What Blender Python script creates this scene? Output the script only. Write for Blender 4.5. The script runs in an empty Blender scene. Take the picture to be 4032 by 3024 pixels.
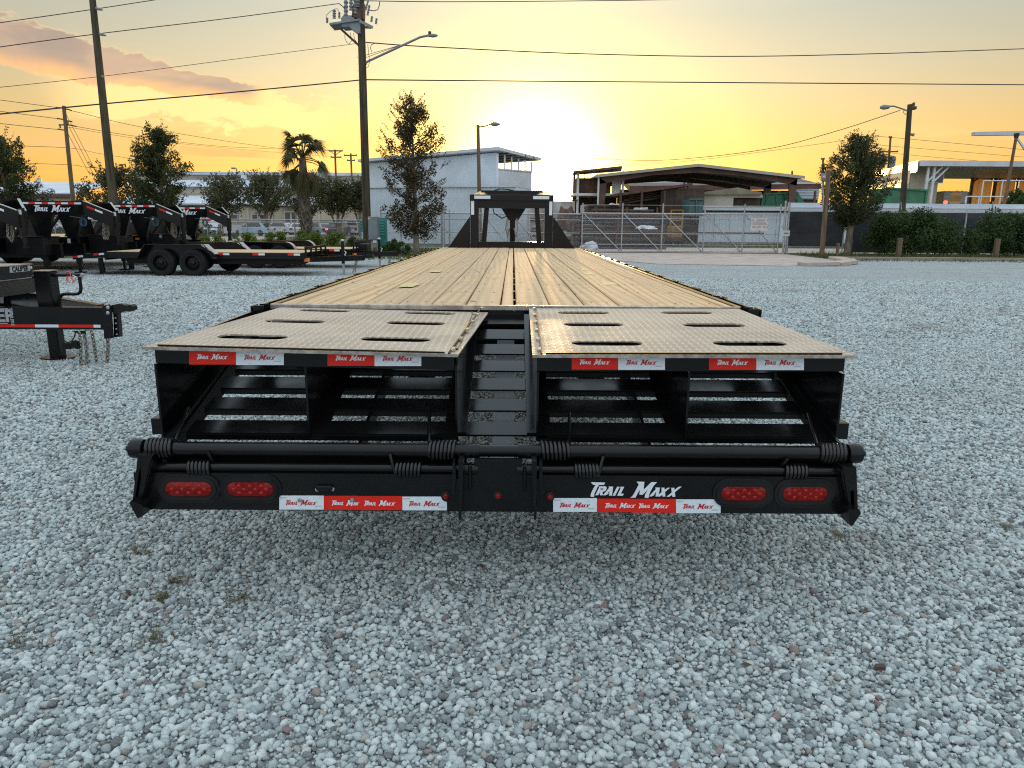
import bpy, bmesh, math, random
import numpy as np
from mathutils import Vector, Matrix, noise as mnoise
from mathutils.geometry import tessellate_polygon
random.seed(7); rng = np.random.default_rng(7)
SC = bpy.context.scene; COL = SC.collection
R = math.radians

# ---------------------------------------------------------------- camera
F, H, TH, RO = 2825.0, 1.38, R(12.55), R(0.4)
cam = bpy.data.cameras.new('camera'); co = bpy.data.objects.new('camera', cam); COL.objects.link(co)
cam.sensor_width = 36.0; cam.lens = 36.0 * F / 4032; cam.clip_start = 0.05; cam.clip_end = 6000
co.matrix_world = Matrix.Translation((0, 0, H)) @ Matrix.Rotation(math.pi/2 - TH, 4, 'X') @ Matrix.Rotation(RO, 4, 'Z')
SC.camera = co
SC.render.engine = 'CYCLES'
SC.cycles.max_bounces = 6; SC.cycles.diffuse_bounces = 3; SC.cycles.glossy_bounces = 3
SC.cycles.transmission_bounces = 3; SC.cycles.transparent_max_bounces = 8
SC.cycles.use_denoising = False; SC.cycles.filter_width = 1.15; SC.cycles.use_adaptive_sampling = True; SC.cycles.adaptive_threshold = 0.006
SC.cycles.caustics_reflective = False; SC.cycles.caustics_refractive = False
vs = SC.view_settings
SC.display_settings.display_device = 'sRGB'
vs.view_transform = 'Standard'; vs.look = 'None'; vs.gamma = 1.0; vs.use_curve_mapping = False
vs.exposure = 0.5

def ray(x, y):
    u, v = x - 2016, y - 1512
    c, s = math.cos(RO), math.sin(RO)
    u, v = u*c + v*s, -u*s + v*c
    return Vector((u, F*math.cos(TH) - v*math.sin(TH), -F*math.sin(TH) - v*math.cos(TH)))
def at(x, y, Y):
    r = ray(x, y); k = Y / r.y
    return Vector((r.x*k, Y, H + r.z*k))
def ground_at(x, y, z=0.0):
    r = ray(x, y); k = (z - H) / r.z
    return Vector((r.x*k, r.y*k, z))
def azel(x, y):
    r = ray(x, y).normalized()
    return math.atan2(r.x, r.y), math.asin(r.z)

# ---------------------------------------------------------------- node helper
def nd(nt, typ, ins=None, **kw):
    n = nt.nodes.new(typ)
    for k, v in kw.items(): setattr(n, k, v)
    for k, v in (ins or {}).items():
        if isinstance(v, bpy.types.NodeSocket): nt.links.new(v, n.inputs[k])
        else: n.inputs[k].default_value = v
    return n
def mth(nt, op, a, b=0.0, c=None, clamp=False):
    ins = {0: a, 1: b}
    if c is not None: ins[2] = c
    return nd(nt, 'ShaderNodeMath', ins, operation=op, use_clamp=clamp).outputs[0]
def sstep(nt, v, a, b, lo=0.0, hi=1.0):
    return nd(nt, 'ShaderNodeMapRange', {0: v, 1: a, 2: b, 3: lo, 4: hi}, interpolation_type='SMOOTHSTEP').outputs[0]
def mixc(nt, f, a, b, blend='MIX'):
    n = nd(nt, 'ShaderNodeMix', data_type='RGBA', blend_type=blend)
    for i, v in ((0, f), (6, a), (7, b)):
        if isinstance(v, bpy.types.NodeSocket): nt.links.new(v, n.inputs[i])
        else: n.inputs[i].default_value = v if i == 0 else (*v[:3], 1)
    return n.outputs[2]
def ramp(nt, fac, stops, interp='EASE'):
    n = nd(nt, 'ShaderNodeValToRGB', {0: fac}); e = n.color_ramp; e.interpolation = interp
    while len(e.elements) < len(stops): e.elements.new(0.5)
    for el, (p, c) in zip(e.elements, stops): el.position = p; el.color = (*c[:3], 1)
    return n.outputs[0]

# ---------------------------------------------------------------- sky and sun
SUN_AZ, SUN_EL = R(1.8), R(3.2)
W = bpy.data.worlds.new('World'); SC.world = W; W.use_nodes = True
nt = W.node_tree; nt.nodes.clear()
gen = nd(nt, 'ShaderNodeTexCoord').outputs['Generated']
dirn = nd(nt, 'ShaderNodeVectorMath', {0: gen}, operation='NORMALIZE').outputs[0]
xyz = nd(nt, 'ShaderNodeSeparateXYZ', {0: dirn}).outputs
az = mth(nt, 'ARCTAN2', xyz[0], xyz[1]); el = mth(nt, 'ARCSINE', xyz[2])
elp = mth(nt, 'DIVIDE', mth(nt, 'MAXIMUM', el, 0.0), math.pi/2)
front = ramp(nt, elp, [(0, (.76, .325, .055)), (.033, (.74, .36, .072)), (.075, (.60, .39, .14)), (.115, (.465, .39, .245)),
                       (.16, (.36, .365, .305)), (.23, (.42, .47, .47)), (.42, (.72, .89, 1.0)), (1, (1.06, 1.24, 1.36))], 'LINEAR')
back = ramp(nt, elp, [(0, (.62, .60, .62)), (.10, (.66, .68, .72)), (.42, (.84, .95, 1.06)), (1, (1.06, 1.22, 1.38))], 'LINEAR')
sh = Vector((math.sin(SUN_AZ), math.cos(SUN_AZ), 0))
sd = Vector((math.sin(SUN_AZ)*math.cos(SUN_EL), math.cos(SUN_AZ)*math.cos(SUN_EL), math.sin(SUN_EL)))
dsh = nd(nt, 'ShaderNodeVectorMath', {0: dirn, 1: sh}, operation='DOT_PRODUCT').outputs['Value']
ds = mth(nt, 'MAXIMUM', nd(nt, 'ShaderNodeVectorMath', {0: dirn, 1: sd}, operation='DOT_PRODUCT').outputs['Value'], 0.0)
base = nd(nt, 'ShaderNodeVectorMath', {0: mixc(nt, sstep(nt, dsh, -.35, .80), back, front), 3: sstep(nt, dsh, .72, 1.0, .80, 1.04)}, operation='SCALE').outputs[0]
g1 = mth(nt, 'MULTIPLY', mth(nt, 'POWER', ds, 330.0), 4.5)
g2 = mth(nt, 'MULTIPLY', mth(nt, 'POWER', ds, 80.0), .74)
g3 = mth(nt, 'MULTIPLY', mth(nt, 'POWER', ds, 20.0), .13)
def scl(col, f): return nd(nt, 'ShaderNodeVectorMath', {0: col, 3: f}, operation='SCALE').outputs[0]
def addv(a, b): return nd(nt, 'ShaderNodeVectorMath', {0: a, 1: b}, operation='ADD').outputs[0]
glow = addv(addv(scl((1, .80, .36), g1), scl((1, .80, .13), g2)), scl((1, .84, .20), g3))
# clouds: one long bank to the left with lit lower edges, small streaks near the horizon, faint wisps
cv = nd(nt, 'ShaderNodeCombineXYZ', {0: az, 1: mth(nt, 'MULTIPLY', el, 2.2), 2: 0.3}).outputs[0]
n1 = nd(nt, 'ShaderNodeTexNoise', {'Vector': cv, 'Scale': 21.0, 'Detail': 10.0, 'Roughness': .64, 'Distortion': .4}).outputs['Fac']
n2 = nd(nt, 'ShaderNodeTexNoise', {'Vector': cv, 'Scale': 7.0, 'Detail': 5.0, 'Roughness': .55, 'Distortion': .8}).outputs['Fac']
def band(p0, p1, th0, th1, nz, amp, wob):
    (a0, e0), (a1, e1) = azel(*p0), azel(*p1)
    s = (e1-e0)/(a1-a0)
    c = mth(nt, 'SUBTRACT', el, mth(nt, 'MULTIPLY_ADD', az, s, e0 - s*a0))
    c = mth(nt, 'ADD', c, mth(nt, 'MULTIPLY', mth(nt, 'SUBTRACT', n2, .5), wob))
    th = nd(nt, 'ShaderNodeMapRange', {0: az, 1: a0, 2: a1, 3: th0, 4: th1}).outputs[0]
    d = mth(nt, 'SUBTRACT', 1.0, mth(nt, 'DIVIDE', mth(nt, 'ABSOLUTE', c), th))
    d = mth(nt, 'ADD', d, mth(nt, 'MULTIPLY', mth(nt, 'SUBTRACT', nz, .5), amp))
    e_ = mth(nt, 'MULTIPLY', sstep(nt, az, a1 + .035, a1 - .03), sstep(nt, az, a0 - .05, a0 + .03))
    return mth(nt, 'MULTIPLY', sstep(nt, d, -.10, .26), e_), mth(nt, 'DIVIDE', c, th)
b1, c1 = band((-150, 130), (1010, 372), .031, .012, n1, 2.2, .024)
core1 = mixc(nt, sstep(nt, c1, -.85, .05), (.76, .37, .13), (.27, .190, .155))
core1 = mixc(nt, sstep(nt, n2, .46, .64, 0, .8), core1, (.43, .275, .185))
core1 = mixc(nt, sstep(nt, b1, .75, .25, 0, .8), core1, (.84, .50, .19))
b2, c2 = band((300, 330), (1280, 480), .030, .022, n1, 3.2, .03)
b3, c3 = band((740, 595), (1060, 612), .0055, .0045, n1, 1.3, .006)
b4, c4 = band((170, 560), (400, 590), .0045, .0055, n1, 1.4, .006)
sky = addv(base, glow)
sky = mixc(nt, mth(nt, 'MULTIPLY', b2, .8), sky, (.90, .59, .22))
sky = mixc(nt, mth(nt, 'MULTIPLY', b1, .95), sky, core1)
sky = mixc(nt, mth(nt, 'MULTIPLY', b3, .75), sky, (.55, .27, .09))
sky = mixc(nt, mth(nt, 'MULTIPLY', b4, .6), sky, (.62, .34, .15))
wis = nd(nt, 'ShaderNodeTexNoise', {'Vector': nd(nt, 'ShaderNodeCombineXYZ', {0: az, 1: mth(nt, 'MULTIPLY', el, 7.0), 2: 3.3}).outputs[0],
         'Scale': 5.0, 'Detail': 6.0, 'Roughness': .55, 'Distortion': .6}).outputs['Fac']
wf = mth(nt, 'MULTIPLY', sstep(nt, wis, .52, .8), sstep(nt, el, .32, .02))
sky = mixc(nt, mth(nt, 'MULTIPLY', wf, .35), sky, (.86, .58, .22))
nis = nd(nt, 'ShaderNodeTexSky', sky_type='NISHITA', sun_disc=False, sun_elevation=SUN_EL, sun_rotation=SUN_AZ, altitude=10, air_density=1.0, dust_density=1.2, ozone_density=1.0)
bgn = nd(nt, 'ShaderNodeBackground', {0: nis.outputs[0], 1: .025})
SKY_STR = 1.0
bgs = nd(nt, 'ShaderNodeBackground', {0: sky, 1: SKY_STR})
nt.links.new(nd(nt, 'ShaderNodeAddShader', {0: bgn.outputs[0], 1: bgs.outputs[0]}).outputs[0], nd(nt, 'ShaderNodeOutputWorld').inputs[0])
W.cycles.sampling_method = 'MANUAL'; W.cycles.sample_map_resolution = 1024

sl = bpy.data.lights.new('sun', 'SUN'); so = bpy.data.objects.new('sun', sl); COL.objects.link(so)
sl.energy = 1.2; sl.angle = R(.6); sl.color = (1.0, .60, .26)
so.rotation_euler = sd.to_track_quat('Z', 'Y').to_euler(); so.location = (0, 0, 60)

# ---------------------------------------------------------------- object helpers
class G:
    def __init__(s): s.v = []; s.f = []
    def add(s, v, f):
        o = len(s.v); s.v += [tuple(p) for p in v]; s.f += [tuple(i+o for i in q) for q in f]; return s
    def obox(s, c, ax, hs):
        c = Vector(c); a = [Vector(q).normalized()*h for q, h in zip(ax, hs)]
        v = [c + a[0]*i + a[1]*j + a[2]*k for i in (-1, 1) for j in (-1, 1) for k in (-1, 1)]
        return s.add(v, [(0, 1, 3, 2), (4, 6, 7, 5), (0, 4, 5, 1), (2, 3, 7, 6), (0, 2, 6, 4), (1, 5, 7, 3)])
    def box(s, x0, x1, y0, y1, z0, z1, b=0.0):
        if b <= 0:
            return s.obox(((x0+x1)/2, (y0+y1)/2, (z0+z1)/2), ((1,0,0),(0,1,0),(0,0,1)), ((x1-x0)/2, (y1-y0)/2, (z1-z0)/2))
        lo = (x0, y0, z0); hi = (x1, y1, z1); v = []; idx = {}
        for i in (0, 1):
            for j in (0, 1):
                for k in (0, 1):
                    for a in range(3):   # vertex offset inward on the two axes other than a
                        p = []
                        for q, t in enumerate((i, j, k)):
                            e = hi[q] if t else lo[q]
                            if q != a: e += -b if t else b
                            p.append(e)
                        idx[(i, j, k, a)] = len(v); v.append(p)
        f = []
        for a in range(3):
            o1, o2 = [q for q in range(3) if q != a]
            for t in (0, 1):
                loop = []
                for (m, n) in ((0, 0), (1, 0), (1, 1), (0, 1)):
                    k = [0, 0, 0]; k[a] = t; k[o1] = m; k[o2] = n
                    loop.append(idx[(*k, a)])
                if (t == 0) != (a == 1): loop.reverse()
                f.append(loop)
        for a in range(3):               # edge chamfers run along axis a
            o1, o2 = [q for q in range(3) if q != a]
            for m in (0, 1):
                for n in (0, 1):
                    k0 = [0, 0, 0]; k0[o1] = m; k0[o2] = n; k1 = list(k0); k1[a] = 1
                    f.append((idx[(*k0, o1)], idx[(*k1, o1)], idx[(*k1, o2)], idx[(*k0, o2)]))
        for i in (0, 1):
            for j in (0, 1):
                for k in (0, 1): f.append((idx[(i, j, k, 0)], idx[(i, j, k, 1)], idx[(i, j, k, 2)]))
        return s.add(v, f)
    def beam(s, p, q, w, h, up=(0, 0, 1)):
        p = Vector(p); q = Vector(q); d = q - p; u = Vector(up)
        side = d.cross(u)
        if side.length < 1e-6: side = d.cross(Vector((1, 0, 0)))
        side.normalize(); u2 = side.cross(d).normalized()
        return s.obox((p+q)/2, (d, side, u2), (d.length/2, w/2, h/2))
    def tube(s, pts, r, n=8, cap=True):
        pts = [Vector(p) for p in pts]; m = len(pts); rs = r if isinstance(r, (list, tuple)) else [r]*m
        o = len(s.v); prev = None
        for i, p in enumerate(pts):
            d = (pts[min(i+1, m-1)] - pts[max(i-1, 0)]).normalized()
            if prev is None:
                a = Vector((0, 0, 1)) if abs(d.z) < .9 else Vector((1, 0, 0))
                x = d.cross(a).normalized()
            else: x = (prev - d*prev.dot(d)).normalized()
            prev = x; y = d.cross(x)
            for k in range(n):
                t = 2*math.pi*k/n; s.v.append(tuple(p + (x*math.cos(t) + y*math.sin(t))*rs[i]))
        for i in range(m-1):
            for k in range(n):
                s.f.append((o+i*n+k, o+i*n+(k+1) % n, o+(i+1)*n+(k+1) % n, o+(i+1)*n+k))
        if cap: s.f.append(tuple(o+k for k in reversed(range(n)))); s.f.append(tuple(o+(m-1)*n+k for k in range(n)))
        return s
    def prism(s, poly, vec):
        vec = Vector(vec); n = len(poly); o = len(s.v); P = [Vector(p) for p in poly]
        s.v += [tuple(p) for p in P] + [tuple(p+vec) for p in P]
        s.f.append(tuple(o+i for i in range(n))); s.f.append(tuple(o+n+i for i in reversed(range(n))))
        for i in range(n):
            j = (i+1) % n; s.f.append((o+i, o+n+i, o+n+j, o+j))
        return s
    def plate(s, loops, fn, vec):
        """flat plate with holes: loops of 2D points, fn maps (u, v) to 3D, vec is the thickness"""
        vec = Vector(vec); tri = tessellate_polygon([[Vector((a, b, 0)) for a, b in l] for l in loops])
        flat = [p for l in loops for p in l]; P = [Vector(fn(a, b)) for a, b in flat]; n = len(P); o = len(s.v)
        s.v += [tuple(p) for p in P] + [tuple(p+vec) for p in P]
        for t in tri: s.f.append(tuple(o+i for i in t)); s.f.append(tuple(o+n+i for i in reversed(t)))
        k = 0
        for l in loops:
            m = len(l)
            for i in range(m): s.f.append((o+k+i, o+k+(i+1) % m, o+n+k+(i+1) % m, o+n+k+i))
            k += m
        return s
    def flat(s, loops, fn):
        tri = tessellate_polygon([[Vector((a, b, 0)) for a, b in l] for l in loops])
        P = [fn(a, b) for l in loops for a, b in l]
        return s.add(P, tri)
    def lathe(s, prof, c, ax, n=20, cap=True):
        c = Vector(c); ax = Vector(ax).normalized()
        x = ax.cross(Vector((0, 0, 1)) if abs(ax.z) < .9 else Vector((1, 0, 0))).normalized(); y = ax.cross(x); o = len(s.v)
        for r, z in prof:
            for k in range(n):
                t = 2*math.pi*k/n; s.v.append(tuple(c + ax*z + (x*math.cos(t)+y*math.sin(t))*r))
        for i in range(len(prof)-1):
            for k in range(n): s.f.append((o+i*n+k, o+i*n+(k+1) % n, o+(i+1)*n+(k+1) % n, o+(i+1)*n+k))
        if cap:
            s.f.append(tuple(o+k for k in reversed(range(n)))); s.f.append(tuple(o+(len(prof)-1)*n+k for k in range(n)))
        return s
    def mesh(s, name, smooth=None):
        me = bpy.data.meshes.new(name); me.from_pydata(s.v, [], s.f); me.validate()
        bm = bmesh.new(); bm.from_mesh(me); bmesh.ops.recalc_face_normals(bm, faces=bm.faces); bm.to_mesh(me); bm.free()
        if smooth:
            me.polygons.foreach_set('use_smooth', [True]*len(me.polygons)); me.set_sharp_from_angle(angle=R(smooth))
        return me

def root_off(p):
    """vector that takes world points into the local space of parent p (things are unrotated while built)"""
    off = Vector((0, 0, 0))
    while p is not None: off -= Vector(p.location); p = p.parent
    return off
def tag(o, label=None, cat=None, group=None, kind=None):
    if label: o['label'] = label
    if cat: o['category'] = cat
    if group: o['group'] = group
    if kind: o['kind'] = kind
    return o
def thing(name, label, cat, loc=(0, 0, 0), group=None):
    o = bpy.data.objects.new(name, None); COL.objects.link(o); o.location = loc; o.empty_display_size = .2
    return tag(o, label, cat, group)
def part(name, g, mat, parent=None, label=None, smooth=None, kind=None, local=False):
    """local=True: the points are already in the parent's own space"""
    me = g if isinstance(g, bpy.types.Mesh) else g.mesh(name, smooth)
    if mat and not me.materials: me.materials.append(mat)
    o = bpy.data.objects.new(name, me); COL.objects.link(o)
    if parent is not None:
        o.parent = parent
        if not local and parent.type == 'EMPTY': o.location = root_off(parent)
    if label: o['label'] = label
    if kind: o['kind'] = kind
    return o
def single(name, g, mat, label, cat, group=None, smooth=None):
    return tag(part(name, g, mat, None, None, smooth), label, cat, group)
def struct(name, g, mat, smooth=None):
    return tag(part(name, g, mat, None, None, smooth), kind='structure')
def copy_tree(o, loc=None, rz=None, label=None, parent=None):
    c = o.copy(); COL.objects.link(c)
    if parent is not None: c.parent = parent
    if loc is not None: c.location = loc
    if rz is not None: c.rotation_euler = (0, 0, rz)
    if label: c['label'] = label
    for ch in list(o.children): copy_tree(ch, parent=c)
    return c
def text_mesh(txt, size, shear=0.0, bold=0.0):
    cu = bpy.data.curves.new('text', 'FONT'); cu.body = txt; cu.size = size; cu.shear = shear; cu.offset = bold
    cu.align_x = 'CENTER'; cu.align_y = 'CENTER'
    ob = bpy.data.objects.new('text', cu); COL.objects.link(ob)
    dg = bpy.context.evaluated_depsgraph_get(); me = bpy.data.meshes.new_from_object(ob.evaluated_get(dg))
    v = [tuple(p.co) for p in me.vertices]; f = [tuple(p.vertices) for p in me.polygons]
    bpy.data.objects.remove(ob); bpy.data.curves.remove(cu); bpy.data.meshes.remove(me)
    return v, f
def text_on(g, txt, size, o, ux, uy, **kw):
    v, f = text_mesh(txt, size, **kw); o = Vector(o); ux = Vector(ux); uy = Vector(uy)
    return g.add([o + ux*p[0] + uy*p[1] for p in v], f)

# ---------------------------------------------------------------- materials
MATS = {}
def mat(name, col, rough=.5, metal=0.0, spec=.5, build=None):
    m = bpy.data.materials.new(name); m.use_nodes = True; t = m.node_tree
    p = t.nodes['Principled BSDF']
    p.inputs['Base Color'].default_value = (*col, 1); p.inputs['Roughness'].default_value = rough
    p.inputs['Metallic'].default_value = metal; p.inputs['Specular IOR Level'].default_value = spec
    if build: build(t, p)
    MATS[name] = m; return m
def ocoord(t): return nd(t, 'ShaderNodeTexCoord').outputs['Object']
def noisef(t, vec, scale, detail=4, rough=.55, dist=0.0):
    return nd(t, 'ShaderNodeTexNoise', {'Vector': vec, 'Scale': scale, 'Detail': detail, 'Roughness': rough, 'Distortion': dist}).outputs['Fac']
def stretch(t, vec, s):
    return nd(t, 'ShaderNodeMapping', {'Vector': vec, 'Scale': s}).outputs[0]
def bump(t, p, h, dist, strength=1.0):
    t.links.new(nd(t, 'ShaderNodeBump', {'Height': h, 'Distance': dist, 'Strength': strength}).outputs[0], p.inputs['Normal'])
def orand(t): return nd(t, 'ShaderNodeObjectInfo').outputs['Random']
def mottled(c0, c1, scale=3.0, detail=5, bumpd=0.0, bscale=None, str_=(1, 1, 1), lo=.3, hi=.7):
    def b(t, p):
        v = stretch(t, ocoord(t), str_)
        f = sstep(t, noisef(t, v, scale, detail), lo, hi)
        t.links.new(mixc(t, f, c0, c1), p.inputs['Base Color'])
        if bumpd: bump(t, p, noisef(t, v, bscale or scale*6, 4), bumpd)
    return b
def paint_build(t, p):
    v = ocoord(t)
    f = sstep(t, noisef(t, v, 2.2, 6, .6), .35, .75)
    t.links.new(mixc(t, f, (.0045, .0048, .0056), (.0085, .0085, .0085)), p.inputs['Base Color'])
    du = noisef(t, v, 7, 8, .7)
    t.links.new(mixc(t, sstep(t, du, .60, .78, 0, .5), mixc(t, f, (.0045, .0048, .0056), (.0085, .0085, .0085)), (.035, .033, .030)), p.inputs['Base Color'])
    t.links.new(nd(t, 'ShaderNodeMapRange', {0: noisef(t, v, 9, 5), 1: .3, 2: .7, 3: .12, 4: .26}).outputs[0], p.inputs['Roughness'])
    bump(t, p, noisef(t, v, 160, 2), .0006, .35)
BLACK = mat('black_paint', (.012, .0125, .014), .28, spec=.30, build=paint_build)
BLACK2 = mat('black_paint_dull', (.016, .016, .017), .45, spec=.22, build=mottled((.006, .006, .0065), (.014, .013, .012), 3))
RUB = mat('tyre_rubber', (.018, .018, .019), .8, spec=.25, build=mottled((.008, .009, .010), (.018, .018, .018), 6))
GRIMM = mat('wheel_rim_black', (.007, .007, .008), .25, spec=.3)
def tread_build(t, p):
    v = ocoord(t); s = nd(t, 'ShaderNodeSeparateXYZ', {0: v}).outputs
    u = mth(t, 'DIVIDE', s[0], .030); w = mth(t, 'DIVIDE', s[1], .030)
    fu = mth(t, 'SUBTRACT', mth(t, 'FRACT', u), .5); fw = mth(t, 'SUBTRACT', mth(t, 'FRACT', w), .5)
    par = mth(t, 'GREATER_THAN', mth(t, 'FLOORED_MODULO', mth(t, 'ADD', mth(t, 'FLOOR', u), mth(t, 'FLOOR', w)), 2.0), .5)
    def loz(a, b):
        q = mth(t, 'ADD', mth(t, 'POWER', mth(t, 'DIVIDE', mth(t, 'ABSOLUTE', a), .47), 2.0), mth(t, 'POWER', mth(t, 'DIVIDE', mth(t, 'ABSOLUTE', b), .17), 2.0))
        return sstep(t, q, 1.0, .2)
    l1 = loz(fu, fw); l2 = loz(fw, fu)
    h = mth(t, 'ADD', mth(t, 'MULTIPLY', l1, mth(t, 'SUBTRACT', 1.0, par)), mth(t, 'MULTIPLY', l2, par))
    bump(t, p, h, .004, .35)
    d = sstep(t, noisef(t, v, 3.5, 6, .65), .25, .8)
    c = mixc(t, d, (.33, .255, .19), (.50, .405, .31))  # beige holds dust and the painted-in sky sheen of a black plate
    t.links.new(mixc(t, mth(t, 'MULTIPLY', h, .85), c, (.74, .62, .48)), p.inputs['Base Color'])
    t.links.new(nd(t, 'ShaderNodeMapRange', {0: noisef(t, v, 5, 5), 1: .3, 2: .7, 3: .40, 4: .55}).outputs[0], p.inputs['Roughness'])
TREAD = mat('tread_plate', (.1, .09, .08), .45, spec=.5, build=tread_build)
def wood_build(t, p):
    v = ocoord(t); r = orand(t)
    v = nd(t, 'ShaderNodeVectorMath', {0: v, 1: nd(t, 'ShaderNodeCombineXYZ', {0: mth(t, 'MULTIPLY', r, 3.1), 1: mth(t, 'MULTIPLY', r, 41.0), 2: mth(t, 'MULTIPLY', r, 7.0)}).outputs[0]}, operation='ADD').outputs[0]
    vg = stretch(t, v, (5.5, .55, 5.5))
    wv = nd(t, 'ShaderNodeTexWave', {'Vector': vg, 'Scale': 1.0, 'Distortion': 16.0, 'Detail': 2.0, 'Detail Scale': .38, 'Detail Roughness': .5}, wave_type='BANDS', bands_direction='X').outputs['Fac']
    fine = noisef(t, stretch(t, v, (110, 2.2, 110)), 1.0, 5, .6)
    blot = noisef(t, stretch(t, v, (4, 1.1, 4)), 1.0, 5, .6)
    c = mixc(t, sstep(t, wv, .30, .80), (.72, .505, .30), (.55, .37, .21))
    c = mixc(t, mth(t, 'MULTIPLY', sstep(t, fine, .48, .75), .30), c, (.40, .28, .16))
    c = mixc(t, mth(t, 'MULTIPLY', sstep(t, blot, .45, .70), .60), c, (.50, .385, .26))
    cross = noisef(t, stretch(t, v, (1.2, 9, 3)), 1.0, 5, .68)
    c = mixc(t, sstep(t, cross, .54, .66, 0, .45), c, (.38, .27, .17))
    c = mixc(t, sstep(t, cross, .40, .30, 0, .35), c, (.74, .58, .37))
    r2 = mth(t, 'FRACT', mth(t, 'MULTIPLY', r, 17.3))
    c = mixc(t, mth(t, 'MULTIPLY', r, .45), c, (.47, .36, .25)); c = mixc(t, mth(t, 'MULTIPLY', r2, .30), c, (.72, .53, .32))
    kn = nd(t, 'ShaderNodeTexVoronoi', {'Vector': stretch(t, v, (7, 2.6, 7)), 'Scale': 1.0, 'Randomness': 1.0}, feature='F1').outputs['Distance']
    c = mixc(t, sstep(t, kn, .12, .05, 0, .75), c, (.11, .065, .035))
    t.links.new(c, p.inputs['Base Color'])
    bump(t, p, mth(t, 'ADD', mth(t, 'MULTIPLY', wv, .25), fine), .0012, .5)
WOOD = mat('deck_wood', (.4, .3, .18), .82, spec=.10, build=wood_build)
STEEL = mat('galvanised_steel', (.42, .43, .44), .42, .75, build=mottled((.34, .35, .36), (.5, .5, .51), 12))
BARE = mat('worn_steel_edge', (.45, .42, .38), .33, .8, build=mottled((.30, .27, .24), (.55, .5, .44), 25))
CHAIN = mat('zinc_chain', (.3, .27, .22), .4, .7, build=mottled((.15, .13, .10), (.36, .33, .27), 60))
REDT = mat('red_reflective_tape', (.60, .022, .012), .4, spec=.25, build=mottled((.66, .020, .010), (.74, .028, .014), 60, lo=.2, hi=.8))
WHT = mat('white_reflective_tape', (.70, .78, .84), .4, spec=.3, build=mottled((.66, .75, .81), (.74, .81, .86), 60))
LETW = mat('white_vinyl', (.74, .79, .84), .4)
LETR = mat('red_vinyl', (.50, .012, .016), .4)
LETG = mat('grey_print', (.42, .45, .48), .5)
def lens_build(t, p):
    v = ocoord(t)
    h = nd(t, 'ShaderNodeTexVoronoi', {'Vector': v, 'Scale': 90.0}).outputs['Distance']
    t.links.new(mixc(t, h, (.30, .008, .006), (.11, .003, .002)), p.inputs['Base Color']); bump(t, p, h, .002, .5)
LENS = mat('red_lens', (.3, .01, .01), .22, spec=.25, build=lens_build)
LED = mat('led_reflector', (.34, .010, .008), .25, spec=.3)
AMBER = mat('amber_lens', (.75, .20, .015), .25)
CONC = mat('concrete', (.42, .38, .34), .85, build=mottled((.36, .295, .25), (.52, .43, .365), 1.6, 7, .004, 40))
TARP = mat('white_tarp', (.6, .62, .64), .6, build=mottled((.5, .52, .54), (.68, .7, .72), 2))
# ================================================================ GROUND
def quad_sheet(x0, x1, y0, y1, z, nx=1, ny=1, zf=None):
    g = G(); V = []
    for j in range(ny+1):
        for i in range(nx+1):
            x = x0+(x1-x0)*i/nx; y = y0+(y1-y0)*j/ny
            V.append((x, y, z + (zf(x, y) if zf else 0)))
    Fc = [(j*(nx+1)+i, j*(nx+1)+i+1, (j+1)*(nx+1)+i+1, (j+1)*(nx+1)+i) for j in range(ny) for i in range(nx)]
    return g.add(V, Fc)
def poly_sheet(pts, z): return G().add([(p[0], p[1], z) for p in pts], [tuple(range(len(pts)))])
def earth_build(t, p):
    v = ocoord(t)
    a = sstep(t, noisef(t, v, .25, 6), .35, .65); b = noisef(t, v, 9, 5)
    c = mixc(t, a, (.060, .075, .030), (.105, .095, .050))
    t.links.new(mixc(t, mth(t, 'MULTIPLY', b, .6), c, (.035, .045, .018)), p.inputs['Base Color'])
    bump(t, p, b, .05)
EARTH = mat('rough_grass_ground', (.08, .08, .04), .9, build=earth_build)
def gravelsheet_build(t, p):
    v = ocoord(t)
    d = nd(t, 'ShaderNodeTexVoronoi', {'Vector': v, 'Scale': 38.0}, feature='F1')
    dist = d.outputs['Distance']; sep = nd(t, 'ShaderNodeSeparateColor', {0: d.outputs['Color']}).outputs
    big = sstep(t, noisef(t, v, .8, 6, .6), .42, .68)
    tr = sstep(t, noisef(t, stretch(t, v, (.18, 1.4, 1)), 1.0, 5, .6), .46, .66)
    c = mixc(t, sep[0], (.37, .405, .405), (.62, .67, .665))
    c = mixc(t, mth(t, 'MULTIPLY', big, .30), c, (.36, .36, .33))
    c = mixc(t, mth(t, 'MULTIPLY', tr, .25), c, (.28, .275, .25))
    c = mixc(t, sstep(t, dist, .40, .70, 0, .75), c, (.07, .075, .075))  # shade in the gaps between stones, painted into the colour
    t.links.new(c, p.inputs['Base Color'])
    bump(t, p, mth(t, 'SUBTRACT', 1.0, dist), .02, .9)
GRAVS = mat('gravel_surface', (.3, .31, .32), .85, build=gravelsheet_build)
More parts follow.
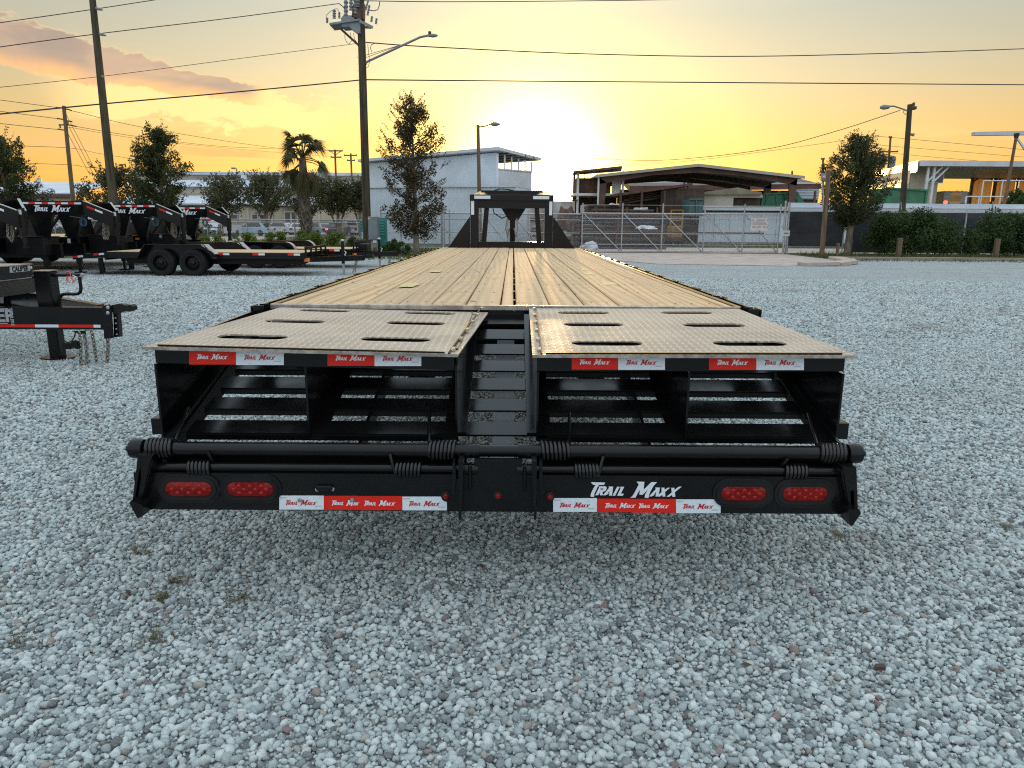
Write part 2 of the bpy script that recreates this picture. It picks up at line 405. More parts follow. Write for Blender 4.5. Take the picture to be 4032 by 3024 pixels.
def stone_build(t, p):
    oi = nd(t, 'ShaderNodeObjectInfo').outputs; r = oi['Random']; v = ocoord(t); loc = oi['Location']
    c = ramp(t, r, [(0, (.16, .18, .18)), (.13, (.37, .425, .425)), (.40, (.55, .635, .625)), (.68, (.66, .745, .73)), (.90, (.80, .865, .845)),
                    (.955, (.54, .55, .51)), (.982, (.42, .38, .33)), (.993, (.32, .22, .20)), (1, (.10, .11, .11))], 'LINEAR')
    sp = noisef(t, v, 3.2, 5, .65)
    c = mixc(t, sstep(t, sp, .54, .70, 0, .6), c, (.80, .83, .83))
    c = mixc(t, sstep(t, noisef(t, v, 1.5, 4), .5, .75, 0, .5), c, (.25, .265, .265))
    big = sstep(t, noisef(t, loc, .8, 6, .6), .42, .68)
    c = mixc(t, mth(t, 'MULTIPLY', big, .25), c, (.34, .34, .31))
    dirt = sstep(t, noisef(t, nd(t, 'ShaderNodeVectorMath', {0: loc, 1: (7.3, 1.9, 0)}, operation='ADD').outputs[0], .55, 5, .6), .58, .72)
    c = mixc(t, mth(t, 'MULTIPLY', dirt, .5), c, (.24, .22, .185))
    t.links.new(c, p.inputs['Base Color'])
    bump(t, p, noisef(t, v, 6, 4, .6), .25, .5)
STONE = mat('gravel_stone', (.3, .32, .33), .62, spec=.4, build=stone_build)
ROAD = mat('asphalt', (.06, .06, .065), .85, build=mottled((.05, .05, .055), (.085, .085, .09), .8, 6, .004, 60))

struct('ground', quad_sheet(-1800, 1800, -60, 3200, -.03), EARTH)
gy = poly_sheet([(-70, -22), (60, -22), (60, 30.6), (14.6, 30.6), (13.6, 30.9), (3.0, 38), (2.6, 31.2), (-7, 30.6), (-13, 27.6), (-70, 27.6)], 0.0)
struct('gravel_yard', gy, GRAVS)
struct('road', quad_sheet(-160, -6, 70, 97, .0), ROAD)
pth = [ground_at(x, y, .004) for x, y in ((760, 962), (1100, 938), (1420, 905), (1420, 899), (1100, 918), (760, 936))]
struct('path', G().add(pth, [tuple(range(6))]), CONC)
struct('yard_road', quad_sheet(2.2, 60, 38.1, 46.5, .002), CONC)
# concrete apron in front of the gate, with its raised kerb return on the right
apr = [(3.1, 37.9), (3.3, 30.5), (5.2, 26.4), (9.6, 25.6), (12.4, 27.2), (13.4, 30.3), (13.6, 37.6)]
ag = G()
for a, b in zip(apr, apr[1:] + apr[:1]): pass
ag.prism([(x, y, .004) for x, y in apr], (0, 0, .016))
struct('apron', ag, CONC)
kg = G()
cr = [(10.3, 25.9), (11.6, 26.2), (12.7, 27.4), (13.3, 29.0), (13.6, 30.7)]
for (a, b), (c, d) in zip(cr, cr[1:]): kg.beam((a, b, .06), (c, d, .09), .55, .12)
struct('kerb', kg, CONC)
KERBW = mat('weathered_timber', (.30, .26, .21), .85, build=mottled((.22, .19, .15), (.36, .32, .26), 4, str_=(.4, 6, 6)))
kt = thing('kerb_timber', 'long low grey timber kerb along the gravel in front of the right hedges', 'kerb', (22, 31.0, 0))
x = 13.9
while x < 44:
    part('timber', G().box(x, x+2.42, 30.9, 31.05, -.02, .13, .012), KERBW, kt); x += 2.44

# gravel: one scatter, denser and finer close to the camera
def scatter_tree():
    ng = bpy.data.node_groups.new('gravel_scatter', 'GeometryNodeTree')
    ng.interface.new_socket('Geometry', in_out='INPUT', socket_type='NodeSocketGeometry')
    ng.interface.new_socket('Geometry', in_out='OUTPUT', socket_type='NodeSocketGeometry')
    gi = ng.nodes.new('NodeGroupInput'); go = ng.nodes.new('NodeGroupOutput')
    pos = nd(ng, 'GeometryNodeInputPosition').outputs[0]
    inst = nd(ng, 'GeometryNodeJoinGeometry')
    for k in range(7):
        ico = nd(ng, 'GeometryNodeMeshIcoSphere', {'Radius': 1.0, 'Subdivisions': 2}).outputs['Mesh']
        vo = nd(ng, 'ShaderNodeVectorMath', {0: pos, 1: (k*5.3, k*2.1, k*9.7)}, operation='ADD').outputs[0]
        nz = nd(ng, 'ShaderNodeTexNoise', {'Vector': vo, 'Scale': .95, 'Detail': 1.5, 'Roughness': .5}).outputs['Color']
        off = nd(ng, 'ShaderNodeVectorMath', {0: nd(ng, 'ShaderNodeVectorMath', {0: nz, 1: (.5, .5, .5)}, operation='SUBTRACT').outputs[0], 3: 1.15}, operation='SCALE').outputs[0]
        sp = nd(ng, 'GeometryNodeSetPosition', {'Geometry': ico, 'Offset': off}).outputs[0]
        sx = (1.25, 1.0, 1.45, 1.1, .95, 1.3, 1.15)[k]; sy = (.85, 1.0, .9, .75, 1.05, 1.0, .8)[k]; sz = (.72, .8, .62, .82, .9, .55, .7)[k]
        tf = nd(ng, 'GeometryNodeTransform', {'Geometry': sp, 'Scale': (sx, sy, sz)}).outputs[0]
        sm = nd(ng, 'GeometryNodeSetMaterial', {'Geometry': tf, 'Material': STONE}).outputs[0]
        sh_ = nd(ng, 'GeometryNodeSetShadeSmooth', {'Geometry': sm}).outputs[0]
        ng.links.new(nd(ng, 'GeometryNodeGeometryToInstance', {0: sh_}).outputs[0], inst.inputs[0])
    sep = nd(ng, 'ShaderNodeSeparateXYZ', {0: pos}).outputs
    join = nd(ng, 'GeometryNodeJoinGeometry')
    def layer(y0, y1, dmin, dens, s0, s1, z0, z1, seed):
        sel = nd(ng, 'FunctionNodeBooleanMath', {0: nd(ng, 'FunctionNodeCompare', {0: sep[1], 1: y0}, operation='GREATER_THAN').outputs[0],
                 1: nd(ng, 'FunctionNodeCompare', {0: sep[1], 1: y1}, operation='LESS_EQUAL').outputs[0]}, operation='AND').outputs[0]
        d = nd(ng, 'GeometryNodeDistributePointsOnFaces', {'Mesh': gi.outputs[0], 'Selection': sel, 'Distance Min': dmin, 'Density Max': dens, 'Density Factor': 1.0, 'Seed': seed}, distribute_method='POISSON')
        rz = nd(ng, 'FunctionNodeRandomValue', {0: (-.5, -.5, 0), 1: (.5, .5, 6.283), 8: seed+1}, data_type='FLOAT_VECTOR').outputs[0]
        r1 = nd(ng, 'FunctionNodeRandomValue', {2: 0.0, 3: 1.0, 8: seed+2}, data_type='FLOAT').outputs[1]
        sc = mth(ng, 'MULTIPLY_ADD', mth(ng, 'POWER', r1, 1.6), s1-s0, s0)
        ix = nd(ng, 'FunctionNodeRandomValue', {4: 0, 5: 6, 8: seed+3}, data_type='INT').outputs[2]
        zz = nd(ng, 'FunctionNodeRandomValue', {2: z0, 3: z1, 8: seed+4}, data_type='FLOAT').outputs[1]
        sp = nd(ng, 'GeometryNodeSetPosition', {'Geometry': d.outputs['Points'], 'Offset': nd(ng, 'ShaderNodeCombineXYZ', {2: zz}).outputs[0]}).outputs[0]
        ip = nd(ng, 'GeometryNodeInstanceOnPoints', {'Points': sp, 'Instance': inst.outputs[0], 'Pick Instance': True, 'Instance Index': ix, 'Rotation': rz, 'Scale': sc})
        ng.links.new(ip.outputs[0], join.inputs[0])
    layer(0, 4.2, .0165, 6800, .0083, .0165, .002, .009, 11)
    layer(0, 4.2, .0115, 11000, .0036, .0068, .000, .009, 57)
    layer(4.2, 9, .0178, 6200, .0088, .0175, .001, .010, 23)
    layer(9, 19, .0300, 2400, .0130, .0250, .001, .012, 31)
    ng.links.new(join.outputs[0], go.inputs[0])
    return ng
gp = [(-2.4, .7), (2.4, .7)]
for yy in (4.2, 9, 19): gp.append((yy*.80 + 1.6, yy))
lp = [(-x_, y_) for x_, y_ in reversed(gp[1:])]
V = []; Fq = []
rows = [(2.3, .7), (4.2*.8+1.4, 4.2), (9*.8+1.4, 9), (19*.76+1.2, 19)]
for i, ((wa, ya), (wb, yb)) in enumerate(zip(rows, rows[1:])):
    # rows cut just short of one another so that each face belongs to one layer
    n = 24
    for k in range(n):
        y0 = ya + (yb-ya)*k/n; y1 = ya + (yb-ya)*(k+1)/n; w0 = wa+(wb-wa)*k/n; w1 = wa+(wb-wa)*(k+1)/n
        o = len(V); V += [(-w0, y0+1e-4, .0), (w0, y0+1e-4, .0), (w1, y1-1e-4, .0), (-w1, y1-1e-4, .0)]; Fq.append((o, o+1, o+2, o+3))
gr = part('gravel', G().add(V, Fq), STONE, kind='stuff')
gr.modifiers.new('scatter', 'NODES').node_group = scatter_tree()

# grass blades, weeds and leaf litter
def blades(name, n, area, h0, h1, m, seed):
    r = np.random.default_rng(seed); x0, x1, y0, y1 = area
    px = r.uniform(x0, x1, n); py = r.uniform(y0, y1, n); hh = r.uniform(h0, h1, n); a = r.uniform(0, 6.283, n)
    lx = r.normal(0, .35, n)*hh; ly = r.normal(0, .35, n)*hh; w = hh*.10 + .006
    keep = np.array([mnoise.noise((x_*.5, y_*.9, seed)) for x_, y_ in zip(px, py)]) > -.25
    px, py, hh, a, lx, ly, w = [q[keep] for q in (px, py, hh, a, lx, ly, w)]; n = len(px)
    v = np.zeros((n*3, 3)); v[0::3] = np.c_[px-np.cos(a)*w, py-np.sin(a)*w, np.zeros(n)]; v[1::3] = np.c_[px+np.cos(a)*w, py+np.sin(a)*w, np.zeros(n)]
    v[2::3] = np.c_[px+lx, py+ly, hh]
    me = bpy.data.meshes.new(name); me.from_pydata(v.tolist(), [], np.arange(n*3).reshape(-1, 3).tolist())
    return part(name, me, m, kind='stuff')
def leaf_mat(name, c0, c1, trans=.35):
    def b(t, p):
        geo = nd(t, 'ShaderNodeNewGeometry').outputs['Random Per Island']
        c = mixc(t, geo, c0, c1); t.links.new(c, p.inputs['Base Color'])
        tr = nd(t, 'ShaderNodeBsdfTranslucent', {0: c}).outputs[0]
        mx = nd(t, 'ShaderNodeMixShader', {0: trans, 1: p.outputs[0], 2: tr}).outputs[0]
        t.links.new(mx, t.nodes['Material Output'].inputs[0])
    return mat(name, c0, .6, spec=.3, build=b)
GRASS = leaf_mat('grass_blades', (.060, .095, .022), (.14, .145, .045), .45)
DRYG = leaf_mat('dry_weed', (.12, .11, .04), (.20, .15, .08))
LITT = leaf_mat('leaf_litter', (.10, .055, .03), (.05, .035, .025), .1)
blades('grass', 16000, (-34, 1.8, 27.8, 40), .05, .24, GRASS, 3)
blades('grass', 7000, (13.9, 40, 31.1, 36.3), .06, .26, GRASS, 4)
blades('grass', 2600, (13.9, 40, 29.3, 30.9), .03, .10, GRASS, 6)
blades('grass', 6000, (2.5, 30, 46.6, 56), .06, .22, GRASS, 5)
wg = G()
for cx, cy in [ground_at(62, 2545)[:2], ground_at(640, 2370)[:2], ground_at(950, 2370)[:2], ground_at(395, 1110)[:2], ground_at(640, 1210)[:2], ground_at(700, 1180)[:2], ground_at(540, 2190)[:2], ground_at(3960, 2090)[:2], ground_at(3300, 2120)[:2], ground_at(600, 2530)[:2], ground_at(700, 2300)[:2]]:
    for k in range(46):
        a = random.uniform(0, 6.28); r0 = random.gauss(0, .035); b = random.uniform(0, 6.28); l = random.uniform(.02, .07)
        bx, by = cx + math.cos(a)*r0*1.4, cy + math.sin(a)*r0
        wg.add([(bx, by, .012), (bx+.004, by+.002, .012), (bx+math.cos(b)*l, by+math.sin(b)*l, random.uniform(.02, .05))], [(0, 1, 2)])
part('dry_weeds', wg, DRYG, kind='stuff')
lg = G()
def litter(cx, cy, s):
    a = random.uniform(0, 6.28); c, q = math.cos(a)*s, math.sin(a)*s; z = .022
    lg.add([(cx-c, cy-q, z), (cx+q*.4, cy-c*.4, z+s*.3), (cx+c, cy+q, z+.004), (cx-q*.4, cy+c*.4, z+s*.1)], [(0, 1, 2, 3)])
for k in range(420):
    y_ = random.uniform(2, 30)**1.0; litter(random.uniform(-.75, .75)*y_, y_, random.uniform(.008, .022)*(1 + y_*.03))
for p_ in ((3095, 1195), (3240, 1298), (3460, 2660)): c_ = ground_at(*p_); litter(c_.x, c_.y, .02 if p_[0] == 3460 else .045)
part('leaf_litter', lg, LITT, kind='stuff')
# ================================================================ LETTERING (traced outlines of the slanted two-word mark)
def _cv(pts, ox, sc): return [((ox + x/sc - 2321.1)/359.3, -(1880 + y/sc - 1957.0)/359.3) for x, y in pts]
_A, _B = (2310, 13.01), (2470, 10.05)
LOGO = [[_cv(l, *k) for l in ls] for ls, k in (
 ([[(145,178),(880,192),(822,326),(566,326),(540,385),(512,402),(500,440),(440,600),(350,800),(338,980),(175,978),(158,930),(165,830),(240,630),(340,420),(390,335),(275,322)]], _A),
 ([[(548,405),(900,400),(965,440),(970,520),(930,610),(860,675),(760,705),(800,882),(650,890),(608,735),(545,890),(400,885),(585,460)],[(630,515),(672,550),(655,580),(785,580),(810,540),(800,515)]], _A),
 ([[(1068,408),(1305,415),(1255,900),(1102,900),(1128,655),(1020,782),(1088,772),(1075,800),(930,888),(806,890),(812,855),(1095,485)]], _A),
 ([[(1505,418),(1640,418),(1420,905),(1285,905)]], _A),
 ([[(1665,418),(1872,418),(1710,795),(1862,795),(1820,908),(1522,908),(1690,500)]], _A),
 ([[(315,105),(628,108),(612,440),(905,118),(1128,120),(1000,280),(880,530),(830,690),(822,782),(680,782),(668,700),(700,590),(785,430),(580,655),(455,655),(465,440),(390,590),(300,780),(95,780),(180,710),(260,560),(410,220)]], _B),
 ([[(1065,345),(1255,345),(1222,640),(1205,722),(1100,722),(1115,520),(1025,635),(1080,632),(950,722),(840,722),(1095,410)]], _B),
 ([[(1312,350),(1435,350),(1448,440),(1560,355),(1660,350),(1470,530),(1490,725),(1380,725),(1365,650),(1275,725),(1208,722),(1226,640),(1335,540)]], _B),
 ([[(1705,352),(1825,352),(1838,440),(2000,305),(2115,305),(1858,540),(1888,732),(1775,732),(1750,650),(1650,732),(1530,732),(1735,550)]], _B))]
def logo(g, o, ux, uz, w, clip=None):
    o = Vector(o); ux = Vector(ux)*w; uz = Vector(uz)*w
    for ls in LOGO: 
        if clip is not None and min(p[0] for p in ls[0]) > clip: continue
        g.flat(ls, lambda a, b: tuple(o + ux*a + uz*b))
    return g

# ================================================================ THE FLATBED TRAILER
TX = -0.033
T = thing('flatbed_trailer', 'big black gooseneck flatbed trailer with timber deck and two folded loading ramps, nearest the camera', 'trailer', (TX, 2.43, 0))
def X(v): return v   # trailer geometry below is written straight in world coordinates
SL = (.90-.56)/(3.75-2.50)
def sz(y): return .56 + (y-2.50)*SL
def px(x, y, Y): return at(x, y, Y)
# deck planks, each with its own gaps and slight cupping
DY0, DY1, DZ = 3.805, 13.33, .958
edges = [-1.205, -1.13]; xs = [-.065 + .001]
left = [-.067-.184*k for k in range(0, 7)]; right = [.015+.185*k for k in range(0, 7)]
spans = [(left[k+1], left[k]) for k in range(6)] + [(TX-1.212, left[6])] + [(left[0], right[0])] + [(right[k], right[k+1]) for k in range(6)] + [(right[6], TX+1.212)]
for i, (a, b) in enumerate(spans):
    g = G(); gap = random.uniform(.0035, .0062); z1 = DZ + random.uniform(-.0035, .0035); n = 9
    a += gap; b -= gap
    if i == 7: b -= .008
    V = []
    w = [(random.uniform(-.0018, .0018), random.uniform(-.0018, .0018), random.uniform(-.002, .002)) for _ in range(n+1)]
    e_ = random.uniform(-.006, .012); ch = .006
    for k in range(n+1):
        y = DY0 + (DY1-DY0)*k/n + (e_ if k == 0 else 0); da, db, dz = w[k]
        V += [(a+da, y, z1-.04), (a+da, y, z1-ch+dz), (a+da+ch, y, z1+dz), (b+db-ch, y, z1+dz), (b+db, y, z1-ch+dz), (b+db, y, z1-.04)]
    Fc = []
    for k in range(n):
        for q in range(6): Fc.append((k*6+q, k*6+(q+1) % 6, (k+1)*6+(q+1) % 6, (k+1)*6+q))
    Fc += [tuple(reversed(range(6))), tuple(n*6+q for q in range(6))]
    part('plank', g.add(V, Fc), WOOD, T)
# bolt heads in rows over the cross members
bg = G(); rows = [3.95 + .61*k for k in range(16)]
for yy in rows:
    for a, b in spans:
        if b - a < .1: continue
        for fx in (.25, .75):
            bg.lathe([(.0055, 0), (.0055, .0012), (.003, .0018)], (a + (b-a)*fx + random.uniform(-.006, .006), yy + random.uniform(-.012, .012), DZ+.0035), (0, 0, 1), 6)
part('deck_bolts', bg, BLACK2, T, kind='stuff')
# paper labels still stuck on some boards
PAP = mat('old_label_paper', (.62, .52, .25), .8, build=mottled((.55, .43, .20), (.72, .62, .33), 30))
for (cx, cy, w_, h_) in ((1612, 1122, .13, .19), (1718, 1068, .11, .13), (2320, 1078, .11, .12), (2395, 1115, .11, .16), (2300, 1062, .09, .09)):
    c = ray(cx, cy); k = (DZ+.005-H)/c.z; c = Vector((c.x*k, c.y*k, DZ+.0052)); g = G(); pts = []
    for q in range(16):
        a = 2*math.pi*q/16; s_ = min(1/max(abs(math.cos(a)), .01), 1/max(abs(math.sin(a)), .01))*random.uniform(.72, 1.0)
        pts.append((c.x + math.cos(a)*s_*w_*.5, c.y + math.sin(a)*s_*h_*2.2*.5, c.z))
    g.prism(pts, (0, 0, .0008)); part('paper_label', g, PAP, T)
# deck edge steel
part('rear_edge_bar', G().box(TX-1.245, TX+1.235, 3.778, 3.802, .935, .9625, .003), BARE, T)
part('rear_header', G().box(TX-1.22, TX+1.22, 3.785, 3.80, .70, .934), BLACK, T)
for s in (-1, 1):
    x0 = TX + s*1.222
    part('side_rail', G().box(min(x0, x0+s*.028), max(x0, x0+s*.028), 3.80, 13.42, .79, .9615, .004), BLACK, T)
    x1 = TX + s*1.30
    part('rub_rail', G().box(min(x1, x1+s*.01), max(x1, x1+s*.01), 3.70, 13.36, .885, .955, .002), BLACK, T)
    yy = 3.74
    while yy < 13.3:
        xa, xb = sorted((TX+s*1.251, TX+s*1.299)); g = G()
        for y_ in (yy-.045, yy+.039): g.box(xa, xb, y_, y_+.006, .86, .962)
        g.box(xa, xb, yy-.0385, yy+.0385, .86, .866)
        xo, xp = sorted((TX+s*1.311, TX+s*1.317)); g.box(xo, xp, yy-.05, yy+.05, .862, .960)
        part('stake_pocket', g, BLACK, T); yy += .61
# chassis: two I beams, cross members, tandem dual axles
for s in (-1, 1):
    g = G(); xc = TX + s*.49
    g.box(xc-.006, xc+.006, 3.82, 13.3, .52, .78); g.box(xc-.075, xc+.075, 3.82, 13.3, .78, .795); g.box(xc-.075, xc+.075, 3.82, 13.3, .505, .52)
    part('chassis_beam', g, BLACK, T)
for yy in rows: part('cross_member', G().box(TX-1.22, TX+1.22, yy-.03, yy+.03, .80, .912), BLACK, T)
def tyre_mesh(r, w):
    p = [(r*.58, -w*.42), (r*.70, -w*.5), (r*.88, -w*.5), (r*.965, -w*.43)]
    for k in range(5):                                # tread ribs
        z = -w*.40 + w*.80*k/5
        p += [(r, z), (r, z+w*.12), (r*.975, z+w*.125), (r*.975, z+w*.155)]
    p += [(r*.965, w*.43), (r*.88, w*.5), (r*.70, w*.5), (r*.58, w*.42)]
    return G().lathe(p, (0, 0, 0), (0, -1, 0), 36, cap=False).mesh('tyre', 40)
def rim_mesh(r, w):
    g = G().lathe([(r*.60, -w*.42), (r*.60, w*.44), (r*.565, w*.45), (r*.53, w*.34), (r*.48, w*.10), (r*.42, w*.12), (r*.36, w*.22), (r*.22, w*.24), (r*.21, w*.20)], (0, 0, 0), (0, -1, 0), 32)
    for k in range(8):
        a = k*math.pi/4; c = Vector((math.cos(a)*r*.43, 0, math.sin(a)*r*.43))
    return g.mesh('rim', 35)
def wheel(parent, c, r=.38, w=.23, axis='x', out=1):
    """wheel > tyre, hub, lug nuts; axis is the axle direction, out the side the dish faces"""
    M = wheel.cache.setdefault((r, w), (tyre_mesh(r, w), rim_mesh(r, w)))
    rim = part('wheel', M[1], GRIMM, parent, local=True)
    rim.location = Vector(c)+root_off(parent) if not wheel.loc else Vector(c)
    rim.rotation_euler = (0, 0, (math.pi/2 if axis == 'x' else 0) + (0 if out > 0 else math.pi))
    part('tyre', M[0], RUB, rim, local=True)
    k = ('hub', r, w)
    if k not in wheel.cache:
        g = G().lathe([(r*.17, w*.20), (r*.165, w*.40), (r*.12, w*.46), (r*.06, w*.47)], (0, 0, 0), (0, -1, 0), 18)
        wheel.cache[k] = g.mesh('hub_cap', 35)
        n = G()
        for q in range(8):
            a = q*math.pi/4 + .2; n.lathe([(r*.035, w*.2), (r*.035, w*.36), (r*.02, w*.38)], (math.cos(a)*r*.29, 0, math.sin(a)*r*.29), (0, -1, 0), 6)
        wheel.cache[k+(1,)] = n.mesh('lug_nuts', 35)
    part('hub_cap', wheel.cache[k], GRIMM, rim, local=True); part('lug_nuts', wheel.cache[k+(1,)], GRIMM, rim, local=True, kind='stuff')
    return rim
wheel.cache = {}; wheel.loc = False
for ya in (8.9, 9.85):
    part('axle', G().tube([(TX-1.05, ya, .39), (TX+1.05, ya, .39)], .06, 12), BLACK, T, smooth=40)
    for s in (-1, 1):
        for xo in (.78, 1.06): wheel(T, (TX+s*xo, ya, .385), .385, .22, 'x', s)
# ---- dovetail
for s in (-1, 1):
    xo = TX + s*1.250; g = G()
    g.prism([(xo, 2.46, .47), (xo, 3.79, .80), (xo, 3.79, .93), (xo, 2.46, .565)], (s*.012, 0, 0)); part('dovetail_side', g, BLACK, T)
    xm = TX + s*.56; g = G()
    g.prism([(xm, 2.46, .45), (xm, 3.79, .72), (xm, 3.79, .862), (xm, 2.46, .50)], (.012, 0, 0)); part('dovetail_beam', g, BLACK, T)
for ya, yb in ((3.674, 3.78), (3.493, 3.605), (3.327, 3.432), (3.155, 3.258), (2.983, 3.085), (2.811, 2.903), (2.631, 2.724)):
    g = G(); nrm = Vector((0, -SL, 1)).normalized(); c = Vector((TX, (ya+yb)/2, sz((ya+yb)/2))) - nrm*.004
    g.obox(c, ((1, 0, 0), (0, 1, SL), nrm), (1.21, (yb-ya)/2*1.03, .004))
    lg_ = .021 if ya > 3.3 else .011
    for xc_ in (-.69, .69): g.obox(Vector((TX+xc_, ya+.002, sz(ya)-.006-lg_)), ((1, 0, 0), (0, 1, SL), nrm), (.52, .003, lg_))
    part('crossbar', g, BLACK, T)
for xa, xb in ((TX-1.235, -.165), (.09, TX+1.235)): part('end_plate', G().box(xa, xb, 2.515, 2.527, .44, .578), BLACK, T)
g = G()
for ya, yb in ((2.52, 3.72),):
    nrm = Vector((0, -SL, 1)).normalized()
    g.obox(Vector((TX, (ya+yb)/2, sz((ya+yb)/2))) - nrm*.062, ((1, 0, 0), (0, 1, SL), nrm), (.043, (yb-ya)/2*1.03, .005))
    g.obox(Vector((TX, (ya+yb)/2, sz((ya+yb)/2))) - nrm*.118, ((1, 0, 0), (0, 1, SL), nrm), (.005, (yb-ya)/2*1.03, .05))
part('centre_beam', g, mat('centre_beam_sheen', (.10, .105, .12), .3, build=mottled((.12, .13, .15), (.17, .18, .20), 5)), T)  # grey colour stands in for sky reflected on the black beam
for s in (-1, 1):
    xa = -1.455 if s < 0 else 1.315; g = G()
    g.box(xa, xa+.045, 2.79, 2.797, .54, .605); g.box(xa, xa+.045, 2.80, 2.90, .60, .606); g.box(xa if s < 0 else xa+.038, (xa if s < 0 else xa+.038)+.007, 2.80, 2.90, .54, .60)
    part('end_bracket', g, BLACK, T)
# ---- ramps: slotted tread plate on three wedge plates with a rear tube
def capsule(cx, cy, a, b, n=10):
    p = []
    for k in range(n+1):
        t = -math.pi/2 + math.pi*k/n; p.append((cx + a - b + math.cos(t)*b, cy + math.sin(t)*b))
    for k in range(n+1):
        t = math.pi/2 + math.pi*k/n; p.append((cx - a + b + math.cos(t)*b, cy + math.sin(t)*b))
    return p
def decal(g_red, x0, x1, y0, y1, Y): pass
RAMPS = {
 -1: dict(corner=[(-1.351, 2.585, .934), (-.198, 2.585, .914), (-.128, 3.755, .950), (-1.215, 3.755, .947)],
          slots=[(850, 1138, 1326), (1417, 1698, 1336), (1040, 1283, 1265), (1518, 1755, 1272), (1186, 1392, 1218), (1597, 1799, 1225)],
          plates=(-1.334, -.775, -.213), tape=[(745, 930, 1374, 1435, 'r'), (930, 1118, 1376, 1437, 'w'), (1290, 1475, 1379, 1440, 'r'), (1475, 1659, 1381, 1441, 'w')]),
 1: dict(corner=[(.074, 2.585, .914), (1.262, 2.585, .920), (1.182, 3.755, .952), (.086, 3.755, .951)],
         slots=[(2250, 2529, 1351), (2807, 3095, 1352), (2219, 2454, 1277), (2690, 2932, 1280), (2196, 2398, 1231), (2601, 2804, 1231)],
         plates=(.093, .658, 1.233), tape=[(2251, 2434, 1395, 1455, 'r'), (2434, 2618, 1397, 1456, 'w'), (2791, 2978, 1397, 1456, 'r'), (2978, 3165, 1397, 1457, 'w')])}
WHITEPRINT = None
def put_tape(parent, x0, x1, y0, y1, Y, kind, clip=None, lw=None, cut=None, off=0):
    """reflective tape with the printed mark, on a face at distance Y"""
    a = at(x0, y1, Y); b = at(x1, y1, Y); c = at(x1, y0, Y); d = at(x0, y0, Y)
    th = Vector((0, -.0012, 0)); o = Vector((0, -.0002 - off, 0))
    pl = [a+o, b+o, c+o, d+o] if not cut else cut_poly(a+o, b+o, c+o, d+o, cut)
    part('reflective_tape', G().prism(pl, th), REDT if kind == 'r' else WHT, parent, 'red reflective tape' if kind == 'r' else 'white reflective tape')
    ux = (b-a).normalized(); uz = (d-a).normalized(); w = lw or (b-a).length*.655
    org = a + ux*((b-a).length - w)*.5 + uz*((d-a).length*.5 - w*.093) + Vector((0, -.0022 - off, 0))
    if clip is not None: org = a + ux*(b-a).length*.24 + uz*((d-a).length*.5 - w*.093) + Vector((0, -.0022 - off, 0))
    part('lettering', logo(G(), org, ux, uz, w, clip), LETW if kind == 'r' else LETR, parent)
    if kind == 'w':
        g = G()
        for (fx, fz) in ((.02, .82), (.80, .20)):   # the faint small print in two corners
            q = a + ux*(b-a).length*fx + uz*(d-a).length*fz + Vector((0, -.0022 - off, 0)); l = .024
            for k in range(7): g.add([q+ux*(k*l/7), q+ux*(k*l/7+l*.09), q+ux*(k*l/7+l*.09)+uz*.0042, q+ux*(k*l/7)+uz*.0042], [(0, 1, 2, 3)])
        part('small_print', g, mat('faint_print', (.55, .48, .50), .5) if 'faint_print' not in MATS else MATS['faint_print'], parent, kind='stuff')
def cut_poly(a, b, c, d, cut):
    ux = (b-a).normalized(); uz = (d-a).normalized()
    if cut == 'tr': return [a, b, c-uz*.011, c-ux*.014, d]
    n = []
    for k in range(7):
        t = math.pi*1.5 - k*math.pi/2/6; n.append(c + (ux*math.cos(t) + uz*math.sin(t))*.020)
    return [a, b] + n + [d]
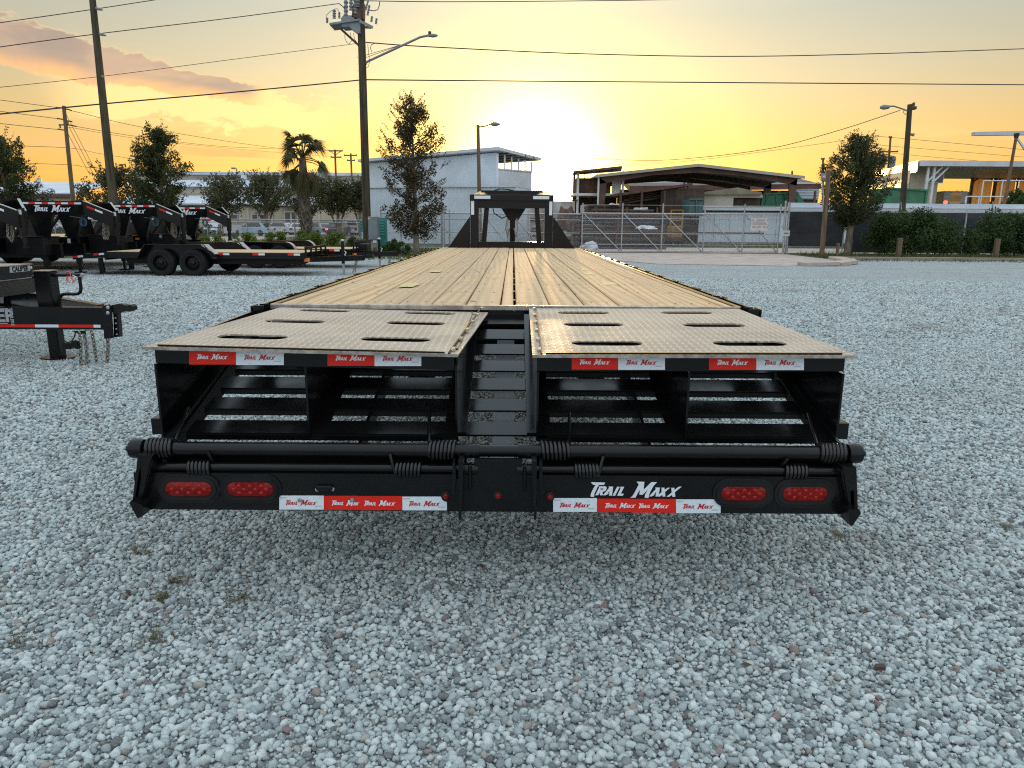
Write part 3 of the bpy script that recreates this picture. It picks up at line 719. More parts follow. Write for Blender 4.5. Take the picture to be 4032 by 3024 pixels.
for s, rp in RAMPS.items():
    c0, c1, c2, c3 = [Vector(p) for p in rp['corner']]
    n = (c1-c0).cross(c3-c0).normalized()
    def on_plate(x, y):
        r = ray(x, y); k = (c0 - Vector((0, 0, H))).dot(n)/r.dot(n); return Vector((r.x*k, r.y*k, H + r.z*k))
    def fn(u, v): 
        z = c0.z + (-(n.x*(u-c0.x) + n.y*(v-c0.y)))/n.z; return (u, v, z)
    loops = [[(c.x, c.y) for c in (c0, c1, c2, c3)]]
    for (xa, xb, yy) in rp['slots']:
        A, B = on_plate(xa, yy), on_plate(xb, yy); cy_ = min((A.y+B.y)/2, 3.67); loops.append(list(reversed(capsule((A.x+B.x)/2, cy_, (B.x-A.x)/2, .050 if cy_ < 3.5 else .040))))
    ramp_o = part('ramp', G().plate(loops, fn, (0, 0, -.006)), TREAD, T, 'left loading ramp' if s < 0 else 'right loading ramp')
    # rim strip with tack welds along the long edges and dark step at the near edge
    def lerp(a, b, t): return a + (b-a)*t
    for a, b, sg in ((c0, c3, 1),) if s > 0 else ((c1, c2, -1),):
        g = G(); g.beam(lerp(a, b, .0)+Vector((sg*.034, 0, .004)), lerp(a, b, 1)+Vector((sg*.034, 0, .004)), .007, .005); part('rim_strip', g, BLACK2, ramp_o)
        g = G()
        for k in range(6):
            t = .04 + k*.18; g.beam(lerp(a, b, t)+Vector((sg*.026, 0, .006)), lerp(a, b, t+.035)+Vector((sg*.026, 0, .006)), .013, .010)
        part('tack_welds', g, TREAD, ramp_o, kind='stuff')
    g = G(); g.beam(c0+Vector((.05, .016, .004)), c1+Vector((-.05, .016, .004)), .010, .006); part('rim_strip', g, BLACK, ramp_o)
    part('plate_edge', G().beam(c0+Vector((0, -.003, -.004)), c1+Vector((0, -.003, -.004)), .005, .011), BARE, ramp_o)
    # rear tube
    xa, xb = c0.x + .027, c1.x - .018
    if s > 0: xa, xb = c0.x + .018, c1.x - .028
    za, zb = c0.z - .010, c1.z - .010
    g = G(); g.prism([(xa, 2.618, za-.056), (xb, 2.618, zb-.056), (xb, 2.618, zb), (xa, 2.618, za)], (0, .05, 0)); part('rear_tube', g, BLACK, ramp_o)
    for tp in rp['tape']: put_tape(ramp_o, *tp[:4], 2.6165, tp[4])
    for i, xp in enumerate(rp['plates']):
        zt = c0.z - .012; g = G(); thk = .008
        poly = [(xp, 2.622, .575), (xp, 2.622, zt-.058), (xp, 2.672, zt-.058), (xp, 2.672, zt), (xp, 3.70, .938), (xp, 3.70, .905)]
        g.prism(poly, (thk, 0, 0)); part('wedge_plate', g, BLACK, ramp_o)
        fl = G(); sx = 1 if (i == 0 or (i == 1 and s < 0)) else -1
        if i == 1 and s > 0: sx = -1
        xa_, xb_ = sorted((xp + (thk if sx > 0 else 0), xp + (thk if sx > 0 else 0) + sx*.05))
        fl.prism([(xa_, 2.622, .572), (xb_, 2.622, .572), (xb_, 3.70, .902), (xa_, 3.70, .902)], (0, 0, .007)); part('flange', fl, BLACK, ramp_o)
        if (i == 2 and s < 0) or (i == 0 and s > 0):   # stiffening angle on the visible inner faces
            xs_ = xp + (thk if s < 0 else 0); sgn = 1 if s < 0 else -1
            st = G(); xa_, xb_ = sorted((xs_, xs_ + sgn*.034))
            st.prism([(xa_, 2.622, .60), (xb_, 2.622, .60), (xb_, 3.66, .925), (xa_, 3.66, .925)], (0, 0, .007))
            part('stiffener', st, BLACK, ramp_o)
# ---- hinge line
HY, HZ = 2.47, .583
HX0, HX1 = at(590, 1770, HY).x, at(3290, 1780, HY).x
for xa, xb in ((HX0, at(1889, 1770, HY).x), (at(2040, 1770, HY).x, HX1)):
    part('hinge_tube', G().lathe([(.0, 0), (.0265, 0.0005), (.0265, xb-xa-.0005), (0, xb-xa)], (xa, HY, HZ), (1, 0, 0), 16, cap=False), BLACK, T, smooth=40)
part('hinge_pin', G().tube([(at(1880, 1770, HY).x, HY, HZ), (at(2050, 1770, HY).x, HY, HZ)], .0215, 16), BLACK, T, smooth=40)
LY, LZ = 2.45, .522
for xa, xb in ((at(610, 1840, LY).x, at(1868, 1840, LY).x), (at(2056, 1840, LY).x, at(3360, 1840, LY).x)):
    part('spring_rod', G().tube([(xa, LY, LZ), (xb, LY, LZ)], .0165, 16), BLACK, T, smooth=40)
SPR = mat('spring_steel', (.013, .0135, .015), .30, build=paint_build)
def spring(x0, x1, y, z, Rr, r, turns, tail=None, tail0=None):
    pts = []
    n = int(turns*18)
    if tail0: pts.append(Vector(tail0))
    for k in range(n+1):
        a = 2*math.pi*k/18 + .6; pts.append(Vector((x0 + (x1-x0)*k/n, y + math.cos(a)*Rr, z + math.sin(a)*Rr)))
    if tail: pts.append(Vector(tail))
    part('spring', G().tube(pts, r, 7), SPR, T, smooth=60)
def sx(p, y=1770, Y=HY): return at(p, y, Y).x
spring(sx(588), sx(684), HY, HZ, .0325, .0074, 6.5, tail=at(740, 1605, 2.66)); spring(sx(1792), sx(1692), HY, HZ, .0325, .0074, 6.5, tail=at(1690, 1610, 2.66))
spring(sx(2132), sx(2238), HY, HZ, .0325, .0074, 6.5, tail=at(2243, 1628, 2.66)); spring(sx(3320), sx(3226), HY, HZ, .0325, .0074, 6.5, tail=at(3180, 1630, 2.66))
spring(sx(748, 1840, LY), sx(840, 1840, LY), LY, LZ-.004, .0265, .0070, 6.2, tail=at(818, 1776, 2.44)); spring(sx(1658, 1840, LY), sx(1562, 1840, LY), LY, LZ-.004, .0265, .0070, 6.5, tail=at(1535, 1786, 2.44))
spring(sx(2262, 1840, LY), sx(2352, 1840, LY), LY, LZ-.004, .0265, .0070, 6.5, tail=at(2376, 1796, 2.44)); spring(sx(3172, 1840, LY), sx(3080, 1840, LY), LY, LZ-.004, .0265, .0070, 6.2, tail=at(3103, 1805, 2.44))
# end knuckles at both ends of the hinge line
for xk, s in ((at(545, 1775, HY).x, -1), (at(3360, 1790, HY).x, 1)):
    g = G().lathe([(.0, -.024), (.033, -.023), (.036, -.010), (.036, .010), (.033, .023), (0, .024)], (xk, HY, HZ), (1, 0, 0), 18, cap=False); part('knuckle', g, BLACK, T, smooth=40)
    part('knuckle_bolt', G().lathe([(.011, 0), (.011, .018), (.006, .02)], (xk + s*.022, HY, HZ), (s, 0, 0), 8), BLACK, T)
# ---- bumper
BY = 2.43
def zy(y): return at(2016, y, BY).z
x0, x1 = at(540, 1990, BY).x, at(3345, 2020, BY).x
zb, zt_ = .366, .506
bx = [at(1838, 1900, BY).x, at(1868, 1900, BY).x, at(2056, 1900, BY).x, at(2088, 1900, BY).x]
g = G(); g.prism([(x0, BY, zb), (x1, BY, zb), (x1, BY, zt_), (bx[2], BY, zt_), (bx[2], BY, .566), (bx[1], BY, .566), (bx[1], BY, zt_), (x0, BY, zt_)], (0, .012, 0))
BUMP = part('bumper', g, BLACK, T)
part('bumper_lip', G().box(x0, x1, BY+.012, BY+.07, zb, zb+.01), BLACK, T)
part('bumper_shelf', G().box(x0+.02, x1-.02, BY+.02, BY+.12, .494, .503), BLACK, T)
def light(cx, cy, wpx):
    c = at(cx, cy, BY); w = (at(cx+wpx/2, cy, BY)-at(cx-wpx/2, cy, BY)).x/2; h = w*.335
    ring = lambda k: [(p[0]*1, p[1]) for p in capsule(0, 0, w*1.0+k, h+k, 12)]
    g = G(); o1 = ring(.014); i1 = list(reversed(ring(-.001))); g.plate([o1, i1], lambda a, b: (c.x+a, BY-.001, c.z+b), (0, -.010, 0))
    o2 = ring(.026); g.plate([o2, list(reversed(ring(.013)))], lambda a, b: (c.x+a, BY-.001, c.z+b), (0, -.005, 0))
    tl = part('tail_light', g, RUB, T)
    g = G(); o = ring(0); n = len(o); rings = [(1.0, .004), (.97, .008), (.88, .0115), (.0, .0125)]; V = []
    for sc_, d in rings: V += [(c.x+a*(1-(1-sc_)*h/w) if sc_ else c.x + a*.6, BY-.001-d, c.z + b*sc_) for a, b in o]
    Fq = [(k*n+i, k*n+(i+1) % n, (k+1)*n+(i+1) % n, (k+1)*n+i) for k in range(3) for i in range(n)]
    part('lens', g.add(V, Fq), LENS, tl, smooth=50)
    g = G()
    for (fx, fz) in [(-.82, 0), (-.30, 0), (.26, 0), (.80, 0), (-.55, .55), (0, .55), (.55, .55), (-.55, -.55), (0, -.55), (.55, -.55)]:
        g.lathe([(.0072, 0), (.0045, .0022), (.0012, .003)], (c.x+fx*w*.85, BY-.0130, c.z+fz*h*.85), (0, -1, 0), 8)
    part('led_cluster', g, LED, tl, smooth=50)
light(746, 1922, 187); light(989, 1923, 185); light(2925, 1940, 182); light(3166, 1941, 181)
def marker(cx, cy):
    c = at(cx, cy, BY); m = part('marker_light', G().lathe([(.0185, 0), (.0185, .004), (.013, .007)], (c.x, BY-.0005, c.z), (0, -1, 0), 16), RUB, T, smooth=40)
    part('marker_lens', G().lathe([(.0115, .006), (.0105, .011), (.006, .014), (.0015, .0148)], (c.x, BY-.0005, c.z), (0, -1, 0), 14), LENS, m, smooth=60)
for p_ in ((1757, 1951), (1960, 1951), (2163, 1955)): marker(*p_)
def bolt(cx, cy, r=.0075):
    c = at(cx, cy, BY); part('bolt', G().lathe([(r, 0), (r, .004), (r*.8, .006), (r*.3, .0065)], (c.x, BY-.002, c.z), (0, -1, 0), 12), STEEL, T, smooth=40)
for p_ in ((1250, 1926), (1311, 1925), (1181, 1968), (1387, 1967)): bolt(*p_)
c = at(1280, 1918, BY); part('plate_lamp', G().box(c.x-.029, c.x+.029, BY-.016, BY-.0005, c.z-.009, c.z+.008, .003), BLACK2, T)
for q in ((1100, 1275, 1951, 2006, 'w', None, None), (1275, 1408, 1952, 2007, 'r', 2.0, None), (1408, 1585, 1953, 2008, 'r', None, None), (1585, 1760, 1955, 2009, 'w', None, 'circ')):
    put_tape(BUMP, *q[:4], BY, q[4], clip=.80 if q[5] else None, lw=.113, cut=q[6])
for q in ((2178, 2350, 1961, 2015, 'w', None, None), (2350, 2487, 1963, 2016, 'r', 2.0, None), (2487, 2662, 1964, 2018, 'r', None, None), (2662, 2837, 1966, 2020, 'w', None, 'tr')):
    put_tape(BUMP, *q[:4], BY, q[4], clip=.95 if q[5] else None, lw=.110, cut=q[6])
a = at(2324, 1957.5, BY); b = at(2681, 1959.5, BY)
part('lettering', logo(G(), a+Vector((0, -.0015, 0)), (b-a).normalized(), (0, 0, 1), (b-a).length), LETW, BUMP, 'large white slanted lettering')
# ---- prop legs that hang below the hinge
def leg_poly(pts, Y, th, name='prop_leg', par=T):
    return part(name, G().prism([tuple(at(x, y, Y)) for x, y in pts], (0, th, 0)), BLACK, par)
lo = leg_poly([(543, 1790), (600, 1795), (588, 1830), (560, 1960), (543, 1960), (556, 1880), (552, 1830), (530, 1970), (522, 1968)], 2.395, .05)
part('leg_rib', G().prism([tuple(at(x, y, 2.40)) for x, y in ((588, 1810), (602, 1810), (566, 1950), (550, 1950))], (0, .09, 0)), BLACK, lo)
part('leg_foot', G().prism([tuple(at(x, y, 2.36)) for x, y in ((509, 1980), (517, 1970), (560, 1990), (558, 2035), (541, 2042))], (0, .07, 0)), BLACK, lo)
lo = leg_poly([(3318, 1838), (3372, 1842), (3378, 2000), (3366, 2000), (3362, 1930), (3348, 1935), (3352, 1996), (3344, 1996)], 2.395, .05)
part('leg_rib', G().prism([tuple(at(x, y, 2.40)) for x, y in ((3310, 1850), (3324, 1850), (3352, 1990), (3338, 1990))], (0, .09, 0)), BLACK, lo)
part('leg_foot', G().prism([tuple(at(x, y, 2.36)) for x, y in ((3340, 2008), (3382, 2004), (3391, 2020), (3356, 2072), (3344, 2066))], (0, .07, 0)), BLACK, lo)
for sgn, cx in ((-1, 1810), (1, 2108)):
    f = lambda d: cx + d*(-sgn)
    lo = leg_poly([(f(-6), 1815), (f(14), 1815), (f(10), 1995), (f(-3), 1995)], 2.375, .06)
    part('leg_rib', G().prism([tuple(at(x, y, 2.385)) for x, y in ((f(-28), 1820), (f(-20), 1820), (f(-14), 1880), (f(-22), 1945), (f(-34), 1945), (f(-29), 1885))], (0, .05, 0)), BLACK, lo)
    part('leg_plate', G().prism([tuple(at(x, y, 2.41)) for x, y in ((f(-27), 1885), (f(2), 1885), (f(2), 1945), (f(-30), 1945))], (0, .008, 0)), BLACK, lo)
    part('leg_foot', G().prism([tuple(at(x, y, 2.38)) for x, y in ((f(-7), 1992), (f(7), 1992), (f(6), 2046), (f(-4), 2049))], (0, .09, 0)), BLACK, lo)
    cc = at(cx - sgn*42, 1842, 2.43); part('rod_collar', G().lathe([(.0, -.028), (.021, -.0275), (.021, .0275), (0, .028)], (cc.x, LY-.005, LZ), (1, 0, 0), 14, cap=False), BLACK, T, smooth=40)
    part('stop_lug', G().box(cc.x-.006, cc.x+.006, 2.405, 2.44, .455, .55, .003), BLACK, T)
w_ = [at(x, y, 2.63) for x, y in ((603, 1412), (583, 1432), (571, 1462), (569, 1490), (580, 1505), (610, 1517))]
part('safety_wire', G().tube(w_, .0011, 5), STEEL, T)
# ---- gooseneck at the far end
GY = 13.36
for s in (-1, 1):
    cx = TX+.005
    xo = cx + s*.75; xi = cx + s*.60; xa, xb = sorted((xo, xi))
    part('upright', G().box(xa, xb, GY, GY+.16, .945, 1.80, .006), BLACK, T)
    part('gusset', G().prism([(cx+s*1.165, GY+.02, .945), (cx+s*.755, GY+.02, .945), (cx+s*.755, GY+.02, 1.50), (cx+s*.77, GY+.02, 1.50)], (0, .014, 0)), BLACK, T)
    part('jack_leg', G().prism([(cx+s*.595, GY+.25, .70), (cx+s*.50, GY+.25, .70), (cx+s*.415, GY+.25, 1.72), (cx+s*.50, GY+.25, 1.72)], (0, .10, 0)), BLACK, T)
    part('neck_rail', G().prism([(cx+s*.752, GY+.03, 1.72), (cx+s*.752, GY+.03, 1.87), (cx+s*.66, 15.1, 2.03), (cx+s*.20, 15.95, 1.93), (cx+s*.20, 15.95, 1.70), (cx+s*.66, 15.1, 1.80)], (-s*.12, 0, 0)), BLACK, T)
    a0, a1 = sorted((cx+s*.735, cx+s*.68)); part('reflective_strip', G().box(a0, a1, GY-.003, GY-.0005, 1.545, 1.885), WHT, T)
    a0, a1 = sorted((cx+s*.675, cx+s*.385)); part('reflective_strip', G().box(a0, a1, GY-.023, GY-.0205, 1.825, 1.88), WHT, T)
    part('chain', G().tube([(cx+s*.10, 15.78, 1.50), (cx+s*.13, 15.74, 1.3), (cx+s*.09, 15.74, 1.10), (cx+s*.05, 15.76, 1.3)], .02, 6), CHAIN, T)
part('cross_head', G().box(TX-.752, TX+.762, GY-.02, GY+.10, 1.79, 1.90, .006), BLACK, T)
part('lower_head', G().box(TX-.595, TX+.605, GY+.02, GY+.14, 1.665, 1.79), BLACK, T)
part('sill', G().box(TX-.59, TX+.60, GY, GY+.12, .945, 1.068, .005), BLACK, T)
part('neck_top', G().box(TX-.62, TX+.63, 14.96, 15.12, 1.92, 2.045, .006), BLACK, T)
part('coupler_box', G().prism([(TX-.25, 15.78, 1.76), (TX+.33, 15.78, 1.76), (TX+.14, 15.78, 1.46), (TX-.06, 15.78, 1.46)], (0, .2, 0)), BLACK, T)
part('coupler_tube', G().tube([(TX+.02, 15.86, 1.47), (TX+.02, 15.86, 1.0)], .062, 14), BLACK, T, smooth=40)
part('cable', G().tube([(TX-.4, 15.0, 1.80), (TX-.36, 15.1, 1.60), (TX-.2, 15.2, 1.50), (TX-.05, 15.3, 1.56)], .012, 6), RUB, T)
part('cable', G().tube([(TX-.36, 15.0, 2.04), (TX-.25, 15.0, 2.075), (TX-.1, 15.0, 2.07), (TX+.05, 15.0, 2.04)], .012, 6), RUB, T)
# ================================================================ TRAILER TONGUE ON THE LEFT
def chain_g(g, pts, L=.050, wr=.0065):
    """real links laid along a polyline"""
    pts = [Vector(p) for p in pts]; seg = []; tot = 0
    for a, b in zip(pts, pts[1:]): seg.append((tot, a, b)); tot += (b-a).length
    n = int(tot/(L*.72)); side = Vector((.31, .95, 0)).normalized()
    for k in range(n):
        s = (k+.5)*tot/n; q = [z for z in seg if z[0] <= s][-1]; d = (q[2]-q[1]).normalized(); c = q[1] + d*(s-q[0])
        e = side - d*side.dot(d); e.normalize(); f = d.cross(e)
        w = (e if k % 2 else f); loop = []
        for j in range(9):
            t = 2*math.pi*j/8; loop.append(c + d*math.cos(t)*L*.5 + w*math.sin(t)*L*.30)
        g.tube(loop, wr, 5, cap=False)
    return g
E1 = thing('equipment_trailer', 'black trailer tongue with drop leg jack, toolbox and hanging chains at the left edge', 'trailer', (-4.2, 6.8, 0))
B1, B0 = at(407, 1298, 6.95), at(407, 1211, 6.95); zlo, zhi = B1.z, B0.z
A0 = ground_at(0, 1209, zhi); 
def chan(name, P, Q, face):
    """C channel between two ground points, web on the side 'face'"""
    P = Vector((P.x, P.y, 0)); Q = Vector((Q.x, Q.y, 0)); d = (Q-P).normalized(); n = Vector((-d.y, d.x, 0))*face; g = G()
    for (o, w, z0, z1) in ((0, .008, zlo, zhi), (.004, .062, zhi-.011, zhi), (.004, .062, zlo, zlo+.011)):
        a = P - n*o; b = Q - n*o; c = b - n*w; e = a - n*w
        g.prism([(p.x, p.y, z0) for p in (a, b, c, e)], (0, 0, z1-z0))
    return part(name, g, BLACK, E1)
dN = (B0 - A0); dN.z = 0; dN.normalize()
near = chan('tongue_channel', A0 - dN*2.0, B0, -1)
Fp = ground_at(145, 1153, zhi); Fq = ground_at(410, 1198, zhi); dF = (Fq-Fp); dF.z = 0; dF.normalize()
chan('tongue_channel', Fp - dF*2.2, Fq, 1)
part('front_crossmember', G().beam(A0 - dN*1.6 + Vector((0, .05, -.1)), Fp - dF*1.5 + Vector((0, 0, -.1)), .08, .2), BLACK, E1)
nN = Vector((dN.y, -dN.x, 0))
def on_near(px, py):   # point on the outer face of the near channel
    r = ray(px, py); k = (A0.x*nN.x + A0.y*nN.y)/(r.x*nN.x + r.y*nN.y); return Vector((r.x*k, r.y*k, H + r.z*k))
for a, b, m in ((-140, 0, 'w'), (0, 140, 'r'), (140, 232, 'w'), (232, 370, 'r'), (370, 397, 'w')):
    z0 = zlo + .020; p = on_near(a, 1295); q = on_near(b, 1294); g = G()
    g.prism([(p.x, p.y, z0), (q.x, q.y, z0), (q.x, q.y, z0+.028), (p.x, p.y, z0+.028)], nN*.0015)
    part('reflective_tape', g, REDT if m == 'r' else WHT, E1, 'red reflective tape' if m == 'r' else 'white reflective tape')
g = G(); o = on_near(-68, 1245) + nN*.002; text_on(g, 'CALIBER', .165, o, dN, (0, 0, 1), bold=.006)
for (pa, pb, y0) in ((-180, 32, 1217), (-180, 32, 1275)):
    a, b = on_near(pa, y0)+nN*.002, on_near(pb, y0)+nN*.002; g.add([a, b, b+Vector((0, 0, .008)), a+Vector((0, 0, .008))], [(0, 1, 2, 3)])
part('lettering', g, LETG, E1)
g = G(); text_on(g, 'TRAILERS', .042, on_near(46, 1247)+nN*.002, (0, 0, -1), dN, bold=.001); part('lettering', g, LETG, E1)
# jack
JY = 7.22; jx = at(211, 1300, JY).x; jz = at(208, 1067, JY).z
part('jack_tube', G().box(jx-.085, jx+.075, JY-.075, JY+.075, .40, jz, .012), BLACK, E1)
part('jack_cap', G().prism([(jx-.088, JY-.078, jz), (jx+.078, JY-.078, jz), (jx+.078, JY+.078, jz), (jx-.088, JY+.078, jz)], (0, 0, .008)), BARE, E1)
part('drop_leg', G().box(jx-.045, jx+.068, JY-.058, JY+.058, .02, .40, .01), BLACK, E1)
g = G(); pl = [(jx-.165, JY+.0), (jx-.11, JY-.10), (jx+.06, JY-.13), (jx+.19, JY-.01), (jx+.11, JY+.11), (jx-.09, JY+.11)]
g.prism([(a, b, .014) for a, b in pl], (0, 0, .012)); part('foot_plate', g, BLACK, E1)
part('side_pin', G().tube([(jx-.085, JY, jz-.055), (jx-.135, JY, jz-.06)], [.02, .017], 10), BLACK, E1, smooth=40)
cz = at(241, 1083, JY).z; cx1 = at(318, 1082, JY).x
part('crank_shaft', G().tube([(jx+.07, JY, cz), (cx1, JY, cz+.003)], .018, 10), GRIMM, E1, smooth=40)
hp = [at(x, y, JY-.02) for x, y in ((312, 1090), (315, 1108), (319, 1135), (316, 1150), (307, 1157), (290, 1158), (262, 1157), (245, 1160), (236, 1171), (232, 1188), (239, 1207))]
part('crank_handle', G().tube(hp, .016, 10), GRIMM, E1, smooth=60)
part('crank_bracket', G().beam((cx1-.02, JY, cz-.05), (cx1+.02, JY, cz+.015), .03, .028), STEEL, E1)
rib = G()
for (a, b, c) in (((256, 1076), (272, 1068), (279, 1084)), ((268, 1085), (262, 1100), (277, 1115)), ((275, 1080), (290, 1110), (300, 1100))):
    rib.tube([at(*a, JY-.03), at(*b, JY-.035), at(*c, JY-.03)], [.004, .012, .004], 4)
part('ribbon', rib, mat('red_ribbon', (.75, .10, .10), .6), E1)
rb = G(); rb.tube([at(285, 1083, JY-.03), at(300, 1090, JY-.035), at(283, 1117, JY-.03), at(292, 1120, JY-.03)], [.004, .01, .008, .003], 4)
part('ribbon', rb, TARP, E1, 'white ribbon')
# coupler on a drilled channel
g = G(); CY = 7.0
for (xa, xb, d) in ((402, 438, -.07), (402, 438, .06)):
    g.prism([at(xa, 1203, CY+d), at(xb, 1203, CY+d), at(xb+8, 1332, CY+d), at(xa+8, 1334, CY+d)], (0, .01, 0))
g.prism([at(402, 1203, CY-.06), at(408, 1203, CY-.06), at(416, 1333, CY-.06), at(410, 1333, CY-.06)], (0, .12, 0)); part('adjuster_channel', g, BLACK, E1)
part('adjuster_plate', G().prism([at(446, 1215, CY-.03), at(464, 1236, CY-.03), at(471, 1326, CY-.03), at(448, 1328, CY-.03)], (0, .06, 0)), BLACK, E1)
for y_ in (1252, 1273, 1295, 1316): c = at(455+(y_-1252)*.07, y_, CY-.03); part('adjuster_hole', G().lathe([(.0085, 0), (.0085, .002)], c, (0, -1, 0), 10), LETG, E1)
for y_ in (1211, 1232): c = at(426, y_, CY-.072); part('bolt', G().lathe([(.018, 0), (.018, .01), (.011, .016)], c, (0, -1, 0), 10), STEEL, E1, smooth=40)
g = G(); P = [at(x, y, CY-.05) for x, y in ((436, 1202), (470, 1196), (496, 1205), (512, 1200), (521, 1207), (523, 1222), (511, 1228), (485, 1226), (462, 1236), (444, 1237))]
g.prism(P, (0, .09, 0)); part('coupler', g, BLACK2, E1)
part('coupler_latch', G().prism([at(x, y, CY-.03) for x, y in ((470, 1197), (478, 1193), (491, 1194), (493, 1200), (484, 1203))], (0, .04, 0)), STEEL, E1)
part('safety_chain', chain_g(G(), [at(311, 1308, 6.9), at(318, 1350, 6.88), at(316, 1400, 6.87), at(322, 1462, 6.86), at(338, 1455, 6.86), at(343, 1400, 6.88), at(338, 1350, 6.9), at(331, 1308, 6.92)]), CHAIN, E1, kind='stuff')
part('safety_chain', chain_g(G(), [at(360, 1304, 7.0), at(370, 1350, 7.0), at(378, 1410, 6.99), at(388, 1443, 6.98), at(425, 1441, 6.98), at(421, 1428, 6.98), at(426, 1380, 6.99), at(424, 1332, 7.0)]), CHAIN, E1, kind='stuff')
part('chain_bracket', G().prism([at(x, y, 6.9) for x, y in ((280, 1303), (332, 1303), (334, 1316), (306, 1316), (296, 1308))], (0, .02, 0)), BLACK, E1)
part('breakaway_cable', G().tube([at(x, y, 6.85) for x, y in ((297, 1306), (294, 1325), (283, 1343), (265, 1349), (250, 1340))], .006, 6), RUB, E1)
g = G(); g.prism([at(x, y, 6.7) for x, y in ((246, 1352), (276, 1351), (286, 1342), (300, 1347), (308, 1374), (296, 1374), (291, 1356), (280, 1375), (246, 1374))], (0, .05, 0)); part('plug_holder', g, BLACK, E1)
# toolbox
q0 = ground_at(-110, 1162, zhi); c0, c1 = at(0, 1052, 7.05), at(128, 1041, 7.55); dT = (c1-c0); dT.z = 0; dT.normalize(); nT = Vector((-dT.y, dT.x, 0))
zt_ = c1.z
TB0 = Vector((c0.x, c0.y, 0)) - dT*.7; TB1 = Vector((c1.x, c1.y, 0))
def tbox(name, a, b, z0, z1, dep, m, b0=0): 
    g = G(); g.prism([(p.x, p.y, z0) for p in (a, b, b+nT*dep, a+nT*dep)], (0, 0, z1-z0)); return part(name, g, m, E1)
zl = at(128, 1088, 7.55).z; zb_ = at(135, 1150, 7.55).z
tbox('toolbox_lid', TB0, TB1, zl, zt_, .45, BLACK); tbox('lid_edge', TB0 - nT*.006, TB1 - nT*.006, zt_, zt_+.008, .46, BARE)
TRB = mat('black_tread_plate', (.02, .02, .02), .3, build=lambda t, p: bump(t, p, nd(t, 'ShaderNodeTexBrick', {'Vector': nd(t, 'ShaderNodeMapping', {'Vector': ocoord(t), 'Rotation': (1.57, .6, .3)}).outputs[0], 'Scale': 14.0, 'Mortar Size': .03}).outputs['Fac'], .006))
tb = tbox('toolbox_body', TB0 + nT*.01, TB1 + dT*.04 + nT*.01, zb_, zl-.014, .45, TRB); tbox('body_edge', TB0 - nT*.004, TB1 + dT*.04 - nT*.004, zl-.012, zl-.003, .46, BARE)
g = G(); o = at(77, 1058, 7.35); rr = (TB0-Vector((0, 0, 0))).dot(nT)
def on_tb(px, py, off=.003):
    r = ray(px, py); k = TB0.dot(nT)/(r.x*nT.x + r.y*nT.y); return Vector((r.x*k, r.y*k, H + r.z*k)) - nT*off
a, b, c, d = on_tb(37, 1074), on_tb(117, 1067), on_tb(116, 1045), on_tb(36, 1050)
part('label_plate', G().prism([a, b, c, d], -nT*.002), LETG, E1)
g = G(); text_on(g, 'CALIBER', .066, (a+b+c+d)/4 - nT*.004, (b-a).normalized(), (0, 0, 1), bold=.003); part('lettering', g, BLACK2, E1)
part('lock', G().lathe([(.016, 0), (.016, .006), (.008, .009)], on_tb(121, 1054, 0), -nT, 12), TARP, E1, smooth=40)
a, b, c, d = on_near(0, 1195), on_near(14, 1193), on_near(13, 1160), on_near(-10, 1160)
part('sticker', G().prism([at(-30, 1196, 7.3), at(14, 1193, 7.3), at(13, 1160, 7.3), at(-30, 1160, 7.3)], (0, .002, 0)), WHT, E1)
part('front_panel', G().prism([at(-200, 1250, 7.33), at(30, 1230, 7.33), at(30, 1158, 7.33), at(-200, 1150, 7.33)], (0, .05, 0)), BLACK, E1)

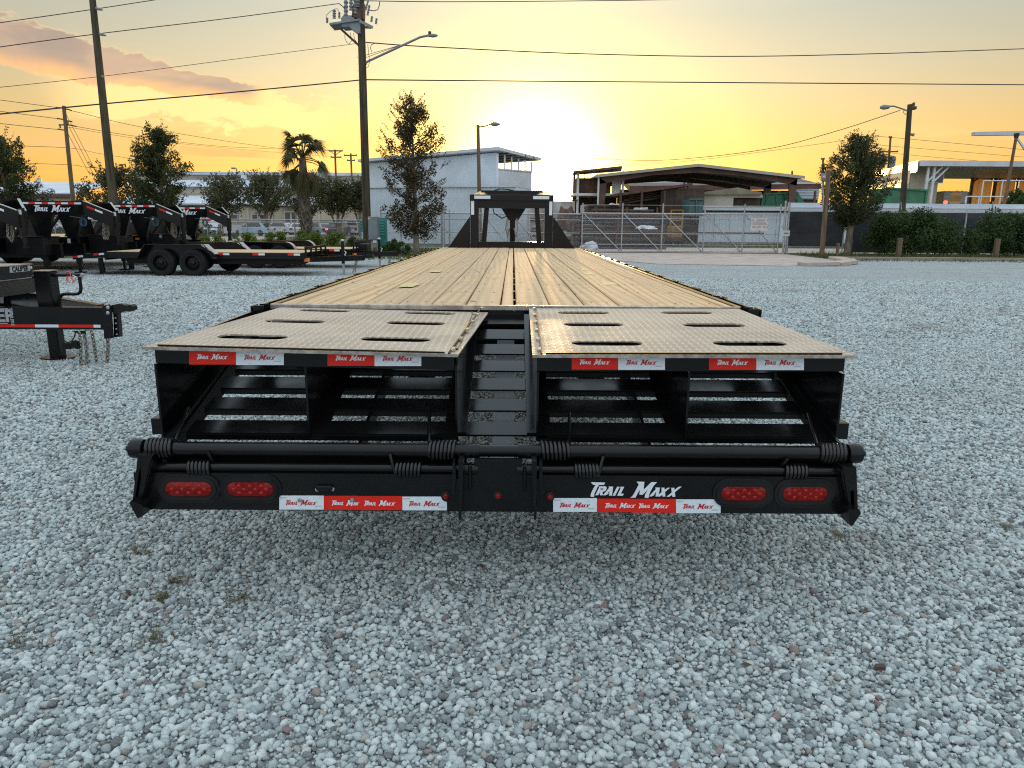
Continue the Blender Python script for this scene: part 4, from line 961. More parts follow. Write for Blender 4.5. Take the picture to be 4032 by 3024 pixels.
# ================================================================ ROW OF GOOSENECK TRAILERS (necks to the right)
GL = ['black gooseneck trailer with lettered neck, front one of the parked row at far left',
      'black gooseneck trailer whose lettered neck shows in the middle of the left row',
      'black gooseneck trailer farthest right of the row, neck tip before the chain link fence',
      'black gooseneck trailer cut by the left picture edge, only its neck tip showing']
def gooseneck(loc):
    o = thing('gooseneck_trailer', GL[0], 'trailer', loc, 'gooseneck trailers parked in a row')
    def P(n, g, m, **k): return part(n, g, m, o, local=True, **k)
    zt, zb = 1.875, 1.54
    for s in (-1, 1):
        y0 = s*.62; th = .10
        g = G(); g.prism([(-2.75, y0-th/2, zb), (-.52, y0-th/2, zb), (-.44, y0-th/2, zt), (-2.75, y0-th/2, zt)], (0, th, 0)); P('neck_beam', g, BLACK)
        g = G(); y1 = s*.13; V = []
        for (x, y, z0, z1) in ((-.52, y0, zb, zt), (-.42, y0, zb-.01, zt), (.02, y1, 1.22, 1.60)):
            V += [(x, y-th/2, z0), (x, y+th/2, z0), (x, y+th/2, z1), (x, y-th/2, z1)]
        Fc = [(0, 1, 2, 3), (8, 9, 10, 11)]
        for k in (0, 4):
            for q in range(4): Fc.append((k+q, k+(q+1) % 4, k+4+(q+1) % 4, k+4+q))
        g.add(V, Fc); P('neck_arm', g, BLACK)
        g = G(); g.prism([(-.43, y0-.052*1, zt+.004), (-.43, y0+.052, zt+.004), (.01, y1+.052, 1.604), (.01, y1-.052, 1.604)], (0, 0, .006)); P('arm_edge', g, BARE)
        g = G(); g.prism([(-3.3, y0-.03, .80), (-2.28, y0-.03, .80), (-2.42, y0-.03, zb), (-2.78, y0-.03, zb)], (0, .06, 0)); P('upright', g, BLACK)
        g = G(); g.beam((-2.32, y0, .95), (-1.82, y0, 1.55), .05, .06); P('brace', g, BLACK2)
        g = G(); g.prism([(-1.86, y0-.05, zb), (-1.22, y0-.05, zb), (-1.42, y0-.05, .92), (-1.66, y0-.05, .92)], (0, .1, 0)); P('neck_bracket', g, BLACK)
        P('jack_leg', G().box(-1.56, -1.44, s*.70-.06, s*.70+.06, .25, 1.0, .01), BLACK)
        g = G(); g.box(-1.53, -1.47, s*.70-.03, s*.70+.03, .03, .26).box(-1.62, -1.38, s*.70-.1, s*.70+.1, .005, .03); P('jack_foot', g, BLACK)
        P('main_beam', G().box(-9, -1.2, s*.5-.05, s*.5+.05, .46, .80), BLACK)
        P('side_channel', G().box(-9, -2.5, s*1.22-.03, s*1.22+.03, .76, .945), BLACK)
    P('neck_plate', G().box(-.58, -.46, -.565, .565, 1.62, 1.84), BLACK)
    k = 10
    for i in range(k):
        x0 = -2.12 + i*.165; P('reflective_tape', G().box(x0, x0+.165, -.6725, -.671, 1.795, 1.84), REDT if i % 2 == 0 else WHT, label='red reflective tape' if i % 2 == 0 else 'white reflective tape')
    for i in range(2):
        f = lambda t: (-.42 + .44*t, -.672 + .49*t*1.0, 1.80 - .27*t)
        a, b = Vector(f(.12+.28*i)), Vector(f(.38+.28*i)); n = Vector((0, -.012, 0))
        P('reflective_tape', G().prism([a+n, b+n, b+n+Vector((0, 0, -.05)), a+n+Vector((0, 0, -.05))], (0, -.0015, 0)), REDT if i == 0 else WHT)
    P('lettering', logo(G(), (-1.66, -.6715, 1.602), (1, 0, 0), (0, 0, 1), .92), LETW)
    P('coupler_tube', G().tube([(0, 0, 1.66), (0, 0, 1.10)], .075, 12).tube([(0, 0, 1.12), (0, 0, .82)], .055, 12).tube([(0, 0, .82), (0, 0, .78)], .085, 12), BLACK, smooth=40)
    P('coupler_pin', G().box(-.03, .06, -.11, -.075, 1.52, 1.62), TARP)
    g = G(); chain_g(g, [(-.25, -.13, 1.32), (-.27, -.14, 1.05), (-.20, -.14, .93), (-.16, -.13, 1.05), (-.17, -.12, 1.30)], .07, .009); chain_g(g, [(-.34, .0, 1.32), (-.38, .0, 1.02), (-.30, .0, .95), (-.27, 0, 1.30)], .07, .009)
    P('safety_chain', g, CHAIN, kind='stuff')
    g = G()
    for k in range(3): g.tube([(-.62+.07*math.cos(t/10*6.283)+.02*k, -.45, 1.36+.10*math.sin(t/10*6.283)) for t in range(11)], .009, 5, cap=False)
    g.tube([(-.62, -.45, 1.46), (-.9, -.5, 1.5)], .008, 5); P('air_hose', g, mat('blue_hose', (.05, .14, .20), .4) if 'blue_hose' not in MATS else MATS['blue_hose'])
    P('toolbox', G().box(-2.38, -1.42, -.86, -.2, .53, .985, .012), BLACK2); P('toolbox_lid', G().box(-2.40, -1.40, -.88, -.18, .986, 1.0, .004), STEEL if False else BLACK)
    P('toolbox_latch', G().lathe([(.045, 0), (.045, .012), (.025, .02)], (-1.9, -.861, .90), (0, -1, 0), 12).box(-1.97, -1.83, -.872, -.862, .955, .98), STEEL)
    for i in range(12): P('plank', G().box(-9, -2.62, -1.19+i*.198, -1.19+i*.198+.19, .905, .945, .004), WOOD)
    P('front_rail', G().box(-2.6, -2.5, -1.25, 1.25, .70, .95), BLACK)
    P('marker_light', G().box(-2.52, -2.40, -1.262, -1.252, .82, .88), AMBER)
    P('sticker', G().box(-2.42, -2.16, -.69, -.653, 1.44, 1.50), WHT)
    P('sticker', G().box(-2.75, -2.66, -1.2565, -1.2525, .78, .90), WHT)
    wheel.loc = True
    for xx in (-7.6, -6.7):
        for s in (-1, 1): wheel(o, (xx, s*.92, .385), .385, .25, 'y', 1 if s < 0 else -1)
    wheel.loc = False
    return o
# dup() copies the first one, part by part
g1 = gooseneck((-10.37, 19.2, 0))
for loc, lb in (((-9.84, 21.9, 0), GL[1]), ((-9.48, 24.5, 0), GL[2]), ((-11.02, 16.5, 0), GL[3])): copy_tree(g1, loc, label=lb)

# ================================================================ CAR HAULER AND UTILITY TRAILER
def low_trailer(name, label, loc, x_rear, x_deck, x_tip, hw, wx, zd, round_f, tape, rack):
    o = thing(name, label, 'trailer', loc)
    def P(n, g, m, **k): return part(n, g, m, o, local=True, **k)
    for s in (-1, 1):
        P('side_rail', G().box(x_rear, x_deck, s*hw-.03, s*hw+.03, zd-.17, zd-.012, .005), BLACK)
        P('frame_rail', G().box(x_rear+.4, x_deck, s*(hw-.25)-.04, s*(hw-.25)+.04, zd-.32, zd-.18, .005), BLACK2)
        f = G(); w0, w1 = sorted((s*(hw+.035), s*(hw+.305))); xa, xb = min(wx)-.50, max(wx)+.50; zt = zd+.20
        if round_f:
            pr = []
            for k in range(9):
                t = math.pi/2*k/8; pr.append((xb-.30+.30*math.sin(t), zt-.30+.30*math.cos(t)))
            out = [(xa, zd-.14)] + [(xa+.30-.30*math.cos(math.pi/2*k/8), zt-.30+.30*math.sin(math.pi/2*k/8)) for k in range(9)] + pr + [(xb, zd-.14)]
        else: out = [(xa-.12, zd-.16), (xa+.14, zt), (xb-.14, zt), (xb+.12, zd-.16)]
        inn = [(x*.0 + (x - (xa+xb)/2)*.975 + (xa+xb)/2, z-.018) for x, z in out]
        ring = out + list(reversed(inn))
        f.prism([(x, w0, z) for x, z in ring], (0, w1-w0, 0)); P('fender', f, BLACK)
        wi = s*(hw+.037); sp = G(); sp.prism([(x, wi, z) for x, z in inn], (0, s*.006, 0)); P('fender_side', sp, BLACK)
        e = G(); (xa_, za_), (xb_, zb_) = out[-3 if not round_f else -9], out[-2 if not round_f else -4]
        if not round_f: e.prism([(out[2][0]-.12, w0, out[2][1]+.003), (out[2][0], w0, out[2][1]+.003), (out[3][0], w0, out[3][1]+.12), (out[3][0]-.05, w0, out[3][1]+.16)], (0, w1-w0, 0))
        else:
            for (a, c), (b, d) in zip(pr[:-1], pr[1:]): e.beam((a, (w0+w1)/2, c+.003), (b, (w0+w1)/2, d+.003), .27, .005)
        P('fender_step', e, STEEL)
        wheel.loc = True
        for x in wx: wheel(o, (x, s*(hw+.17), .35), .35, .22, 'y', 1 if s < 0 else -1)
        wheel.loc = False
        g = G(); g.beam((x_deck-.4, s*(hw-.25), zd-.20), (x_tip-.05, s*.06, zd-.17), .06, .14); P('tongue_beam', g, BLACK)
        for (a, m) in tape:
            P('reflective_tape', G().box(a, a+.16, s*hw+s*.0305-(.0015 if s < 0 else 0), s*hw+s*.0305+(.0015 if s > 0 else 0), zd-.075, zd-.02), REDT if m == 'r' else WHT)
        P('side_marker', G().box(x_deck+.02, x_deck+.16, s*(hw-.12)-.05, s*(hw-.12)+.05, zd-.24, zd-.14, .01), AMBER)
    n = int((x_deck - x_rear)/.001); k = int(2*hw/.19)
    for i in range(k): P('plank', G().box(x_rear, x_deck, -hw+.04+i*(2*hw-.08)/k, -hw+.04+(i+1)*(2*hw-.08)/k-.005, zd-.04, zd, .004), WOOD)
    P('front_beam', G().box(x_deck, x_deck+.06, -hw, hw, zd-.17, zd-.005), BLACK)
    for a in wx: P('axle', G().tube([(a, -hw, .35), (a, hw, .35)], .04, 8), BLACK)
    g = G(); zr = zd+rack
    P('rack_rail', G().box(x_deck+.07, x_deck+.12, -hw, hw, zr-.06, zr, .004), BLACK)
    for q in range(5): yy = -hw+.03 + q*(2*hw-.06)/4; P('rack_post', G().box(x_deck+.075, x_deck+.115, yy-.03, yy+.03, zd-.1, zr-.06), BLACK)
    xj = x_tip-.62; P('jack_tube', G().box(xj-.04, xj+.04, -.04, .04, zd-.33, zd+.28, .006), BLACK); P('jack_foot', G().box(xj-.028, xj+.028, -.028, .028, .02, zd-.33).box(xj-.1, xj+.1, -.07, .07, .004, .02), STEEL)
    P('jack_cap', G().lathe([(.045, 0), (.045, .03), (.02, .05)], (xj, 0, zd+.28), (0, 0, 1), 10), TARP)
    P('ribbon', G().tube([(xj+.05, -.05, zd+.02), (xj+.10, -.06, zd-.02), (xj+.06, -.06, zd-.10), (xj+.1, -.06, zd-.12)], [.006, .022, .018, .005], 5), TARP)
    g = G(); g.prism([(x_tip-.12, -.05, zd-.20), (x_tip+.18, -.045, zd-.16), (x_tip+.24, -.045, zd-.13), (x_tip+.20, -.045, zd-.08), (x_tip+.02, -.05, zd-.09)], (0, .09, 0)); P('coupler', g, BLACK2)
    g = G()
    for yy in (-.1, .1): chain_g(g, [(x_tip-.25, yy, zd-.24), (x_tip-.3, yy, .22), (x_tip-.34, yy*1.5, .05)], .06, .007)
    P('safety_chain', g, CHAIN, kind='stuff')
    P('tail_panel', G().box(x_rear-.06, x_rear, -hw, hw, zd-.22, zd-.02), BLACK)
    return o, P
o1, P1 = low_trailer('car_hauler', 'low black twin axle car trailer with timber deck parked on the gravel before the goosenecks', (-8.0, 20.02, 0), -2.6, 2.5, 3.95, 1.04, (-1.08, -.26), .62, False,
   [(.30, 'r'), (.46, 'w'), (1.22, 'r'), (1.38, 'w'), (2.14, 'r'), (2.30, 'w')], .15)
g = G(); g.prism([(-3.5, -1.03, .40), (-2.66, -1.03, .47), (-2.66, -1.03, .60), (-3.5, -1.03, .50)], (0, 2.06, 0)); P1('dovetail_tail', g, BLACK)
for (x0, z0, z1, m) in ((-3.5, .44, .49, REDT), (-3.36, .455, .505, WHT), (-2.95, .51, .56, REDT), (-2.80, .52, .57, WHT)): P1('reflective_tape', G().prism([(x0, -1.033, z0), (x0+.14, -1.033, z0+.012), (x0+.14, -1.033, z1+.012), (x0, -1.033, z1)], (0, -.002, 0)), m)
for s in (-1, 1):
    g = G(); g.prism([(-3.0, s*.75, .42), (-2.9, s*.75, .45), (-2.86, s*.75, .05), (-3.0, s*.75, .02)], (0, .05, 0)); P1('tail_prop', g, BLACK)
o2, P2 = low_trailer('utility_trailer', 'smaller black trailer with rounded fenders standing behind the car trailer', (-7.0, 23.6, 0), -2.2, 1.95, 3.3, .95, (-.95, -.18), .60, True, [(1.3, 'r'), (1.46, 'w')], .27)
P2('lettering', G().prism([(2.62, -.25, .425), (3.0, -.12, .43), (3.0, -.12, .455), (2.62, -.25, .46)], (0, -.003, 0)), LETW)
P2('winch_block', G().box(2.05, 2.35, -.3, .3, .56, .74, .02), BLACK2)
# ================================================================ BACKGROUND STRUCTURES
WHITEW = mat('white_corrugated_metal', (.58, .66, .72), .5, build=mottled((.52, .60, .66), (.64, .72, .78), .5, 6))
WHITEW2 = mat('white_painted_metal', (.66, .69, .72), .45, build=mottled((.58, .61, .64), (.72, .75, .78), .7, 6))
BEIGE = mat('beige_wall_panel', (.44, .40, .32), .7, build=mottled((.38, .35, .28), (.50, .46, .37), .35, 6))
BEIGE2 = mat('pale_stucco', (.50, .46, .38), .8, build=mottled((.44, .40, .33), (.55, .51, .43), .5, 6))
BROWNS = mat('brown_steel', (.10, .055, .04), .55, build=mottled((.075, .04, .03), (.15, .08, .055), .8, 6))
RUST = mat('rusty_steel', (.10, .055, .035), .75, build=mottled((.045, .03, .024), (.15, .075, .042), 1.5, 7))
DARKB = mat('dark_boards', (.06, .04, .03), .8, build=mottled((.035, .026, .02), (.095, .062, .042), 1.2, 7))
GREENC = mat('green_container_paint', (.03, .16, .09), .5, build=mottled((.025, .13, .07), (.045, .20, .115), 1.1, 6))
TEAL = mat('teal_plastic', (.03, .25, .20), .5, build=mottled((.025, .20, .16), (.05, .30, .25), 2))
GREYC = mat('grey_cabinet_paint', (.20, .235, .26), .45, build=mottled((.18, .21, .235), (.235, .27, .295), 3))
POLEW = mat('pole_timber', (.13, .105, .07), .85, spec=.2, build=mottled((.05, .044, .028), (.105, .09, .06), 3, 7, .006, 40, (3, 3, .35)))
POLEW2 = mat('pole_timber_warm', (.22, .15, .10), .85, build=mottled((.11, .072, .045), (.21, .145, .09), 3, 7, .006, 40, (3, 3, .35)))
WIRE = mat('cable_black', (.03, .028, .026), .6)
GLASS = mat('dark_window_glass', (.03, .032, .035), .08, spec=.8)
INSUL = mat('insulator_grey', (.20, .21, .22), .35)
BAND = mat('roof_sheet', (.55, .60, .66), .45, build=mottled((.48, .53, .59), (.62, .67, .73), .4, 6))
SCREEN = mat('privacy_screen', (.035, .037, .043), .8, build=mottled((.026, .028, .034), (.055, .056, .06), .9, 6))
YEL = mat('yellow_machine_paint', (.55, .30, .03), .5, build=mottled((.22, .125, .02), (.34, .20, .04), 2))
def E_(name, col, st):
    m = bpy.data.materials.new(name); m.use_nodes = True; t = m.node_tree; t.nodes.clear()
    t.links.new(nd(t, 'ShaderNodeEmission', {0: (*col, 1), 1: st}).outputs[0], nd(t, 'ShaderNodeOutputMaterial').inputs[0]); return m
TAILL = E_('lit_tail_light', (1, .08, .05), 3.0)
LAMPL = E_('lit_lamp', (1, .72, .25), 3.5)
def corr(g, a, b, z0, z1, pitch=.3, d=.03):
    """corrugated sheet standing between two ground points"""
    a = Vector(a); b = Vector(b); L = (b-a).length; u = (b-a)/L; n = Vector((u.y, -u.x, 0)); k = max(2, int(L/pitch)); V = []
    for i in range(k):
        for t, o in ((0, 0), (.55, 0), (.65, d), (.9, d)):
            p = a + u*min(L, (i+t)*L/k) + n*o; V += [(p.x, p.y, z0), (p.x, p.y, z1)]
    p = b; V += [(p.x, p.y, z0), (p.x, p.y, z1)]
    m = len(V)//2; return g.add(V, [(2*i, 2*i+2, 2*i+3, 2*i+1) for i in range(m-1)])
def xat(px_, Y, y=870): return at(px_, y, Y).x
def zat(y, Y, px_=2016): return at(px_, y, Y).z

# ---- white metal building in the middle, with the low annex in front
A = Vector((-13.0, 65.8, 0)); C = Vector((-1.2, 55.0, 0)); nF = Vector((10.8, 11.8, 0)).normalized(); B = C + nF*3.9
wb = thing('metal_building', 'tall pale corrugated metal building with open clerestory under its overhanging roof', 'building', C)
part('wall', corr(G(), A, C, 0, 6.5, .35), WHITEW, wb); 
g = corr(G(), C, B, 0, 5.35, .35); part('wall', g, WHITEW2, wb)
D_ = A + nF*9; E2 = B + (A-C)
part('wall', corr(G(), B, B + (A-C)*.98, 0, 5.35, .5), WHITEW2, wb); part('wall', corr(G(), A + nF*3.9, A, 0, 5.6, .5), WHITEW2, wb)
uF = (C-A).normalized(); r0 = A - uF*.5 - nF*.5; r1 = C + uF*.55 - nF*.5; r2 = B + uF*.45 + nF*.55; r3 = A + nF*4.5 - uF*.5
zr0, zr2 = 6.85, 6.42
part('roof', G().prism([(r0.x, r0.y, zr0), (r1.x, r1.y, zr0), (r2.x, r2.y, zr2), (r3.x, r3.y, zr2)], (0, 0, -.22)), BAND, wb)
for i in range(6):
    p = C + nF*(.05 + 3.8*i/5); part('clerestory_post', G().beam(p+Vector((0, 0, 5.35)), p+Vector((0, 0, 6.45-.07*i)), .12, .12), WHITEW2, wb)
part('clerestory_sill', G().beam(C+Vector((0, 0, 5.37)), B+Vector((0, 0, 5.37)), .16, .1), WHITEW2, wb)
for i in range(4):
    p = C + nF*(.7+i*.95) ; part('rafter', G().beam(p + uF*.5 + Vector((0, 0, 6.52-.06*i)), p - uF*5 + Vector((0, 0, 6.52-.06*i)), .1, .16), RUST, wb)
part('corner_trim', G().beam(C + Vector((.02, -.03, 0)), C + Vector((.02, -.03, 6.4)), .16, .16), WHITEW2, wb)
a1, a0 = Vector((.14, 50, 0)), Vector((-10.6, 53.0, 0)); nA = Vector((3.0, 10.7, 0)).normalized()
an = thing('metal_annex', 'low pale corrugated annex wall standing before the tall metal building', 'building', a1)
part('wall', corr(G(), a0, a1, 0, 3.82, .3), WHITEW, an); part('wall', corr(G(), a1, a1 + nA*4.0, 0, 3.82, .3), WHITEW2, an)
part('cap', G().beam(a0 + Vector((-.1, -.04, 3.88)), a1 + Vector((.1, -.04, 3.88)), .16, .10), BAND, an)
part('roof', G().prism([(p.x, p.y, 3.84) for p in (a0, a1, a1+nA*4, a0+nA*4)], (0, 0, .05)), BAND, an)

# ---- tower shed, open canopy and sheds on the right
ts = thing('tower_shed', 'two storey open brown shed with tilted flat roof right of the setting sun', 'shed', (7.3, 62, 0))
YT = 62.0; xl, xr = xat(2272, YT), xat(2447, YT)
for xx in (xl, xr):
    for yy in (YT, YT+4): part('post', G().box(xx-.09, xx+.09, yy-.09, yy+.09, 0, 5.75), WHITEW2 if yy == YT else BROWNS, ts)
g = G(); rf = [(xat(2250, YT), YT-.8, zat(676, YT, 2252)), (xat(2436, YT), YT-.8, zat(656, YT, 2433)), (xat(2470, YT), YT+4.6, zat(668, YT+4.6, 2467)), (xat(2268, YT), YT+4.6, zat(683, YT+4.6, 2280))]
part('roof', G().prism(rf, (0, 0, -.16)), RUST, ts)
part('upper_wall', corr(G(), (xl+.1, YT+.35, 0), (xat(2402, YT), YT+.35, 0), 3.96, 5.2, .4), RUST, ts); part('upper_panel', corr(G(), (xat(2406, YT), YT+.3, 0), (xr-.1, YT+.3, 0), 3.96, 5.45, .4), WHITEW2, ts)
part('upper_floor', G().box(xl-.3, xr+.2, YT-.2, YT+4, 3.75, 3.95), WHITEW2, ts)
part('side_wall', corr(G(), (xl+.02, YT+.1, 0), (xl+.02, YT+4, 0), 3.95, 5.3, .4), RUST, ts)
for i in range(6): part('roof_lath', G().box(xl+.3+i*.55, xl+.38+i*.55, YT+3.58, YT+3.66, 5.3, 5.75), RUST, ts)
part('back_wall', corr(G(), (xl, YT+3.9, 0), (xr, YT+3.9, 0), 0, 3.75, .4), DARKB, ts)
for q in range(2):
    x0 = xat(2286, YT)+q*.58; part('door', G().box(x0, x0+.55, YT+.4, YT+.46, .1, 3.0), WHITEW2, ts)
part('awning', G().box(xat(2250, YT), xl, YT-.5, YT+.8, 3.35, 3.43), RUST, ts)
oc = thing('open_canopy', 'wide open gable canopy on brown steel frames in the yard behind the gate', 'canopy', (15, 62, 0))
XL, XR, XM = xat(2354, 61), xat(3125, 61), xat(2731, 61); ze, zr = 5.2, 6.1
for yy in (61.0, 67, 73):
    for xx, s in ((XL, 1), (XR, -1)):
        part('column', G().prism([(xx, yy, 0), (xx+s*.28, yy, 0), (xx+s*.62, yy, ze-.45), (xx, yy, ze)], (0, .22, 0)), BROWNS, oc)
    for xa, xm in ((XL, XM), (XR, XM)):
        xh = xa + (xm-xa)*.55; zm = ze+(zr-ze)*.55
        part('rafter', G().prism([(xa, yy, ze-.55), (xa, yy, ze), (xm, yy, zr), (xm, yy, zr-.50), (xh, yy, zm-.32)], (0, .2, 0)), BROWNS, oc)
for xa, xm, s in ((XL-.35, XM, 1), (XR+.4, XM, -1)):
    part('roof_slope', G().prism([(xa, 60.5, ze+.0), (xa, 60.5, ze+.14), (xm, 60.5, zr+.14), (xm, 60.5, zr)], (0, 13, 0)), BAND, oc)
    part('fascia', G().prism([(xa, 60.46, ze-.06), (xa, 60.46, ze+.17), (xm, 60.46, zr+.17), (xm, 60.46, zr-.06)], (0, .035, 0)), BEIGE, oc)
part('downpipe', G().tube([(XL-.05, 60.9, 0), (XL-.05, 60.9, ze)], .08, 8), WHITEW2, oc)
for q in (0, .35): part('king_post', G().box(xat(2748, 61)+q, xat(2748, 61)+q+.09, 66.9, 67, 3.5, zr-.1), BROWNS, oc)
ls = thing('long_shed', 'long low dark roofed shed behind the open canopy', 'shed', (22, 82, 0))
part('roof', G().prism([(xat(2462, 82), 80, zat(750, 80)), (xat(3190, 82), 80, zat(744, 80, 3100)), (xat(3190, 82), 88, 6.5), (xat(2462, 82), 88, 6.5)], (0, 0, .55)), BROWNS, ls)
part('roof_edge', G().box(xat(2460, 82), xat(3192, 82), 79.85, 79.98, zat(722, 80, 2800), zat(716, 80, 2800)), BAND, ls)
for i in range(6): xx = xat(2480, 82)+i*3.9; part('post', G().box(xx, xx+.2, 80.1, 80.3, 0, 5.1), BROWNS, ls)
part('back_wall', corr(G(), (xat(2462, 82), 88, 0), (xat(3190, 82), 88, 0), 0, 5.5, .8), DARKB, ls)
ss = thing('scrap_shed', 'dark brown lean-to shed stacked with timber behind the pipe racks', 'shed', (13, 64, 0))
Ys = 58.5
part('roof', G().prism([at(2425, 762, Ys), at(2727, 720, Ys), at(2727, 730, Ys), at(2425, 772, Ys)], (0, 6, 0)), RUST, ss)
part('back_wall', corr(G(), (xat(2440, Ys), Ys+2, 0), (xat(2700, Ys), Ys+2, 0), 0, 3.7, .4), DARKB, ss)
part('front_wall', corr(G(), (xat(2600, Ys), Ys+.3, 0), (xat(2770, Ys), Ys+.3, 0), 0, zat(742, Ys, 2700), .4), DARKB, ss)
for px_ in (2440, 2523, 2612): part('post', G().box(xat(px_, Ys)-.08, xat(px_, Ys)+.08, Ys-.1, Ys+.06, 0, zat(748, Ys)), RUST, ss)
for i in range(5): part('timber_beam', G().beam(at(2445+i*14, 800-i*9, Ys+1), at(2590+i*10, 778-i*8, Ys+1), .2, .2), RUST if i % 2 else DARKB, ss)
bs = thing('beige_shed', 'pale beige shed with low gable roof and dark doorway above the white wall', 'shed', (21, 60, 0)); Yb = 60.5
part('wall', G().box(xat(2768, Yb), xat(2882, Yb), Yb, Yb+4, 0, zat(766, Yb, 2800)), BEIGE2, bs); part('wall', G().box(xat(2882, Yb), xat(2995, Yb), Yb+.5, Yb+4, 0, zat(766, Yb, 2900)), DARKB, bs)
part('lintel', G().box(xat(2882, Yb), xat(2995, Yb), Yb, Yb+.2, zat(778, Yb, 2900), zat(766, Yb, 2900)), BEIGE2, bs)
part('roof', G().prism([at(2764, 766, Yb-.3), at(2764, 757, Yb-.3), at(2905, 738, Yb-.3), at(3000, 757, Yb-.3), at(3000, 766, Yb-.3)], (0, 5, 0)), mat('old_roof', (.22, .19, .13), .8, build=mottled((.16, .14, .1), (.28, .24, .17), 1)), bs)
def rolloff(label, pts, Y, dep, m, ribs):
    o = thing('scrap_container', label, 'container', (at(*pts[0], Y).x, Y, 0)); P = [at(*p, Y) for p in pts]
    part('shell', G().prism(P, (0, dep, 0)), m, o)
    for t in ribs:
        a = P[0].lerp(P[1], t); b = P[-1].lerp(P[2], t) if len(P) == 4 else P[-1].lerp(P[-2], t)
        part('rib', G().beam(a + Vector((0, -.05, 0)), b + Vector((0, -.05, 0)), .1, .14, (0, 1, 0)), m, o)
    part('top_rim', G().beam(P[-1] + Vector((0, -.06, 0)), P[-2] + Vector((0, -.06, 0)), .14, .14), m, o); return o
rolloff('green open scrap container with sloping right end above the white wall', [(2992, 830), (3190, 830), (3142, 758), (3005, 764)], 62, 3, GREENC, (.1, .35, .6, .85))
rolloff('green scrap container beside the right street light pole', [(3488, 830), (3645, 830), (3655, 750), (3492, 740)], 62, 3, GREENC, (.45, .95))
rolloff('rust brown scrap bin topped by pale sheets behind the gate', [(2318, 845), (2442, 845), (2442, 811), (2316, 809)], 52, 3, RUST, (.2, .5, .8))
rolloff('teal container at the right end of the dark lean-to shed', [(2712, 850), (2770, 850), (2768, 784), (2714, 785)], 56, 2.5, mat('dull_teal_paint', (.07, .13, .13), .6), (.5,))
g = G(); g.prism([at(x, y, 51.5) for x, y in ((2402, 806), (2410, 799), (2425, 803), (2436, 801), (2440, 808))], (0, 1, 0)); single('white_sheet', g, TARP, 'crumpled white sheet on top of the brown scrap bin', 'sheet')
g = G(); g.prism([at(x, y, 51) for x, y in ((2503, 828), (2505, 817), (2520, 818), (2522, 824), (2528, 817), (2551, 816), (2551, 824), (2526, 826))], (0, 1, 0)); single('white_boards', g, TARP, 'pair of white boards lying on the pipe rack', 'boards')
# pipe racks
def rack(label, px0, px1, Y, z0, rows, m, r, seed):
    x0, x1 = xat(px0, Y), xat(px1, Y); o = thing('pipe_rack', label, 'rack', ((x0+x1)/2, Y, 0), 'steel racks behind the gate'); rr = random.Random(seed); z = z0
    for k in range(rows):
        for j in range(2): part('pipe', G().tube([(x0 + rr.uniform(0, .5), Y + j*r*2.1 + rr.uniform(-.03, .03), z + r), (x1 - rr.uniform(0, .7), Y + j*r*2.1, z + r)], r, 8), m[k % len(m)], o, smooth=40)
        z += r*2 + .03
    for t in (.06, .5, .94): part('rack_post', G().box(x0+(x1-x0)*t-.05, x0+(x1-x0)*t+.05, Y-.25, Y-.15, 0, z+.1), RUST, o)
    part('rack_beam', G().box(x0, x1, Y-.3, Y-.12, z0-.12, z0), RUST, o); return o
BLUEP = mat('blue_grey_pipe', (.10, .13, .19), .5); BLK = mat('black_pipe', (.03, .03, .035), .5)
rack('lowest stack of black pipes behind the gate', 2230, 2625, 43, .12, 3, (BLK, DARKB), .14, 1)
rack('middle rack of rusty pipes behind the gate', 2232, 2632, 45.5, .95, 5, (DARKB, RUST, BLK), .10, 2)
rack('top rack with blue grey pipes behind the gate', 2330, 2600, 47.5, 1.55, 4, (BLUEP, RUST, BLUEP, DARKB), .09, 3)
# yellow lift
yl = thing('platform_lift', 'yellow platform lift standing behind the gate left of the white wall', 'lift', (at(2662, 950, 50).x, 50, 0)); x0, x1 = xat(2640, 50), xat(2686, 50)
for xx in (x0, x1): part('mast', G().box(xx-.05, xx+.05, 49.9, 50.0, .4, zat(822, 50)), YEL, yl)
for y_ in (823, 836, 850, 863): part('rail', G().box(x0, x1, 49.92, 49.98, zat(y_, 50)-.035, zat(y_, 50)+.035), YEL, yl)
part('body', G().box(x0+.02, x1-.02, 49.7, 51, .55, zat(885, 50), .05), YEL, yl); part('chassis', G().box(x0-.05, x1+.05, 49.6, 51.2, .3, .55, .04), DARKB, yl)
for xx in (x0, x1):
    for yy in (49.8, 51): part('wheel', G().lathe([(.05, -.09), (.28, -.09), (.30, 0), (.28, .09), (.05, .09)], (xx, yy, .3), (1, 0, 0), 16), RUB, yl, smooth=40)
# crumpled tarp and boards by the gate
def crumple(name, label, c, sx, sy, sz_, m, cat, seed):
    bm = bmesh.new(); bmesh.ops.create_icosphere(bm, subdivisions=3, radius=1)
    for v in bm.verts:
        n_ = mnoise.noise(Vector((v.co.x*1.8+seed, v.co.y*1.8, v.co.z*1.8))); q = 1 + .55*n_
        v.co = Vector((v.co.x*sx*q, v.co.y*sy*q, max(-.05, v.co.z*sz_*q)))
    me = bpy.data.meshes.new(name); bm.to_mesh(me); bm.free(); me.materials.append(m); o = bpy.data.objects.new(name, me); COL.objects.link(o); o.location = c; return tag(o, label, cat)
crumple('tarp_heap', 'crumpled white tarp heap on the ground behind the left gate panel', (xat(2322, 41), 41, .0), .55, .4, .42, TARP, 'tarp', 3)
crumple('rubble_heap', 'rusty scrap heap before the white panel right of the gooseneck', (xat(2235, 52), 52, 1.0), .9, .8, 1.5, RUST, 'heap', 8)
